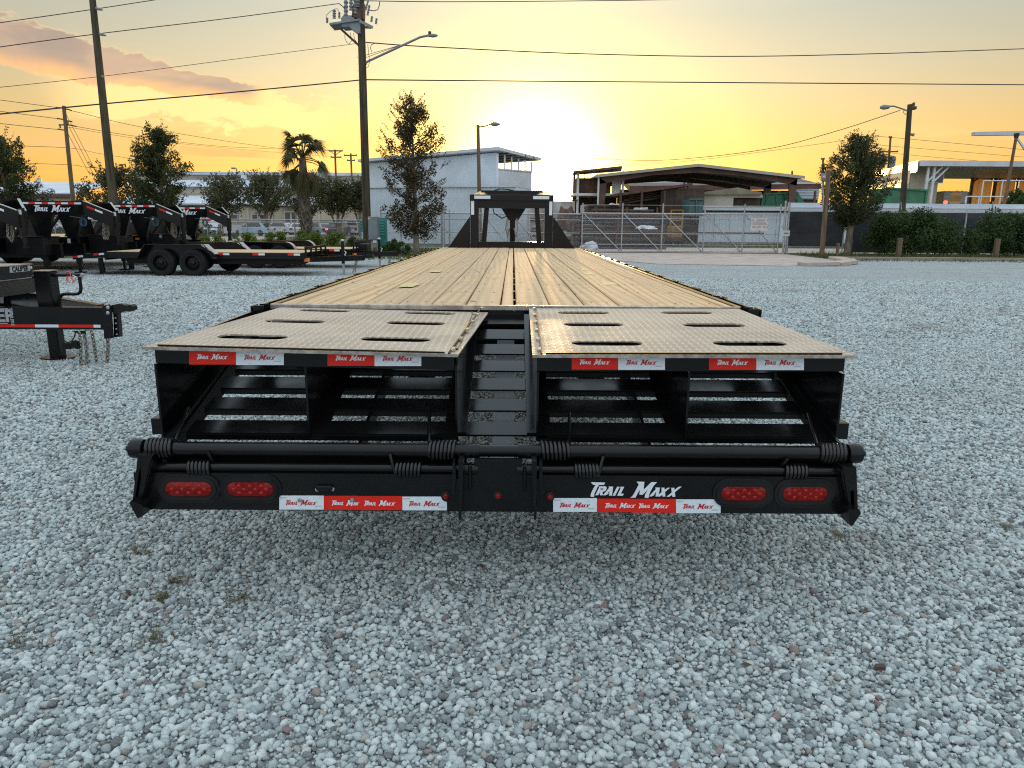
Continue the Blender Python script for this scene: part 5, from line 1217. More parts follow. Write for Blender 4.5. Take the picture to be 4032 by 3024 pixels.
crumple('tarp_bundle', 'white and grey tarp bundle hanging in the pipe racks', (xat(2545, 43.5), 43.4, zat(895, 43.5)), .55, .25, .16, TARP, 'tarp', 5)
wp = thing('panel_wall', 'weathered white panel wall seen through and beside the gooseneck frame', 'wall', (3, 56, 0))
part('sheet', corr(G(), (xat(1990, 57), 57, 0), (xat(2262, 57), 57, 0), 0, zat(792, 57, 2200), .6), mat('weathered_white', (.5, .46, .43), .8, build=mottled((.32, .24, .19), (.62, .60, .58), .7, 7)), wp)
part('lower_rail', G().box(xat(1990, 57), xat(2262, 57), 56.85, 56.93, 1.7, 1.85), DARKB, wp)
for k, (a, b, z0, z1) in enumerate(((2088, 2128, .1, .5), (2092, 2122, .55, 1.0), (2096, 2124, 1.05, 1.3), (2145, 2172, .1, .8), (2146, 2175, .85, 1.2))):
    o = thing('pallet_stack', ['bottom pale pallet bundle seen through the gooseneck opening', 'second pallet bundle up inside the gooseneck opening', 'small top bundle on the pallets inside the gooseneck opening', 'tall boxed bundle right of the timber post in the gooseneck opening', 'flat bundle on the boxed one in the gooseneck opening'][k], 'pallets', (xat((a+b)/2, 50), 50, z0), 'pallet bundles behind the gooseneck')
    n = max(2, int((z1-z0)/.14))
    for q in range(n): part('board_layer', G().box(xat(a, 50)+random.uniform(-.04, .04), xat(b, 50)+random.uniform(-.04, .04), 50, 50.9, z0+q*.14, z0+q*.14+.115), BEIGE2 if q % 2 else RUST, o)
single('timber_post', G().box(xat(2127, 46), xat(2140, 46), 46, 46.2, 0, zat(846, 46)), POLEW2, 'square bare timber post inside the right of the gooseneck opening', 'post')

# ---- long white wall
ww = thing('white_wall', 'long white metal panel wall behind the gate and the dark screened fence', 'wall', (30, 57.8, 0))
X0, X1 = xat(2752, 57.8), 64
k = int((X1-X0)/1.22)
pm = {}
for i in range(k):
    x0 = X0 + i*1.22; g = corr(G(), (x0+.01, 57.8, 0), (x0+1.21, 57.8, 0), .12, 2.42, .2, .025) if i == 0 else None
    if i == 0: pm['m'] = g; first = part('panel', g, WHITEW, ww); m0 = first.data
    else:
        o = bpy.data.objects.new('panel', m0); COL.objects.link(o); o.parent = ww; o.location = first.location + Vector((1.22*i, 0, 0))
part('wall_core', G().box(X0+.02, X1, 57.9, 58.0, 0, 2.5), WHITEW2, ww)
part('shadow_gap', G().box(X0-.05, X1, 57.72, 57.88, 2.43, 2.53), DARKB, ww)
part('cap', G().box(X0-.1, X1, 57.55, 58.1, 2.54, 2.84, .02), BAND, ww); part('upper_band', G().box(xat(3100, 57.8), X1, 57.9, 58.0, 2.84, 3.18), BAND, ww); part('cap_edge', G().box(X0-.1, X1, 57.51, 57.545, 2.79, 2.85), WHITEW2, ww)

# ---- canopy building far right
cb = thing('canopy_building', 'beige depot with broad white canopy roof and sunlit left eaves at far right', 'building', (45, 82, 0)); Yc = 80
xc = xat(3592, Yc); zc = zat(640, Yc, 3592)
part('canopy_roof', G().prism([(xc, Yc, zc-.25), (xc+40, Yc, zc-.25), (xc+40, Yc+18, zc-.5), (xc+3.5, Yc+18, zc-.5)], (0, 0, .4)), WHITEW2, cb)
part('front_fascia', G().box(xc, xc+40, Yc-.12, Yc-.02, zc-.35, zc+.22), BAND, cb)
part('side_fascia', G().prism([(xc-.1, Yc, zc-.95), (xc+3.4, Yc+18, zc-1.1), (xc+3.4, Yc+18, zc+.1), (xc-.1, Yc, zc+.22)], (-.08, .02, 0)), mat('bright_corrugated_edge', (.55, .50, .36), .34, .85, build=lambda t, p: bump(t, p, nd(t, 'ShaderNodeTexWave', {'Vector': ocoord(t), 'Scale': 1.2}, bands_direction='Y').outputs['Fac'], .08)), cb)
part('front_wall', G().box(xc+.3, xc+3.4, Yc+2, Yc+2.2, 0, zc-.5), BEIGE, cb)
sw = G(); sw.prism([(xc+.2, Yc+2, 0), (xc+3.1, Yc+17, 0), (xc+3.1, Yc+17, zc-.6), (xc+.2, Yc+2, zc-.6)], (.06, 0, 0)); part('side_wall', sw, BEIGE, cb)
wx0, wx1, wz0, wz1 = xat(3635, 82), xat(3687, 82), zat(718, 82, 3660), zat(684, 82, 3660)
w = part('window', G().box(wx0-.1, wx1+.1, 81.85, 81.98, wz0-.1, wz1+.1), WHITEW2, cb); part('pane', G().box(wx0, wx1, 81.80, 81.845, wz0, wz1), GLASS, w)
for i in range(4):
    t = .08+i*.23; p = Vector((xc+.2, Yc+2, 0)).lerp(Vector((xc+3.1, Yc+17, 0)), t); q = Vector((xc+.2, Yc+2, 0)).lerp(Vector((xc+3.1, Yc+17, 0)), t+.17); o_ = Vector((-.05, 0, 0))
    w = part('window', G().prism([p+o_+Vector((0, 0, 3.7)), q+o_+Vector((0, 0, 3.7)), q+o_+Vector((0, 0, 6.6)), p+o_+Vector((0, 0, 6.6))], (-.05, 0, 0)), WHITEW2, cb)
    p2, q2 = p.lerp(q, .08), p.lerp(q, .92); o_ = Vector((-.12, 0, 0)); part('pane', G().prism([p2+o_+Vector((0, 0, 3.9)), q2+o_+Vector((0, 0, 3.9)), q2+o_+Vector((0, 0, 6.4)), p2+o_+Vector((0, 0, 6.4))], (-.02, 0, 0)), GLASS, w)
    l = p.lerp(q, .5)+Vector((-.4, 0, 5.9)); part('wall_lamp', G().lathe([(.05, -.3), (.26, -.2), (.33, 0), (.26, .2), (.05, .3)], l, (0, 0, 1), 12), LAMPL, cb, smooth=60)
for px_ in (3637, 3661):
    xx = xat(px_, Yc-.0); part('column', G().box(xx-.12, xx+.12, Yc+.3, Yc+.54, 0, zc-.3), WHITEW2, cb); part('knee_brace', G().beam((xx, Yc+.42, zc-2.0), (xx+1.5, Yc+.42, zc-.4), .16, .16), WHITEW2, cb)
BRP = mat('translucent_brown_panel', (.30, .18, .08), .6, build=lambda t, p: t.links.new(nd(t, 'ShaderNodeMixShader', {0: .45, 1: p.outputs[0], 2: nd(t, 'ShaderNodeBsdfTranslucent', {0: (.62, .36, .14, 1)}).outputs[0]}).outputs[0], t.nodes['Material Output'].inputs[0]))
Yp = 97
for i in range(7):
    xa = xat(3800, Yp) + i*3.0; part('rear_panel', corr(G(), (xa+.15, Yp, 0), (xa+2.85, Yp, 0), 2.6, zat(690, Yp, 3900)-.4, .45, .06), BRP, cb)
    part('rear_post', G().box(xa-.14, xa+.14, Yp-.5, Yp-.2, 0, zat(680, Yp, 3900)+.3), BROWNS, cb); part('cross_brace', G().beam((xa, Yp-.35, zat(720, Yp, 3900)), (xa+1.5, Yp-.35, zat(684, Yp, 3900)), .14, .14), BROWNS, cb); part('cross_brace', G().beam((xa+3, Yp-.38, zat(720, Yp, 3900)), (xa+1.5, Yp-.38, zat(684, Yp, 3900)), .14, .14), BROWNS, cb)
Yr = 70
yr_ = thing('guard_rail', 'white pipe railing in front of the sunlit brown panels at far right', 'railing', (xat(3900, Yr), Yr, 0))
part('rail', G().tube([(xat(3792, Yr), Yr, zat(774, Yr, 3800)), (xat(4200, Yr), Yr, zat(774, Yr, 4000))], .06, 8), WHITEW2, yr_); part('rail', G().tube([(xat(3850, Yr), Yr, zat(712, Yr, 3850)), (xat(4200, Yr), Yr, zat(708, Yr, 4000))], .05, 8), WHITEW2, yr_)
for px_ in (3793, 3842, 3850, 3925, 3990): part('rail_post', G().tube([(xat(px_, Yr), Yr, 0), (xat(px_, Yr), Yr, zat(774 if px_ in (3793, 3842) else 710, Yr, 3850))], .06, 8), WHITEW2, yr_)
def semi(label, px0, px1, y0, y1, Y, m):
    o = thing('box_trailer', label, 'trailer', (xat((px0+px1)/2, Y), Y, 0)); x0, x1 = xat(px0, Y), xat(px1, Y); z1, z0 = zat(y0, Y, px0), zat(y1, Y, px0)
    part('box_body', G().box(x0, x1, Y, Y+2.5, z0, z1, .05), m, o); part('chassis', G().box(x0, x1, Y+.2, Y+2.3, z0-.6, z0-.02), DARKB, o)
    for t in (.15, .3, .85): part('wheel', G().lathe([(.1, -.14), (.5, -.14), (.5, .14), (.1, .14)], (x0+(x1-x0)*t, Y+.1, .5), (0, 1, 0), 18), RUB, o, smooth=40)
    for k in range(4): part('side_rail', G().box(x0+.05, x1-.05, Y-.04, Y-.005, z0+.2+k*(z1-z0)*.24, z0+.34+k*(z1-z0)*.24), BAND, o)
    return o
semi('white box trailer parked far off between the depot and brown panels', 3702, 3795, 752, 800, 88, WHITEW2)
semi('white truck trailer partly hidden behind the right hand trees', 3130, 3215, 742, 785, 90, mat('blue_white_paint', (.35, .42, .55), .5))
sg = thing('striped_board', 'orange and yellow striped board standing before the white box trailer', 'sign', (xat(3750, 75), 75, 0)); x0, x1 = xat(3731, 75), xat(3771, 75)
for k in range(4): part('stripe', G().box(x0, x1, 75, 75.06, zat(803-k*11, 75, 3750), zat(792.4-k*11, 75, 3750)), (mat('faded_pink', (.5, .22, .15), .7), YEL, YEL, mat('faded_orange', (.5, .18, .06), .7))[k], sg)
for xx in (x0+.05, x1-.12): part('leg', G().box(xx, xx+.08, 75.07, 75.14, 0, 3.2), WHITEW2, sg)
sl_ = thing('signal_lamp', 'small round red lamp glowing left of the striped board', 'lamp', (xat(3710, 76), 76, 0)); part('lamp_head', G().lathe([(.2, 0), (.2, .08)], (xat(3710, 76), 75.9, zat(797, 76, 3710)), (0, -1, 0), 14), TAILL, sl_); part('lamp_post', G().tube([(xat(3710, 76), 76, 0), (xat(3710, 76), 76, zat(797, 76, 3710))], .06, 8), DARKB, sl_)
gt = thing('sign_gantry', 'brown pole carrying a long white horizontal beam at the top right', 'gantry', (xat(3970, 60), 60, 0)); Yg = 60
p0, p1 = at(4003, 530, Yg), at(3962, 760, Yg)
part('pole', G().tube([(p1.x-.25, Yg, 0), p1, p0], [.13, .13, .11], 10), POLEW2, gt, smooth=40); part('beam', G().prism([at(3840, 533, Yg), at(4150, 529, Yg), at(4150, 513, Yg), at(3840, 519, Yg)], (0, .5, 0)), BAND, gt)
part('brace', G().beam(at(4006, 545, Yg), at(4050, 610, Yg), .14, .14), WHITEW2, gt); part('mount', G().lathe([(.14, 0), (.2, .2), (.2, .35)], p0 - Vector((0, 0, .25)), (0, 0, 1), 12), DARKB, gt)

# ---- warehouses to the left
wh = thing('warehouse', 'long low beige warehouse with pale roofs and small dark windows across the road', 'building', (-45, 112, 0))
def bx(n, px0, px1, y0, y1, Y, dep, m, par=wh): return part(n, G().box(xat(px0, Y), xat(px1, Y), Y, Y+dep, zat(y1, Y, (px0+px1)/2), zat(y0, Y, (px0+px1)/2)), m, par)
Y = 112
part('front_wall', G().box(xat(430, Y), xat(1460, Y), Y, Y+.4, 0, zat(806, Y, 1000)), BEIGE, wh)
part('front_roof', G().prism([(xat(420, Y), Y-.6, zat(808, Y, 1000)), (xat(1470, Y), Y-.6, zat(808, Y, 1000)), (xat(1470, Y), Y+9, zat(776, Y+9, 1000)), (xat(420, Y), Y+9, zat(776, Y+9, 1000))], (0, 0, .2)), BAND, wh)
part('rear_wall', G().box(xat(560, 128), xat(1460, 128), 128, 128.5, 0, zat(690, 128, 1000)), BEIGE2, wh)
part('rear_roof', G().box(xat(550, 128), xat(1470, 128), 127.4, 150, zat(690, 128, 1000), zat(678, 128, 1000)), BAND, wh)
part('mid_roof', G().prism([(xat(430, 121), 121, zat(738, 121, 1000)), (xat(1470, 121), 121, zat(738, 121, 1000)), (xat(1470, 121), 127.3, zat(714, 127.3, 1000)), (xat(690, 121), 127.3, zat(714, 127.3, 1000))], (0, 0, .2)), BAND, wh)
part('mid_wall', G().box(xat(700, 121.5), xat(1460, 121.5), 121.5, 122, 0, zat(740, 121.5, 1000)), BEIGE, wh)
for i in range(9): xx = xat(700, Y)+i*3.6; part('pilaster', G().box(xx-.14, xx+.14, Y-.14, Y-.005, 0, zat(809, Y, 1000)), BEIGE2, wh)
for px_ in (735, 925, 1005, 1040): 
    w_ = part('window', G().box(xat(px_-12, Y), xat(px_+12, Y), Y-.07, Y-.003, zat(864, Y, px_), zat(844, Y, px_)), WHITEW2, wh); part('pane', G().box(xat(px_-10, Y), xat(px_+10, Y), Y-.10, Y-.075, zat(863, Y, px_), zat(845, Y, px_)), GLASS, w_)
w_ = part('door', G().box(xat(1122, Y), xat(1172, Y), Y-.07, Y-.003, 0, zat(832, Y, 1150)), WHITEW2, wh); part('pane', G().box(xat(1124, Y), xat(1144, Y), Y-.10, Y-.075, .2, zat(836, Y, 1150)), GLASS, w_); part('pane', G().box(xat(1150, Y), xat(1170, Y), Y-.10, Y-.075, .2, zat(836, Y, 1150)), GLASS, w_)
part('awning', G().prism([(xat(1116, Y), Y-1.6, zat(815, Y, 1150)), (xat(1176, Y), Y-1.6, zat(815, Y, 1150)), (xat(1176, Y), Y-.02, zat(810, Y, 1150)), (xat(1116, Y), Y-.02, zat(810, Y, 1150))], (0, 0, .12)), BROWNS, wh); part('awning_post', G().box(xat(1172, Y), xat(1176, Y), Y-1.6, Y-1.45, 0, zat(815, Y, 1150)), BROWNS, wh)
for px_, y0, y1 in ((1257, 690, 720), (942, 690, 706)): part('roof_vent', G().box(xat(px_-7, 120), xat(px_+7, 120), 123, 124, zat(y1, 124, px_), zat(y0, 124, px_)), BAND, wh)
w2 = thing('roofed_store', 'beige store building with broad pale sloping roof and round vent at far left', 'building', (-66, 112, 0))
part('wall', G().box(xat(-150, Y), xat(300, Y), Y, Y+.5, 0, zat(768, Y, 200)), BEIGE2, w2); part('fascia', G().box(xat(-155, Y), xat(303, Y), Y-.8, Y-.5, zat(776, Y, 200), zat(765, Y, 200)), BROWNS, w2)
part('roof', G().prism([(xat(-155, Y), Y-.8, zat(766, Y, 200)), (xat(303, Y), Y-.8, zat(766, Y, 200)), (xat(303, Y), Y+14, zat(722, Y+14, 200)), (xat(-155, Y), Y+14, zat(722, Y+14, 200))], (0, 0, .2)), BAND, w2)
part('roof_vent', G().tube([(xat(175, 118), 118, 5.5), (xat(175, 118), 118, zat(703, 118, 175))], .38, 14), BAND, w2, smooth=40)
part('louver', G().box(xat(218, Y), xat(250, Y), Y-.08, Y-.003, zat(868, Y, 230), zat(848, Y, 230)), GLASS, w2)

# ================================================================ FENCES AND GATE
def lattice(g, x0, x1, y, z0, z1, s=.075, r=.0028, slope=0.0):
    h = z1-z0; x = x0 - h
    while x < x1:
        for d in (1, -1):
            a, b = (x, x+h) if d > 0 else (x+h, x)
            za, zb = z0, z1
            p = Vector((a, y, za)); q = Vector((b, y, zb))
            # clip to x range
            lo, hi = 0.0, 1.0; dx = q.x-p.x
            t0, t1 = sorted(((x0-p.x)/dx, (x1-p.x)/dx)); lo, hi = max(lo, t0), min(hi, t1)
            if hi - lo > .02:
                P, Q = p.lerp(q, lo), p.lerp(q, hi); n = Vector((0, 1, 0)).cross((Q-P).normalized())*r
                o = Vector((0, .003*d, 0)); g.add([P-n+o, P+n+o, Q+n+o, Q-n+o], [(0, 1, 2, 3)]); g.add([P+o+Vector((0, -r, 0)), P+o+Vector((0, r, 0)), Q+o+Vector((0, r, 0)), Q+o+Vector((0, -r, 0))], [(0, 1, 2, 3)])
        x += s
    return g
gate = thing('sliding_gate', 'wide chain link sliding gate with diagonal pipe braces and white notice at the yard entrance', 'gate', (8.5, 37, 0))
Yq = 37.0; posts = [xat(p, Yq, 900) for p in (2292, 2449, 2607, 2772, 2927, 3068)]
ztop = 1.95
for xx in posts: part('gate_post', G().tube([(xx, Yq, .06), (xx, Yq, 2.45)], .035, 8), STEEL, gate, smooth=40)
for z_, r_ in ((ztop, .032), (.10, .03), (1.70, .018), (.96, .018), (.42, .014)): part('gate_rail', G().tube([(posts[0], Yq, z_), (posts[-1], Yq, z_)], r_, 8), STEEL, gate, smooth=40)
part('dark_rail', G().tube([(posts[0]-.4, Yq+.5, 1.02), (xat(3025, Yq), Yq+.5, 1.02)], .035, 8), DARKB, gate, smooth=40)
for a, b in zip(posts[:-1], posts[1:]): part('gate_brace', G().tube([(a+.06, Yq-.05, 1.92), (b-.08, Yq-.05, .12)], .027, 8), STEEL, gate, smooth=40)
part('link_mesh', lattice(G(), posts[0], posts[-1], Yq+.03, .1, ztop), STEEL, gate, kind='stuff')
for z_ in (2.36,): part('barbed_wire', G().tube([(posts[0], Yq, z_), (posts[-1], Yq, z_)], .006, 4), STEEL, gate)
part('track', G().box(posts[0]-1, posts[-1], Yq-.25, Yq-.12, .0, .05), DARKB, gate)
nx0, nx1, nz0, nz1 = xat(2957, 36.85, 880), xat(3024, 36.85, 880), zat(908, 36.85, 2990), zat(859, 36.85, 2990)
part('notice', G().box(nx0, nx1, 36.84, 36.855, nz0, nz1), mat('notice_board', (.66, .60, .58), .6, build=mottled((.56, .51, .50), (.74, .67, .65), 5)), gate)
g = G()
for row, (a, b) in enumerate(((.06, .94), (.10, .92), (.08, .94))):   # blurred rows of faded lettering: unreadable in the photograph
    zc_ = nz1 - (nz1-nz0)*(.17+.26*row); xq = nx0+(nx1-nx0)*a; rr = random.Random(row)
    while xq < nx0+(nx1-nx0)*b:
        w_ = rr.uniform(.03, .06); g.box(xq, xq+w_, 36.83, 36.839, zc_-.055, zc_+.055); xq += w_+rr.choice((.018, .02, .08))
part('faded_lettering', g, mat('faded_ink', (.42, .39, .39), .7), gate, kind='stuff')
gp_ = thing('gate_post_pair', 'stout galvanised double post at the right end of the sliding gate', 'post', (xat(3092, 36.4), 36.4, 0))
for px_, r_, zz in ((3086, .055, 2.6), (3101, .045, 2.55)):
    part('post', G().tube([(xat(px_, 36.4, 960), 36.4, 0), (xat(px_+4, 36.4, 850), 36.4, zz)], r_, 10), STEEL, gp_, smooth=40)
for z_ in (.5, 1.3, 2.1): part('clamp', G().box(xat(3082, 36.4), xat(3106, 36.4), 36.34, 36.46, z_, z_+.07), STEEL, gp_)
c_ = at(3096, 918, 36.2); part('sign_plate', G().box(c_.x-.17, c_.x+.17, 36.19, 36.21, c_.z-.14, c_.z+.13), mat('pale_sign', (.55, .58, .55), .5), gp_); part('sign_bar', G().box(c_.x-.11, c_.x+.11, 36.18, 36.189, c_.z-.02, c_.z+.02), DARKB, gp_)
# screened fence to the right
rf_ = thing('screened_fence', 'chain link fence covered with dark privacy cloth behind the right hedges', 'fence', (25, 38.2, 0)); Yf = 38.2
xs_ = [xat(3102, Yf), xat(3327, Yf)] + [xat(3360, Yf)+2.9*i for i in range(11)]
for i, xx in enumerate(xs_): part('fence_post', G().tube([(xx, Yf, 0), (xx, Yf, 2.25 if i else 2.5)], .035, 8), STEEL, rf_, smooth=40)
part('top_rail', G().tube([(xs_[0], Yf, 2.12), (xs_[-1], Yf, 2.12)], .025, 8), STEEL, rf_, smooth=40); part('bottom_rail', G().tube([(xs_[0], Yf, .32), (xs_[1], Yf, .32)], .022, 8), STEEL, rf_)
for i, (a, b) in enumerate(zip(xs_[:-1], xs_[1:])):
    if i == 1: continue
    g = G(); nx, nz = 14, 8; z0, z1 = (.36 if i == 0 else .06), 2.10; V = []
    for k in range(nz+1):
        for j in range(nx+1):
            x_ = a+.04+(b-a-.08)*j/nx; z_ = z0+(z1-z0)*k/nz; V.append((x_, Yf-.045+.05*mnoise.noise((x_*1.2, z_*1.5, 2.2)), z_ + (.04*mnoise.noise((x_*2, 9, 0)) if k == nz else 0)))
    part('privacy_cloth', g.add(V, [(k*(nx+1)+j, k*(nx+1)+j+1, (k+1)*(nx+1)+j+1, (k+1)*(nx+1)+j) for k in range(nz) for j in range(nx)]), SCREEN, rf_)
part('link_mesh', lattice(G(), xs_[0], xs_[1], Yf, .05, .36), STEEL, rf_, kind='stuff'); part('barbed_arm', G().beam((xat(3545, Yf), Yf, 2.2), (xat(3538, Yf), Yf, 2.62), .06, .03), STEEL, rf_); part('barbed_arm', G().beam((xat(3905, Yf), Yf, 1.9), (xat(3898, Yf), Yf, 2.7), .06, .03), STEEL, rf_)
# low mesh fence to the left and up to the gate
lf = thing('chain_link_fence', 'low chain link fence running behind the palm to the utility pole', 'fence', (-18, 39, 0)); Yl = 39.0; xa = -32.0; xb = xat(1425, Yl)
zt_l = zat(864, Yl, 1000)
x_ = xa; 
while x_ < xb+.1: part('fence_post', G().tube([(x_, Yl, 0), (x_, Yl, zt_l+.02)], .04, 8), STEEL, lf, smooth=40); x_ += 2.55
for z_ in (zt_l, zt_l-.14): part('fence_rail', G().tube([(xa, Yl, z_), (xb, Yl, z_)], .024, 8), STEEL, lf, smooth=40)
part('link_mesh', lattice(G(), xa, xb, Yl+.03, .05, zt_l, .09, .0042), STEEL, lf, kind='stuff')
mf = thing('mesh_fence', 'taller chain link fence with barbed top between the small tree and the gate', 'fence', (-3, 38.6, 0)); Ym = 38.6; xa, xb = xat(1500, Ym), xat(2285, Ym)
for px_ in (1500, 1578, 1670, 1770, 1885, 2000, 2080, 2190): part('fence_post', G().tube([(xat(px_, Ym), Ym, 0), (xat(px_, Ym), Ym, 2.1)], .032, 8), STEEL, mf, smooth=40)
part('gate_post', G().tube([(xat(1745, Ym), Ym-.3, 0), (xat(1745, Ym), Ym-.3, 2.2)], .10, 12), STEEL, mf, smooth=40); part('post_cap', G().lathe([(.13, 0), (.13, .12), (.06, .2)], (xat(1745, Ym), Ym-.3, 2.2), (0, 0, 1), 12), STEEL, mf)
for z_, r_ in ((1.92, .035), (1.62, .02), (.95, .018), (.15, .02)): part('fence_rail', G().tube([(xa, Ym, z_), (xb, Ym, z_)], r_, 8), STEEL, mf, smooth=40)
for p0_, p1_ in ((1716, 1800), (1920, 1985), (2035, 2110)): part('fence_brace', G().tube([(xat(p0_, Ym), Ym-.06, 1.6), (xat(p1_, Ym)+.3, Ym-.06, .2)], .025, 8), STEEL, mf, smooth=40)
part('link_mesh', lattice(G(), xa, xb, Ym+.03, .1, 1.92), STEEL, mf, kind='stuff')

# bollards and posts on the right
for k, (p_, zt) in enumerate(((3553, .88), (3940, .88))):
    o = thing('timber_bollard', ['square timber bollard before the middle of the first right hedge', 'square timber bollard before the hedge at the right picture edge'][k], 'bollard', (xat(p_, 33.9), 33.9, 0), 'timber bollards along the right hedges')
    part('post', G().box(-.095, .095, -.095, .095, 0, zt, .012), POLEW2, o, local=True)
o = thing('stub_post', 'short timber stub beside the right tree trunk', 'post', (xat(3310, 34), 34, 0)); part('post', G().box(-.06, .06, -.06, .06, 0, .62, .01), POLEW2, o, local=True)
mp = thing('meter_post', 'leaning timber post with electric meter boxes at its top', 'post', (xat(3233, 34.2), 34.2, 0)); pa, pb = at(3235, 1008, 34.2), at(3263, 676, 34.2); pa.z = 0
part('post', G().tube([pa, pb], [.115, .10], 12), POLEW2, mp, smooth=40); c_ = at(3243, 695, 34.1); part('meter_box', G().box(c_.x-.16, c_.x+.04, 33.9, 34.05, c_.z-.2, c_.z+.12, .02), GREYC, mp); part('meter_dome', G().lathe([(.085, 0), (.08, .05), (.05, .09)], (c_.x-.06, 33.9, c_.z-.05), (0, -1, 0), 12), STEEL, mp, smooth=40)
part('conduit', G().tube([at(3238, 720, 34.05), at(3242, 780, 34.05), at(3238, 830, 34.05)], .03, 8), STEEL, mp); part('insulator', G().lathe([(.03, 0), (.06, .06), (.03, .12)], pb, (0, 0, 1), 10), INSUL, mp)

# utility cabinets by the middle pole
cabn = thing('utility_cabinet', 'grey steel utility cabinet on posts beside the tall middle pole', 'cabinet', (xat(1474, 33.6), 33.6, 0)); x0, x1 = xat(1452, 33.6, 920), xat(1492, 33.6, 920)
part('cabinet_body', G().box(x0, x1, 33.5, 33.85, zat(946, 33.6, 1474), zat(853, 33.6, 1474), .015), GREYC, cabn); part('cabinet_door', G().box(x0+.03, x1-.03, 33.475, 33.498, zat(943, 33.6, 1474), zat(857, 33.6, 1474)), GREYC, cabn)
for xx in (x0+.12, x1-.09): part('post', G().tube([(xx, 33.68, 0), (xx, 33.68, .62)], .045, 8), STEEL, cabn)
part('sticker', G().box(x0+.02, x0+.13, 33.465, 33.474, zat(864, 33.6, 1474), zat(858, 33.6, 1474)), PAP, cabn)
for k, (p0_, p1_, y0, y1, Y_) in enumerate(((1491, 1520, 856, 975, 34.6), (1417, 1432, 868, 945, 37.0))):
    o = thing('green_pedestal', ['tall green ribbed pedestal right of the grey utility cabinet', 'narrow green pedestal just left of the tall middle pole'][k], 'cabinet', (xat(p0_, Y_), Y_, 0)); x0, x1 = xat(p0_, Y_), xat(p1_, Y_)
    part('pedestal_body', G().box(x0, x1, Y_, Y_+.3, 0 if k else .1, zat(y0, Y_, p0_), .02), TEAL, o)
    for q in range(6 if k == 0 else 2): zz = zat(y0+12+q*11, Y_, p0_); part('slat', G().box(x0+.03, x1-.09, Y_-.03, Y_-.003, zz-.03, zz+.03), mat('pale_green_slat', (.10, .38, .32), .5) if 'pale_green_slat' not in MATS else MATS['pale_green_slat'], o)
    if k: part('white_label', G().box(x0+.06, x1+.02, Y_-.02, Y_-.003, .45, .95), TARP, o)
# ================================================================ POLES, WIRES
def pole_line(o, a, b, r0, r1, m=POLEW, n=14):
    """tapered pole through two points, carried down to the ground"""
    a = Vector(a); b = Vector(b); g = b + (a-b)*((b.z)/(b.z-a.z)); g.z = -.05
    return part('pole', G().tube([g, g.lerp(a, .5), a], [r0, (r0+r1)/2, r1], n), m, o, smooth=40), g
def pole_thing(label, top, low, Y, r0, r1, m=POLEW, name='utility_pole', group=None):
    a = at(*top, Y); b = at(*low, Y); g = b + (a-b)*((b.z)/(b.z-a.z))
    o = thing(name, label, 'pole', (g.x, Y, 0), group); pole_line(o, a, b, r0, r1, m); return o
PL = pole_thing('thick leaning timber utility pole behind the lettered trailer necks at left', (352, -120), (447, 800), 31, .195, .115)
for y_, x_ in ((33, 378), (134, 392)): c = at(x_, y_, 30.9); part('insulator', G().tube([c, c+Vector((.14, -.02, -.03)), c+Vector((.26, -.03, -.06))], [.05, .055, .03], 8), INSUL, PL)
c = at(402, 301, 30.8); part('insulator', G().tube([c, c+Vector((.06, -.05, 0))], .05, 8), INSUL, PL)
YC = 36.0
PC = pole_thing('tall timber utility pole in the middle carrying a switch and street lamp', (1418, -60), (1444, 860), YC, .205, .165)
def A_(x, y, d=0): return at(x, y, YC + d)
part('switch_frame', G().prism([A_(1297, 90, -.5), A_(1418, 72, -.5), A_(1418, 80, -.5), A_(1297, 98, -.5)], (0, 1.0, 0)), GREYC, PC)
part('switch_tank', G().prism([A_(1345, 92, -.4), A_(1416, 82, -.4), A_(1417, 130, -.4), A_(1408, 131, -.4), A_(1374, 104, -.4), A_(1346, 106, -.4)], (0, .7, 0)), GREYC, PC)
part('switch_top', G().prism([A_(1342, 72, -.3), A_(1352, 60, -.3), A_(1385, 60, -.3), A_(1398, 76, -.3), A_(1344, 84, -.3)], (0, .5, 0)), GREYC, PC)
part('cross_frame', G().prism([A_(1415, 76, -.5), A_(1468, 102, -.5), A_(1468, 112, -.5), A_(1415, 88, -.5)], (0, .08, 0)), GREYC, PC); part('cross_frame', G().prism([A_(1418, 100, .2), A_(1462, 104, .2), A_(1462, 112, .2), A_(1418, 110, .2)], (0, .08, 0)), GREYC, PC)
part('knee_brace', G().beam(A_(1340, 112, -.2), A_(1412, 178, -.1), .09, .09), DARKB, PC)
def bushing(x, y, h, r=.07, tilt=0):
    a = A_(x, y, -.25); b = A_(x+tilt, y-h, -.25); pr = []; n = 7
    pts = [a.lerp(b, k/n) for k in range(n+1)]; part('bushing', G().tube(pts, [r*(1.0 if k % 2 == 0 else .6) for k in range(n+1)], 9), INSUL, PC, smooth=None)
for q in ((1316, 72, 34, .09), (1336, 72, 24, .06), (1362, 60, 60, .11), (1288, 90, 20, .06), (1290, 82, 12, .04), (1462, 86, 22, .06, 3), (1480, 94, 22, .06, 3), (1447, 60, 40, .06, 8), (1440, 40, 40, .05, 10), (1400, 55, 60, .12), (1382, 40, 50, .10), (1408, 30, 40, .16)): bushing(*q)
part('control_box', G().prism([A_(1384, 66, -.3), A_(1430, 74, -.3), A_(1432, 10, -.3), A_(1390, 14, -.3)], (0, .45, 0)), RUST, PC)
def jump(pts, r=.012): part('jumper_wire', G().tube([A_(x, y, -.3) for x, y in pts], r, 5), WIRE, PC)
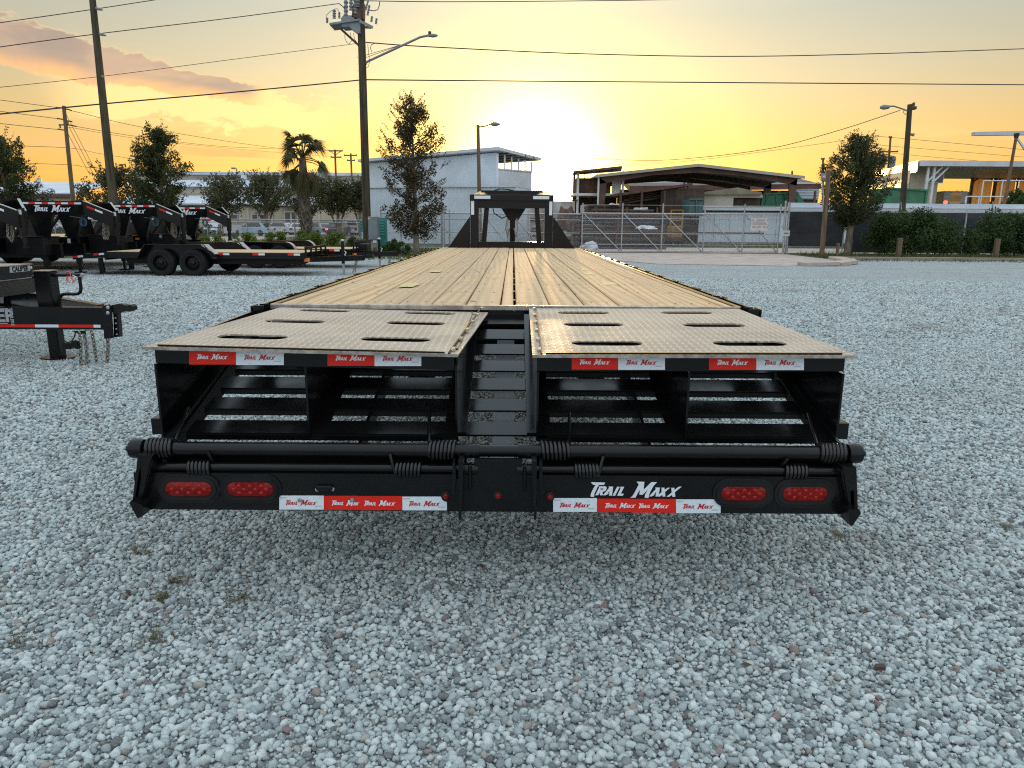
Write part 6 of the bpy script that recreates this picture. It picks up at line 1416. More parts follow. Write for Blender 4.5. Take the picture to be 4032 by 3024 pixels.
jump([(1316, 38), (1300, 45), (1285, 60), (1284, 72)]); jump([(1316, 36), (1328, 34), (1336, 48)]); jump([(1358, 125), (1358, 150), (1366, 168), (1376, 172), (1384, 160), (1380, 128)]); jump([(1392, 130), (1396, 155), (1404, 165)])
jump([(1496, 4), (1494, 20), (1488, 38), (1472, 43), (1455, 40)], .02); jump([(1335, 14), (1350, 26), (1358, 36)], .02); jump([(1478, 170), (1462, 176), (1458, 190), (1464, 204)], .015); jump([(1448, 175), (1452, 210), (1455, 245), (1450, 262), (1442, 268)])
part('arm', G().tube([A_(1440, 254), A_(1442, 246), A_(1452, 240), A_(1560, 190), A_(1655, 146), A_(1685, 140)], .052, 10), STEEL if False else GREYC, PC, smooth=40)
hd = part('lamp_head', G().lathe([(.03, 0), (.06, .10), (.085, .28), (.065, .44), (.02, .52)], A_(1680, 140, 0), (1, 0, .0), 14), GREYC, PC, smooth=50); part('photocell', G().tube([A_(1692, 135), A_(1692, 124)], .07, 8), DARKB, PC)
for q in ((1582, 176),): part('stay_wire', G().tube([A_(1438, 218), A_(*q)], .012, 5), WIRE, PC); part('stay_wire', G().tube([A_(1440, 227), A_(*q)], .012, 5), WIRE, PC)
part('riser', G().tube([A_(1424, 330, -.2), A_(1428, 600, -.2), A_(1436, 850, -.2)], .03, 6), DARKB, PC)
for k in range(7): y_ = 226 + k*26; part('step_bolt', G().tube([A_(1408+k*1.2, y_), A_(1404+k*1.2, y_)], .012, 5), STEEL, PC)
# other poles
PF = pole_thing('slim utility pole farther off at left with side insulators and guy wires', (251, 417), (288, 790), 62, .19, .14, POLEW2)
for pts in ([(258, 429), (270, 431), (282, 436)], [(247, 470), (236, 468), (225, 467)], [(254, 512), (242, 511), (228, 508)], [(258, 490), (245, 492), (232, 491)], [(262, 491), (285, 494), (300, 498)], [(262, 478), (268, 476), (284, 479)], [(247, 425), (235, 424), (220, 423)]):
    part('insulator', G().tube([at(x, y, 62) for x, y in pts], .055, 6), DARKB, PF)
part('cutout', G().tube([at(236, 494, 62), at(238, 505, 62)], .07, 6), INSUL, PF); part('cutout', G().tube([at(268, 490, 62), at(267, 478, 62)], .07, 6), INSUL, PF)
for a, b in (((255, 440), (385, 690)), ((272, 500), (370, 690)), ((267, 525), (355, 690))): part('guy_wire', G().tube([at(*a, 62), at(*b, 60)], .022, 4), WIRE, PF)
def tpole(label, top, low, Y, arms, r=.15, m=POLEW2):
    o = pole_thing(label, top, low, Y, r*1.2, r, m)
    for (xa, xb, y_) in arms:
        part('crossarm', G().beam(at(xa, y_, Y-.2), at(xb, y_, Y-.2), .16, .2), m, o)
        for x_ in (xa+2, xb-2): part('insulator', G().tube([at(x_, y_, Y-.2), at(x_, y_-5, Y-.2)], .09, 6), INSUL, o)
    return o
t1 = tpole('brown double crossarm pole standing right of the palm', (1319, 589), (1326, 800), 118, [(1294, 1350, 594), (1302, 1345, 619)])
part('knee_brace', G().beam(at(1302, 596, 117.8), at(1319, 610, 117.8), .1, .1), POLEW2, t1); part('knee_brace', G().beam(at(1342, 596, 117.8), at(1321, 610, 117.8), .1, .1), POLEW2, t1)
t2 = tpole('brown crossarm pole just left of the tall middle pole', (1381, 604), (1391, 830), 126, [(1354, 1406, 612), (1366, 1398, 632)])
tpole('short grey T pole rising behind the left oak crown', (536, 616), (538, 700), 90, [(514, 556, 615)], .16, GREYC)
t3 = tpole('far pole with wide crossarm and transformers left of the right street light', (3507, 538), (3490, 760), 115, [(3466, 3536, 597), (3500, 3512, 540)])
for x_ in (3474, 3514): part('transformer', G().lathe([(.0, -.9), (.42, -.85), (.45, .7), (.3, .85), (0, .9)], at(x_, 638, 114.5), (0, 0, 1), 12, cap=False), INSUL, t3, smooth=40)
tpole('bare far pole poking out of the right oak crown', (3416, 532), (3410, 700), 100, [(3414, 3418, 534)], .2)
tpole('small far pole left of the right oak crown', (3241, 622), (3240, 760), 110, [(3233, 3247, 626)], .14)
tpole('tiny far pole above the right eaves of the open canopy', (3119, 676), (3119, 760), 100, [(3117, 3121, 677)], .12)
LL = pole_thing('slim brown street light pole standing behind the flatbed gooseneck', (1882, 492), (1887, 760), 47, .14, .105, POLEW2, 'street_light')
part('arm', G().tube([at(1885, 500, 47), at(1910, 497, 47), at(1932, 489, 47)], .035, 8), DARKB, LL); part('lamp_head', G().lathe([(.03, 0), (.10, .1), (.14, .35), (.05, .62)], at(1930, 489, 47), (1, 0, 0), 12), GREYC, LL, smooth=50); part('photocell', G().tube([at(1944, 486, 47), at(1944, 480, 47)], .05, 6), DARKB, LL)
for y_ in (760, 800): part('conduit', G().tube([at(1889, y_, 46.85), at(1890, y_+60, 46.85)], .03, 6), STEEL, LL)
RP = pole_thing('grey street light pole with left pointing lamp right of the right oak', (3583, 411), (3555, 800), 55, .24, .17, POLEW, 'street_light')
def R_(x, y, d=0): return at(x, y, 55+d)
part('arm', G().tube([R_(3572, 436), R_(3545, 426), R_(3520, 418), R_(3502, 418)], .055, 8), GREYC, RP, smooth=40); part('lamp_head', G().lathe([(.04, 0), (.13, .12), (.18, .45), (.10, .70), (.02, .75)], R_(3505, 421), (-1, 0, -.05), 12), GREYC, RP, smooth=50)
part('bracket', G().tube([R_(3586, 422), R_(3596, 412), R_(3601, 404)], [.12, .14, .06], 8), DARKB, RP); part('bracket', G().box(R_(3583, 424).x, R_(3606, 424).x, 54.8, 55.2, zat(432, 55, 3590), zat(419, 55, 3590), .05), DARKB, RP); part('loop_wire', G().tube([R_(3562, 428), R_(3556, 442), R_(3566, 452), R_(3574, 440)], .02, 5), WIRE, RP)
part('spot_lamp', G().tube([R_(3578, 526), R_(3586, 529), R_(3598, 531)], [.05, .08, .12], 8), INSUL, RP); part('riser', G().tube([R_(3584, 450, -.3), R_(3566, 790, -.3)], .04, 5), DARKB, RP)
lp = pole_thing('thin shoebox lamp post before the warehouse roof', (932, 664), (936, 800), 100, .1, .08, GREYC, 'lamp_post'); part('lamp_head', G().box(xat(929, 100), xat(945, 100), 99.7, 100.2, zat(666, 100, 935), zat(660, 100, 935)), GREYC, lp)
WL = []
def wire(label, pts, r, grp='overhead wires'):
    P = [at(*p) for p in pts]; Q = []
    for i in range(len(P)-1):   # smooth curve through the points
        p0 = P[max(i-1, 0)]; p1 = P[i]; p2 = P[i+1]; p3 = P[min(i+2, len(P)-1)]
        for k in range(8):
            t = k/8; Q.append(.5*((2*p1) + (p2-p0)*t + (2*p0-5*p1+4*p2-p3)*t*t + (3*p1-p0-3*p2+p3)*t**3))
    Q.append(P[-1]); return single('overhead_wire', G().tube(Q, r, 5), WIRE, label, 'wire', grp, smooth=40)
wire('topmost wire at upper left leaving through the top picture edge', [(-80, 101, 28), (372, 36, 31), (640, -5, 33), (1400, -120, 36)], .016)
wire('second wire from the top at left running up to the pole switch', [(-80, 196, 28), (378, 134, 31), (900, 72, 33.6), (1335, 14, 36)], .017)
wire('thin middle wire crossing the long cloud to the middle pole', [(-80, 352, 28), (405, 300, 31), (900, 236, 33.6), (1400, 172, 36)], .011)
wire('thick cable rising from left edge to the middle pole below its street lamp', [(-80, 457, 28), (405, 409, 31), (900, 365, 33.6), (1300, 327, 35.6), (1428, 314, 36)], .028)
wire('thick level cable running from the middle pole to the right picture edge', [(1440, 314, 36), (2000, 319, 38), (2700, 324, 41), (4200, 335, 47)], .030)
wire('sagging cable from the middle pole past its street lamp to the right edge', [(1440, 167, 36), (1700, 185, 37), (2300, 212, 39.5), (2900, 222, 42), (3500, 210, 44.5), (4200, 186, 47)], .026)
wire('topmost wire at right skimming the top picture edge', [(1428, 3, 36), (1800, 7, 37.5), (2500, 1, 40.5), (2900, -8, 42)], .02)
wire('upper wire from left edge to the top of the slim far pole', [(-80, 383, 50), (215, 422, 61), (251, 425, 62)], .022)
wire('middle wire from left edge to the slim far pole', [(-80, 428, 50), (225, 467, 62)], .022)
wire('lower wire from left edge to the slim far pole', [(-80, 478, 50), (228, 510, 62)], .022)
wire('upper wire from the slim far pole toward the crossarm poles', [(282, 436, 62), (620, 512, 80), (1090, 583, 106), (1294, 590, 118)], .024)
wire('lower wire from the slim far pole passing behind the left oak', [(300, 498, 62), (560, 540, 76), (900, 578, 96), (1302, 593, 118)], .022)
wire('thin wire just beneath the lower far pole wire', [(268, 500, 62), (560, 548, 76), (900, 584, 96), (1302, 617, 118)], .016)
wire('faint low wire through the far left oak crown', [(-60, 572, 60), (265, 582, 62), (400, 606, 70), (620, 640, 82)], .018)
wire('lowest faint wire above the store roof at left', [(-60, 640, 60), (275, 649, 62), (500, 668, 74), (1316, 700, 118)], .018)
wire('service cable sloping down left from the right street light', [(3545, 434, 55), (3280, 520, 57), (3000, 590, 59), (2607, 631, 62), (2335, 622, 64)], .026)
wire('thin wire below the service cable left of the right oak', [(3330, 552, 70), (3000, 598, 72), (2700, 635, 74), (2450, 652, 76)], .018)
wire('upper far wire crossing behind the right street light', [(3420, 536, 100), (3507, 541, 114), (4150, 600, 112)], .03)
wire('middle far wire crossing behind the right street light', [(3470, 572, 114), (3600, 583, 114), (4150, 628, 112)], .026)
wire('lowest far wire above the depot roof at right', [(3480, 598, 115), (3600, 612, 114), (4150, 658, 112)], .024)

# ================================================================ TREES, PALM, HEDGES
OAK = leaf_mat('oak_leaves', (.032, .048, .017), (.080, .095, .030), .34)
OAKB = leaf_mat('oak_leaves_bronze', (.040, .038, .018), (.105, .075, .028), .38)
HEDGE = leaf_mat('hedge_leaves', (.030, .060, .016), (.070, .115, .030), .22)
GRN = leaf_mat('bright_shrub_leaves', (.075, .135, .018), (.19, .25, .04), .4)
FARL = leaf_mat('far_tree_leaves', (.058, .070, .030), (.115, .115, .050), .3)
PALM = leaf_mat('palm_frond', (.085, .10, .035), (.17, .165, .065), .45)
BARK = mat('bark', (.16, .125, .09), .9, build=mottled((.10, .08, .06), (.23, .19, .145), 5, 7, .02, 30, (1, 1, .3)))
def leaf_cloud(name, parent, C, r, n, size, m, rg, aspect=.55, kind=None, squash=1.0):
    """n leaf quads spread through a set of clumps with centres C and radii r"""
    C = np.array(C); r = np.array(r); w = r**2/np.sum(r**2); idx = rg.choice(len(C), n, p=w)
    d = rg.normal(size=(n, 3)); d /= np.linalg.norm(d, axis=1)[:, None]
    rad = r[idx]*rg.uniform(.15, 1.0, n)**.55; p = C[idx] + d*rad[:, None]*np.array([1, 1, squash])
    a = rg.normal(size=(n, 3)); a /= np.linalg.norm(a, axis=1)[:, None]; b = np.cross(a, rg.normal(size=(n, 3))); b /= np.linalg.norm(b, axis=1)[:, None]
    s = size*rg.uniform(.6, 1.35, n)[:, None]; nn = np.cross(a, b)
    v = np.empty((n*4, 3)); v[0::4] = p - a*s; v[1::4] = p + b*s*aspect + nn*s*.15; v[2::4] = p + a*s; v[3::4] = p - b*s*aspect + nn*s*.15
    me = bpy.data.meshes.new(name); me.from_pydata(v.tolist(), [], np.arange(n*4).reshape(-1, 4).tolist())
    return part(name, me, m, parent, kind=kind)
def tree(label, base, z0, z1, prof, nc, nl, size, m, seed, cr=(.25, .5), trunk_r=.1, sprigs=30, lean=0.0, name='oak_tree', forks=None, depth=.85, cl=None):
    """prof: list of (height fraction, half width); clumps fill the silhouette it describes, with gaps"""
    rg = np.random.default_rng(seed); bx_, by_ = base; o = thing(name, label, 'tree', (bx_, by_, 0))
    hs = [p[0] for p in prof]; ws = [p[1] for p in prof]; C = []; rr = []
    top = Vector((bx_+lean*.8, by_, z0 + .86*(z1-z0))); g0 = Vector((bx_, by_, -.05)); LB = []
    nlb = max(12, nc//4)
    for k in range(nlb):   # limbs leave the trunk all round; clumps of leaves sit along their outer part
        f = (k+.5)/nlb*.97 + rg.normal()*.02; w = np.interp(f, hs, ws); q = k*2.399 + rg.normal()*.35; L = w*rg.uniform(.55, 1.1)
        zc = z0 + f*(z1-z0); u = Vector((math.cos(q), math.sin(q)*depth, 0)); zs = min(max(zc - .55*L, z0*.7), top.z)
        st = g0.lerp(top, zs/top.z); e = Vector((bx_+lean*f, by_, zc)) + u*L + Vector((0, 0, .10*L)); LB.append((st, e))
        for t, rs in ((.30, .8), (.58, 1.0), (.82, .9), (1.0, .62)):
            if t < .5 and L < cr[0]*1.5: continue
            c = st.lerp(e, t) + Vector((rg.normal(), rg.normal(), rg.normal()))*cr[0]*.38
            C.append(tuple(c)); rr.append(min(rg.uniform(*cr)*rs, .10 + w*.55))
    for k in range(5): C.append((bx_+lean+rg.normal()*.08, by_, z0+(z1-z0)*(.80+.045*k))); rr.append(cr[0]*(.9-.12*k))
    pts = [g0, g0.lerp(top, .3) + Vector((rg.normal()*.03, 0, 0)), g0.lerp(top, .6) + Vector((rg.normal()*.06, 0, 0)), top]
    part('trunk', G().tube(pts, [trunk_r*1.25, trunk_r*.9, trunk_r*.55, trunk_r*.15], 10), BARK, o, smooth=50)
    for st, e in LB: part('limb', G().tube([st, st.lerp(e, .5) + Vector((0, 0, -.05)), e], [trunk_r*.30, trunk_r*.18, trunk_r*.06], 5), BARK, o, smooth=50)
    if forks:
        for (dx, dz) in forks: part('limb', G().tube([g0.lerp(top, .1), Vector((bx_+dx*.5, by_, dz*.65)), Vector((bx_+dx, by_, dz))], [trunk_r*.8, trunk_r*.6, trunk_r*.3], 7), BARK, o, smooth=50)
    leaf_cloud('crown', o, C, rr, nl, size, m, rg)
    if sprigs:   # thin outer twigs carrying sparse leaves, which break the outline
        sg_ = G(); SC_ = []; SR = []
        for k in range(sprigs):
            f = rg.uniform(.15, 1.0)**.7; w = np.interp(f, hs, ws); q = rg.uniform(0, 6.283); p = Vector((bx_ + lean*f + math.cos(q)*w*.8, by_ + math.sin(q)*w*.8*depth, z0+f*(z1-z0)))
            d = Vector((math.cos(q)*.7, math.sin(q)*.5, rg.uniform(.2, 1.1))).normalized(); L = rg.uniform(.25, .6)*(cr[1]/.5)
            sg_.tube([p - d*.1, p + d*L*.5, p + d*L + Vector((0, 0, .03))], [.010, .007, .003], 4)
            for j in range(4): SC_.append(tuple(p + d*L*(.25+.25*j))); SR.append(.07*cr[1]/.5+.02)
        part('twigs', sg_, BARK, o, kind='stuff'); leaf_cloud('outer_leaves', o, SC_, SR, sprigs*16, size*.8, m, rg, kind='stuff')
    return o
def zc_(y, Y, px_): return at(px_, y, Y).z
Y = 33.0
tree('slim bronze leaved oak in the middle before the white metal building', (xat(1640, Y, 1000), Y), 1.0, 6.75, [(0, .7), (.06, 1.4), (.2, 1.35), (.33, 1.25), (.5, 1.68), (.62, 1.7), (.74, 1.35), (.86, .9), (1, .25)], 200, 19000, .046, OAKB, 21, (.20, .40), .115, 90, -.12)
tree('dark round oak behind the second lettered neck at left', (xat(648, Y), Y), 1.6, 5.35, [(0, 1.25), (.2, 1.65), (.45, 1.5), (.65, 1.1), (.85, .62), (1, .22)], 160, 19000, .05, OAK, 22, (.22, .42), .11, 60)
tree('oak cut by the left picture edge with airy top', (xat(40, Y), Y), 1.5, 5.0, [(0, 1.6), (.25, 1.9), (.5, 1.35), (.75, 1.1), (1, .6)], 170, 17000, .05, OAK, 23, (.22, .42), .11, 90)
Y = 46.0
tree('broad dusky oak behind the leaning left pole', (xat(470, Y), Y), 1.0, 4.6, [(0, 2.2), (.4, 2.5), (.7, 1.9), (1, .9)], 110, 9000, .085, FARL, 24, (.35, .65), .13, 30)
Y = 35.4
tree('dense dark oak with wiry top between gate and right hedges', (xat(3335, Y, 1000), Y), 1.75, 5.5, [(0, .9), (.12, 1.65), (.35, 1.75), (.55, 1.5), (.72, 1.15), (.88, .72), (1, .3)], 200, 25000, .048, OAK, 25, (.22, .44), .15, 130, .08)
for k, (p_, y0, y1, hw, sd_, lb) in enumerate(((890, 812, 700, 3.0, 31, 'vase shaped street tree standing left before the warehouse'), (1048, 806, 684, 2.9, 32, 'vase shaped street tree in the middle before the warehouse'), (1205, 815, 684, 3.4, 33, 'street tree hidden behind the palm trunk'), (1330, 812, 712, 2.7, 34, 'reddish street tree behind the brown crossarm pole'), (1418, 812, 712, 1.7, 35, 'street tree half hidden by the tall middle pole'))):
    Y = 78.0; x_ = xat(p_, Y); za, zb = zc_(y0, Y, p_), zc_(y1, Y, p_)
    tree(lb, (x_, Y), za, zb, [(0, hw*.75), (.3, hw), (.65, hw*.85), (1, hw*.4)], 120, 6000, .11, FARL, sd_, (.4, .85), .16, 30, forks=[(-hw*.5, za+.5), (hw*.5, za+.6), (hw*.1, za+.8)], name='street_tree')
# palm with booted trunk
Y = 37.0; pxm = xat(1203, Y); pt = thing('palm_tree', 'shaggy cabbage palm with thick booted trunk left of the middle pole', 'palm', (pxm, Y, 0))
tp = Vector((pxm+.02, Y, 4.5)); part('trunk', G().tube([(pxm, Y, -.05), (pxm, Y, 1.2), (pxm, Y, 2.6), tp], [.27, .26, .27, .16], 14), mat('palm_trunk', (.16, .13, .10), .9, build=mottled((.09, .075, .06), (.22, .19, .15), 6, 6, .02, 25)), pt, smooth=50)
bt = G(); rg = np.random.default_rng(5)
for k in range(210):
    z = .2 + 2.9*k/210; a = k*2.4 + rg.normal()*.2; u = Vector((math.cos(a), math.sin(a), 0)); t = Vector((-u.y, u.x, 0)); b0 = Vector((pxm, Y, z)) + u*.24; L = rg.uniform(.12, .26); w = .055
    e = b0 + u*L*.7 + Vector((0, 0, L)); bt.add([b0-t*w, b0+t*w, e+t*w*.6, e-t*w*.6, b0-t*w-u*.02-Vector((0, 0, .05)), b0+t*w-u*.02-Vector((0, 0, .05))], [(0, 1, 2, 3), (4, 5, 1, 0)])
part('leaf_boots', bt, BARK, pt, kind='stuff')
def frond(org, d, L, droop, blade, rg, nleaf=44):
    """costapalmate fan: a stalk, then leaflets fanning from its end"""
    g = G(); d = Vector(d).normalized(); pts = []; p = Vector(org)
    for k in range(7):
        pts.append(p.copy()); d2 = (d + Vector((0, 0, -droop*k/6))).normalized(); p = p + d2*L/6
    g.tube(pts, [.03, .027, .025, .022, .02, .016, .012], 5)
    ax = (pts[-1]-pts[-3]).normalized(); sd_ = ax.cross(Vector((0, 0, 1)))
    if sd_.length < .05: sd_ = Vector((1, 0, 0))
    sd_.normalize(); tw = rg.uniform(-1.3, 1.3); sd_ = Matrix.Rotation(tw, 3, ax) @ sd_; up = sd_.cross(ax)
    for k in range(nleaf):
        t = -1.45 + 2.9*k/(nleaf-1) + rg.normal()*.05; dd = (ax*math.cos(t) + sd_*math.sin(t) + up*.12*abs(math.sin(t))).normalized(); l = blade*rg.uniform(.8, 1.1)*(1-.25*abs(t)/1.45)
        q = pts[-1] - ax*.12*(1-abs(t)/1.6); w = .013; s2 = dd.cross(up); s2.normalize(); V = []; Fq = []
        for j in range(5):
            f = j/4; c = q + dd*l*f + Vector((0, 0, -l*.62*f**2.2)); ww = w*(1-f**1.5)*(1+1.2*(f > .2 and f < .6)) + .002
            V += [c - s2*ww, c + s2*ww]
        for j in range(4): Fq.append((2*j, 2*j+1, 2*j+3, 2*j+2))
        g.add(V, Fq)
    return g
for k in range(34):
    a = k*2.399 + .5; e = [1.4, 1.25, 1.05, .85, .55, .1, -.5, -1.1][k % 8]; d = (math.cos(a)*math.cos(e), math.sin(a)*math.cos(e)*.9, math.sin(e))
    part('frond', frond(tp + Vector((0, 0, -.15+.1*rg.normal())), d, rg.uniform(.7, 1.15), rg.uniform(.5, 1.0), rg.uniform(.7, 1.0), rg), PALM, pt)
DEADF = leaf_mat('dead_frond', (.12, .085, .05), (.20, .15, .09), .25)
for k in range(12):
    a = k*.55; part('dead_frond', frond(tp + Vector((0, 0, -.35)), (math.cos(a)*.5, math.sin(a)*.5, -.8), .45, .4, .75, rg, 26), DEADF, pt)
part('frond', frond(tp, (-.45, -.1, 1.0), 1.15, .3, 1.15, rg, 44), PALM, pt); part('frond', frond(tp, (.60, -.1, .9), 1.0, .6, 1.0, rg, 44), PALM, pt)
# hedges
def hedge(label, c, sx, sy, sz_, n, size, m, seed, name='hedge', cat='hedge', grp=None, nc=40, base=.12):
    rg = np.random.default_rng(seed); C = []; r = []
    for k in range(nc):
        a = rg.uniform(0, 6.283); f = rg.uniform(0, 1); w = math.sqrt(max(0.05, 1-(max(0, f-.35)/.75)**2)); t = math.sqrt(rg.uniform(0, 1))
        C.append((c[0]+math.cos(a)*t*sx*w*.88, c[1]+math.sin(a)*t*sy*w*.88, base*sz_ + f*sz_*.80)); r.append(rg.uniform(.16, .30)*min(sx, sz_)*.9)
    o = thing(name, label, cat, (c[0], c[1], 0), grp)
    g = G()
    for k in range(6): a = k*1.05; g.tube([(c[0]+math.cos(a)*sx*.12, c[1]+math.sin(a)*sy*.12, -.03), (c[0]+math.cos(a)*sx*.4, c[1]+math.sin(a)*sy*.4, sz_*.6)], [.03, .015], 5)
    part('stems', g, BARK, o, kind='stuff'); leaf_cloud('foliage', o, C, r, n, size, m, rg); return o
hedge('big rounded green hedge between the right oak and the first bollard', (xat(3580, 35.9), 35.9), 2.75, 1.1, 2.1, 21000, .055, HEDGE, 41, nc=75)
hedge('second rounded green hedge cut by the right picture edge', (xat(4010, 35.9), 35.9), 2.9, 1.1, 2.05, 21000, .055, HEDGE, 42, nc=75)
hedge('third dark hedge just beyond the right picture edge', (xat(4420, 35.9), 35.9), 2.2, 1.0, 1.9, 8000, .06, HEDGE, 43, nc=50)
HL = ('leftmost low bright shrub behind the car trailer', 'low yellow green shrub behind the car trailer fender', 'low shrub left of the palm trunk', 'leafy shrub at the foot of the palm', 'low shrub right of the palm trunk', 'round shrub below the grey utility cabinet', 'small shrub at the foot of the slim middle oak')
for k, (p_, w_, h_, y_) in enumerate(((800, 1.1, .80, 31.5), (940, 1.3, 1.0, 31.5), (1095, 1.0, .95, 31.5), (1205, .9, 1.0, 32), (1310, 1.0, .95, 31.6), (1410, .6, .75, 31.8), (1560, .8, .65, 32.6))):
    hedge(HL[k], (xat(p_, y_), y_), w_, .5, h_, 2600, .045, GRN if k < 5 else HEDGE, 50+k, 'low_shrub', 'shrub', 'low shrubs along the left fence', 16)
hedge('sunlit bronze bush below the stop sign', (xat(765, 35), 35), .32, .3, 1.55, 2600, .045, OAKB, 60, 'tall_bush', 'bush', None, 18, .3)
hedge('dark rounded bush peeking over the white wall at far right', (xat(4030, 62), 62), 2.2, 1.2, 4.4, 6000, .12, HEDGE, 61, 'tall_bush', 'bush', None, 30)
for k, (p_, w_, h_) in enumerate(((1900, .5, .7), (2160, .5, .55), (1800, .45, .6))): hedge(('weedy bush at the fence below the gooseneck left gusset', 'weedy bush seen low in the gooseneck opening', 'weedy bush at the fence by the capped fence post')[k], (xat(p_, 39.5), 39.5), w_, .3, h_, 1200, .045, GRN, 70+k, 'low_shrub', 'shrub', 'weedy bushes along the mesh fence', 12)
hedge('low dark hedge across the road seen through the left fence', (xat(560, 62), 62), 9, 1.0, 1.25, 9000, .10, HEDGE, 62, 'road_hedge', 'hedge', None, 120)
hedge('far dark dome of trees framed under the depot canopy', (xat(3750, 150), 150), 9, 5, 7.5, 7000, .3, FARL, 63, 'tree_clump', 'trees', None, 40)
# far treeline under the sun and round the horizon: one mass
rg = np.random.default_rng(9); C = []; r = []
for k in range(520):
    x_ = rg.uniform(-520, 620); C.append((x_, 420+rg.uniform(-20, 20), rg.uniform(1, 8.5) + 2.5*mnoise.noise((x_*.02, 1.5, 0)))); r.append(rg.uniform(3, 6.5))
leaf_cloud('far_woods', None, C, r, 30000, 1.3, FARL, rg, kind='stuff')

# ================================================================ STREET: cars, sign
def car(label, c, col, rz, lit=False, kind='car', L=4.5, Wd=1.8, Ht=1.45):
    o = thing('parked_car' if kind == 'car' else 'pickup_truck', label, 'car' if kind == 'car' else 'pickup', c, 'cars on the road and lots across the left fence'); o.rotation_euler = (0, 0, rz)
    m = mat('car_paint', col, .25, spec=.6) if not isinstance(col, bpy.types.Material) else col; h = L/2
    body = [(-h, .35), (-h+.05, .75), (-h+.25, .88), (h*.35, .88), (h-.15, .78), (h, .6), (h-.02, .3), (-h, .3)]
    cab = [(-h+.35, .88), (-h+.85, Ht-.05), (-h+1.2, Ht), (h*.05, Ht), (h*.45, .88)] if kind == 'car' else [(-h*.10, .88), (-h*.02, Ht+.25), (h*.32, Ht+.25), (h*.55, .92)]
    def ext(pr, w, n, m_, inset=0.0):
        g = G(); V = []; N = len(pr)
        for s in (-1, 1):
            for x, z in pr: V.append((s*(w/2 - inset*max(0, z-.88)), x, z))
        Fq = [tuple(range(N)), tuple(N+i for i in reversed(range(N)))] + [(i, (i+1) % N, N+(i+1) % N, N+i) for i in range(N)]
        return part(n, g.add(V, Fq), m_, o, local=True)
    ext(body, Wd, 'body', m); ext(cab, Wd-.12, 'cabin', m, .35)
    if kind != 'car': part('bed_wall', G().box(-Wd/2, Wd/2, -h, -h*.15, .88, 1.12), m, o, local=True)
    yb, yt = cab[0], cab[1]
    part('rear_window', G().prism([(-.62, yb[0]-.01+.03, yb[1]+.06), (.62, yb[0]+.02, yb[1]+.06), (.5, yt[0]-.03, yt[1]-.08), (-.5, yt[0]-.03, yt[1]-.08)], (0, -.03, 0)), GLASS, o, local=True)
    for s in (-1, 1):
        part('side_window', G().prism([(s*(Wd/2-.075), cab[0][0]+.35, .95), (s*(Wd/2-.075), cab[-1][0]-.3, .95), (s*(Wd/2-.2), cab[-2][0]-.05, Ht-.12), (s*(Wd/2-.2), cab[1][0]+.2, Ht-.12)], (s*.02, 0, 0)), GLASS, o, local=True)
        for y_ in (-h+.85, h-.85): part('wheel', G().lathe([(.08, -.1), (.31, -.1), (.33, 0), (.31, .1), (.08, .1)], (s*(Wd/2-.1), y_, .33), (1, 0, 0), 16), RUB, o, local=True, smooth=40)
        part('tail_light', G().box(min(s*(Wd/2-.36), s*(Wd/2-.06)), max(s*(Wd/2-.36), s*(Wd/2-.06)), -h-.02, -h+.03, .62, .80), TAILL if lit else LENS, o, local=True)
    if lit: part('brake_light', G().box(-.25, .25, yt[0]-.05, yt[0]+.02, Ht-.06, Ht-.0), TAILL, o, local=True)
    part('windscreen', G().prism([(-.62, cab[-1][0]-.03, .93), (.62, cab[-1][0]-.03, .93), (.5, cab[-2][0]+.05, Ht-.08), (-.5, cab[-2][0]+.05, Ht-.08)], (0, .03, 0)), GLASS, o, local=True)
    return o
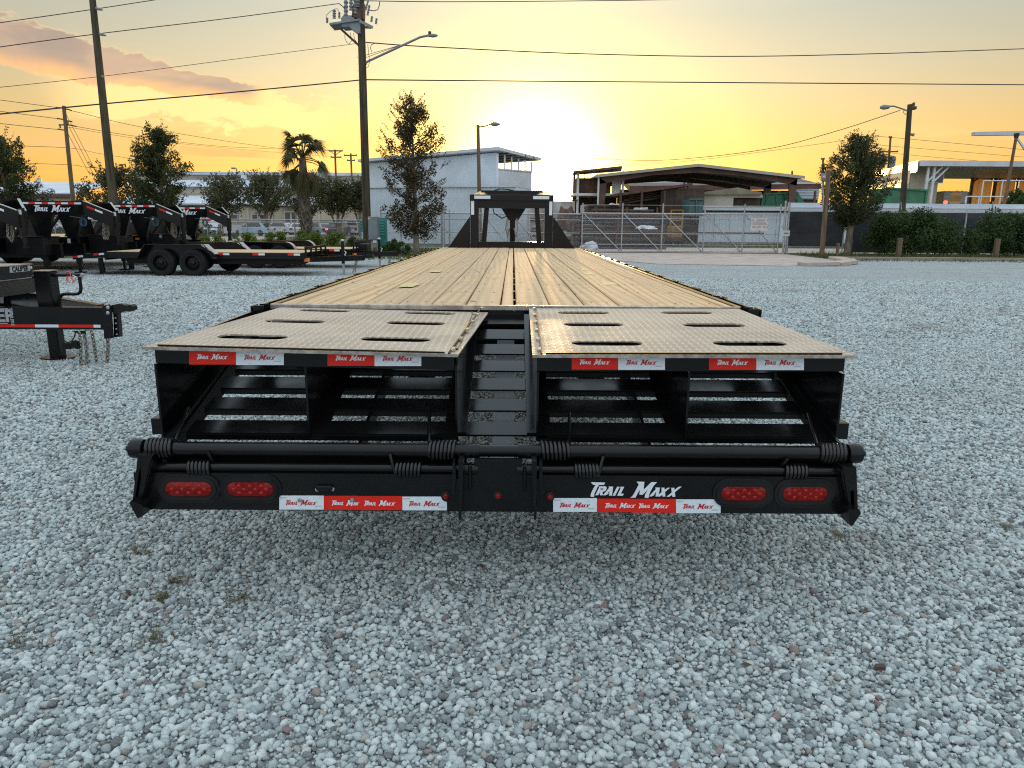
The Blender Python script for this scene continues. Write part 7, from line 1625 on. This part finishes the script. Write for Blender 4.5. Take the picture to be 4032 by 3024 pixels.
for lb, p_, Y_, col, rz, lit, kd in (
  ('white car parked left of the warehouse door', 1085, 88, (.62, .64, .66), 1.5, False, 'car'), ('white car half hidden left of the palm trunk', 1175, 86, (.66, .68, .70), .2, False, 'car'),
  ('silver car just right of the palm trunk', 1245, 86, (.40, .42, .44), .9, False, 'car'), ('dark car with glowing red tail lights on the road', 1338, 84, (.05, .05, .055), -.15, True, 'car'),
  ('pale silver pickup right of the red lit car', 1385, 87, (.55, .58, .58), .1, False, 'pickup'), ('dark car nearest the tall middle pole', 1420, 90, (.04, .04, .045), .3, False, 'car'),
  ('white pickup standing behind the fence at left', 868, 74, (.60, .64, .68), 2.9, False, 'pickup'), ('pale blue car behind the road hedge', 990, 78, (.40, .55, .66), 1.4, False, 'car'),
  ('white car seen under the first lettered neck', 150, 75, (.60, .64, .68), 2.6, False, 'car')):
    car(lb, (xat(p_, Y_), Y_, 0), col, rz, lit, kd)
ss_ = thing('stop_sign', 'red octagonal stop sign seen under the third lettered neck', 'sign', (xat(812, 46), 46, 0)); c = at(812, 853, 46)
part('sign_post', G().tube([(c.x, 46.03, 0), (c.x, 46.03, c.z+.3)], .03, 8), STEEL, ss_)
oct_ = [(c.x+math.cos(math.pi/8+k*math.pi/4)*.40, 46, c.z+math.sin(math.pi/8+k*math.pi/4)*.40) for k in range(8)]
part('sign_border', G().prism(oct_, (0, .012, 0)), WHT, ss_); part('sign_face', G().prism([(c.x+(x-c.x)*.93, 45.997, c.z+(z-c.z)*.93) for x, y_, z in oct_], (0, -.008, 0)), mat('stop_red', (.42, .02, .03), .5), ss_)
g = G(); text_on(g, 'STOP', .34, (c.x, 45.985, c.z), (1, 0, 0), (0, 0, 1), bold=.008); part('lettering', g, LETW, ss_)
# small brown leaf-like debris and a cord piece close to the camera
c = ground_at(3460, 2655); g = G(); g.prism([(c.x-.016, c.y-.006, .018), (c.x+.014, c.y-.010, .02), (c.x+.016, c.y+.007, .022), (c.x-.012, c.y+.009, .02)], (0, 0, .012)); single('bark_chip', g, DARKB, 'small dark bark chip lying on the gravel at lower right', 'chip')
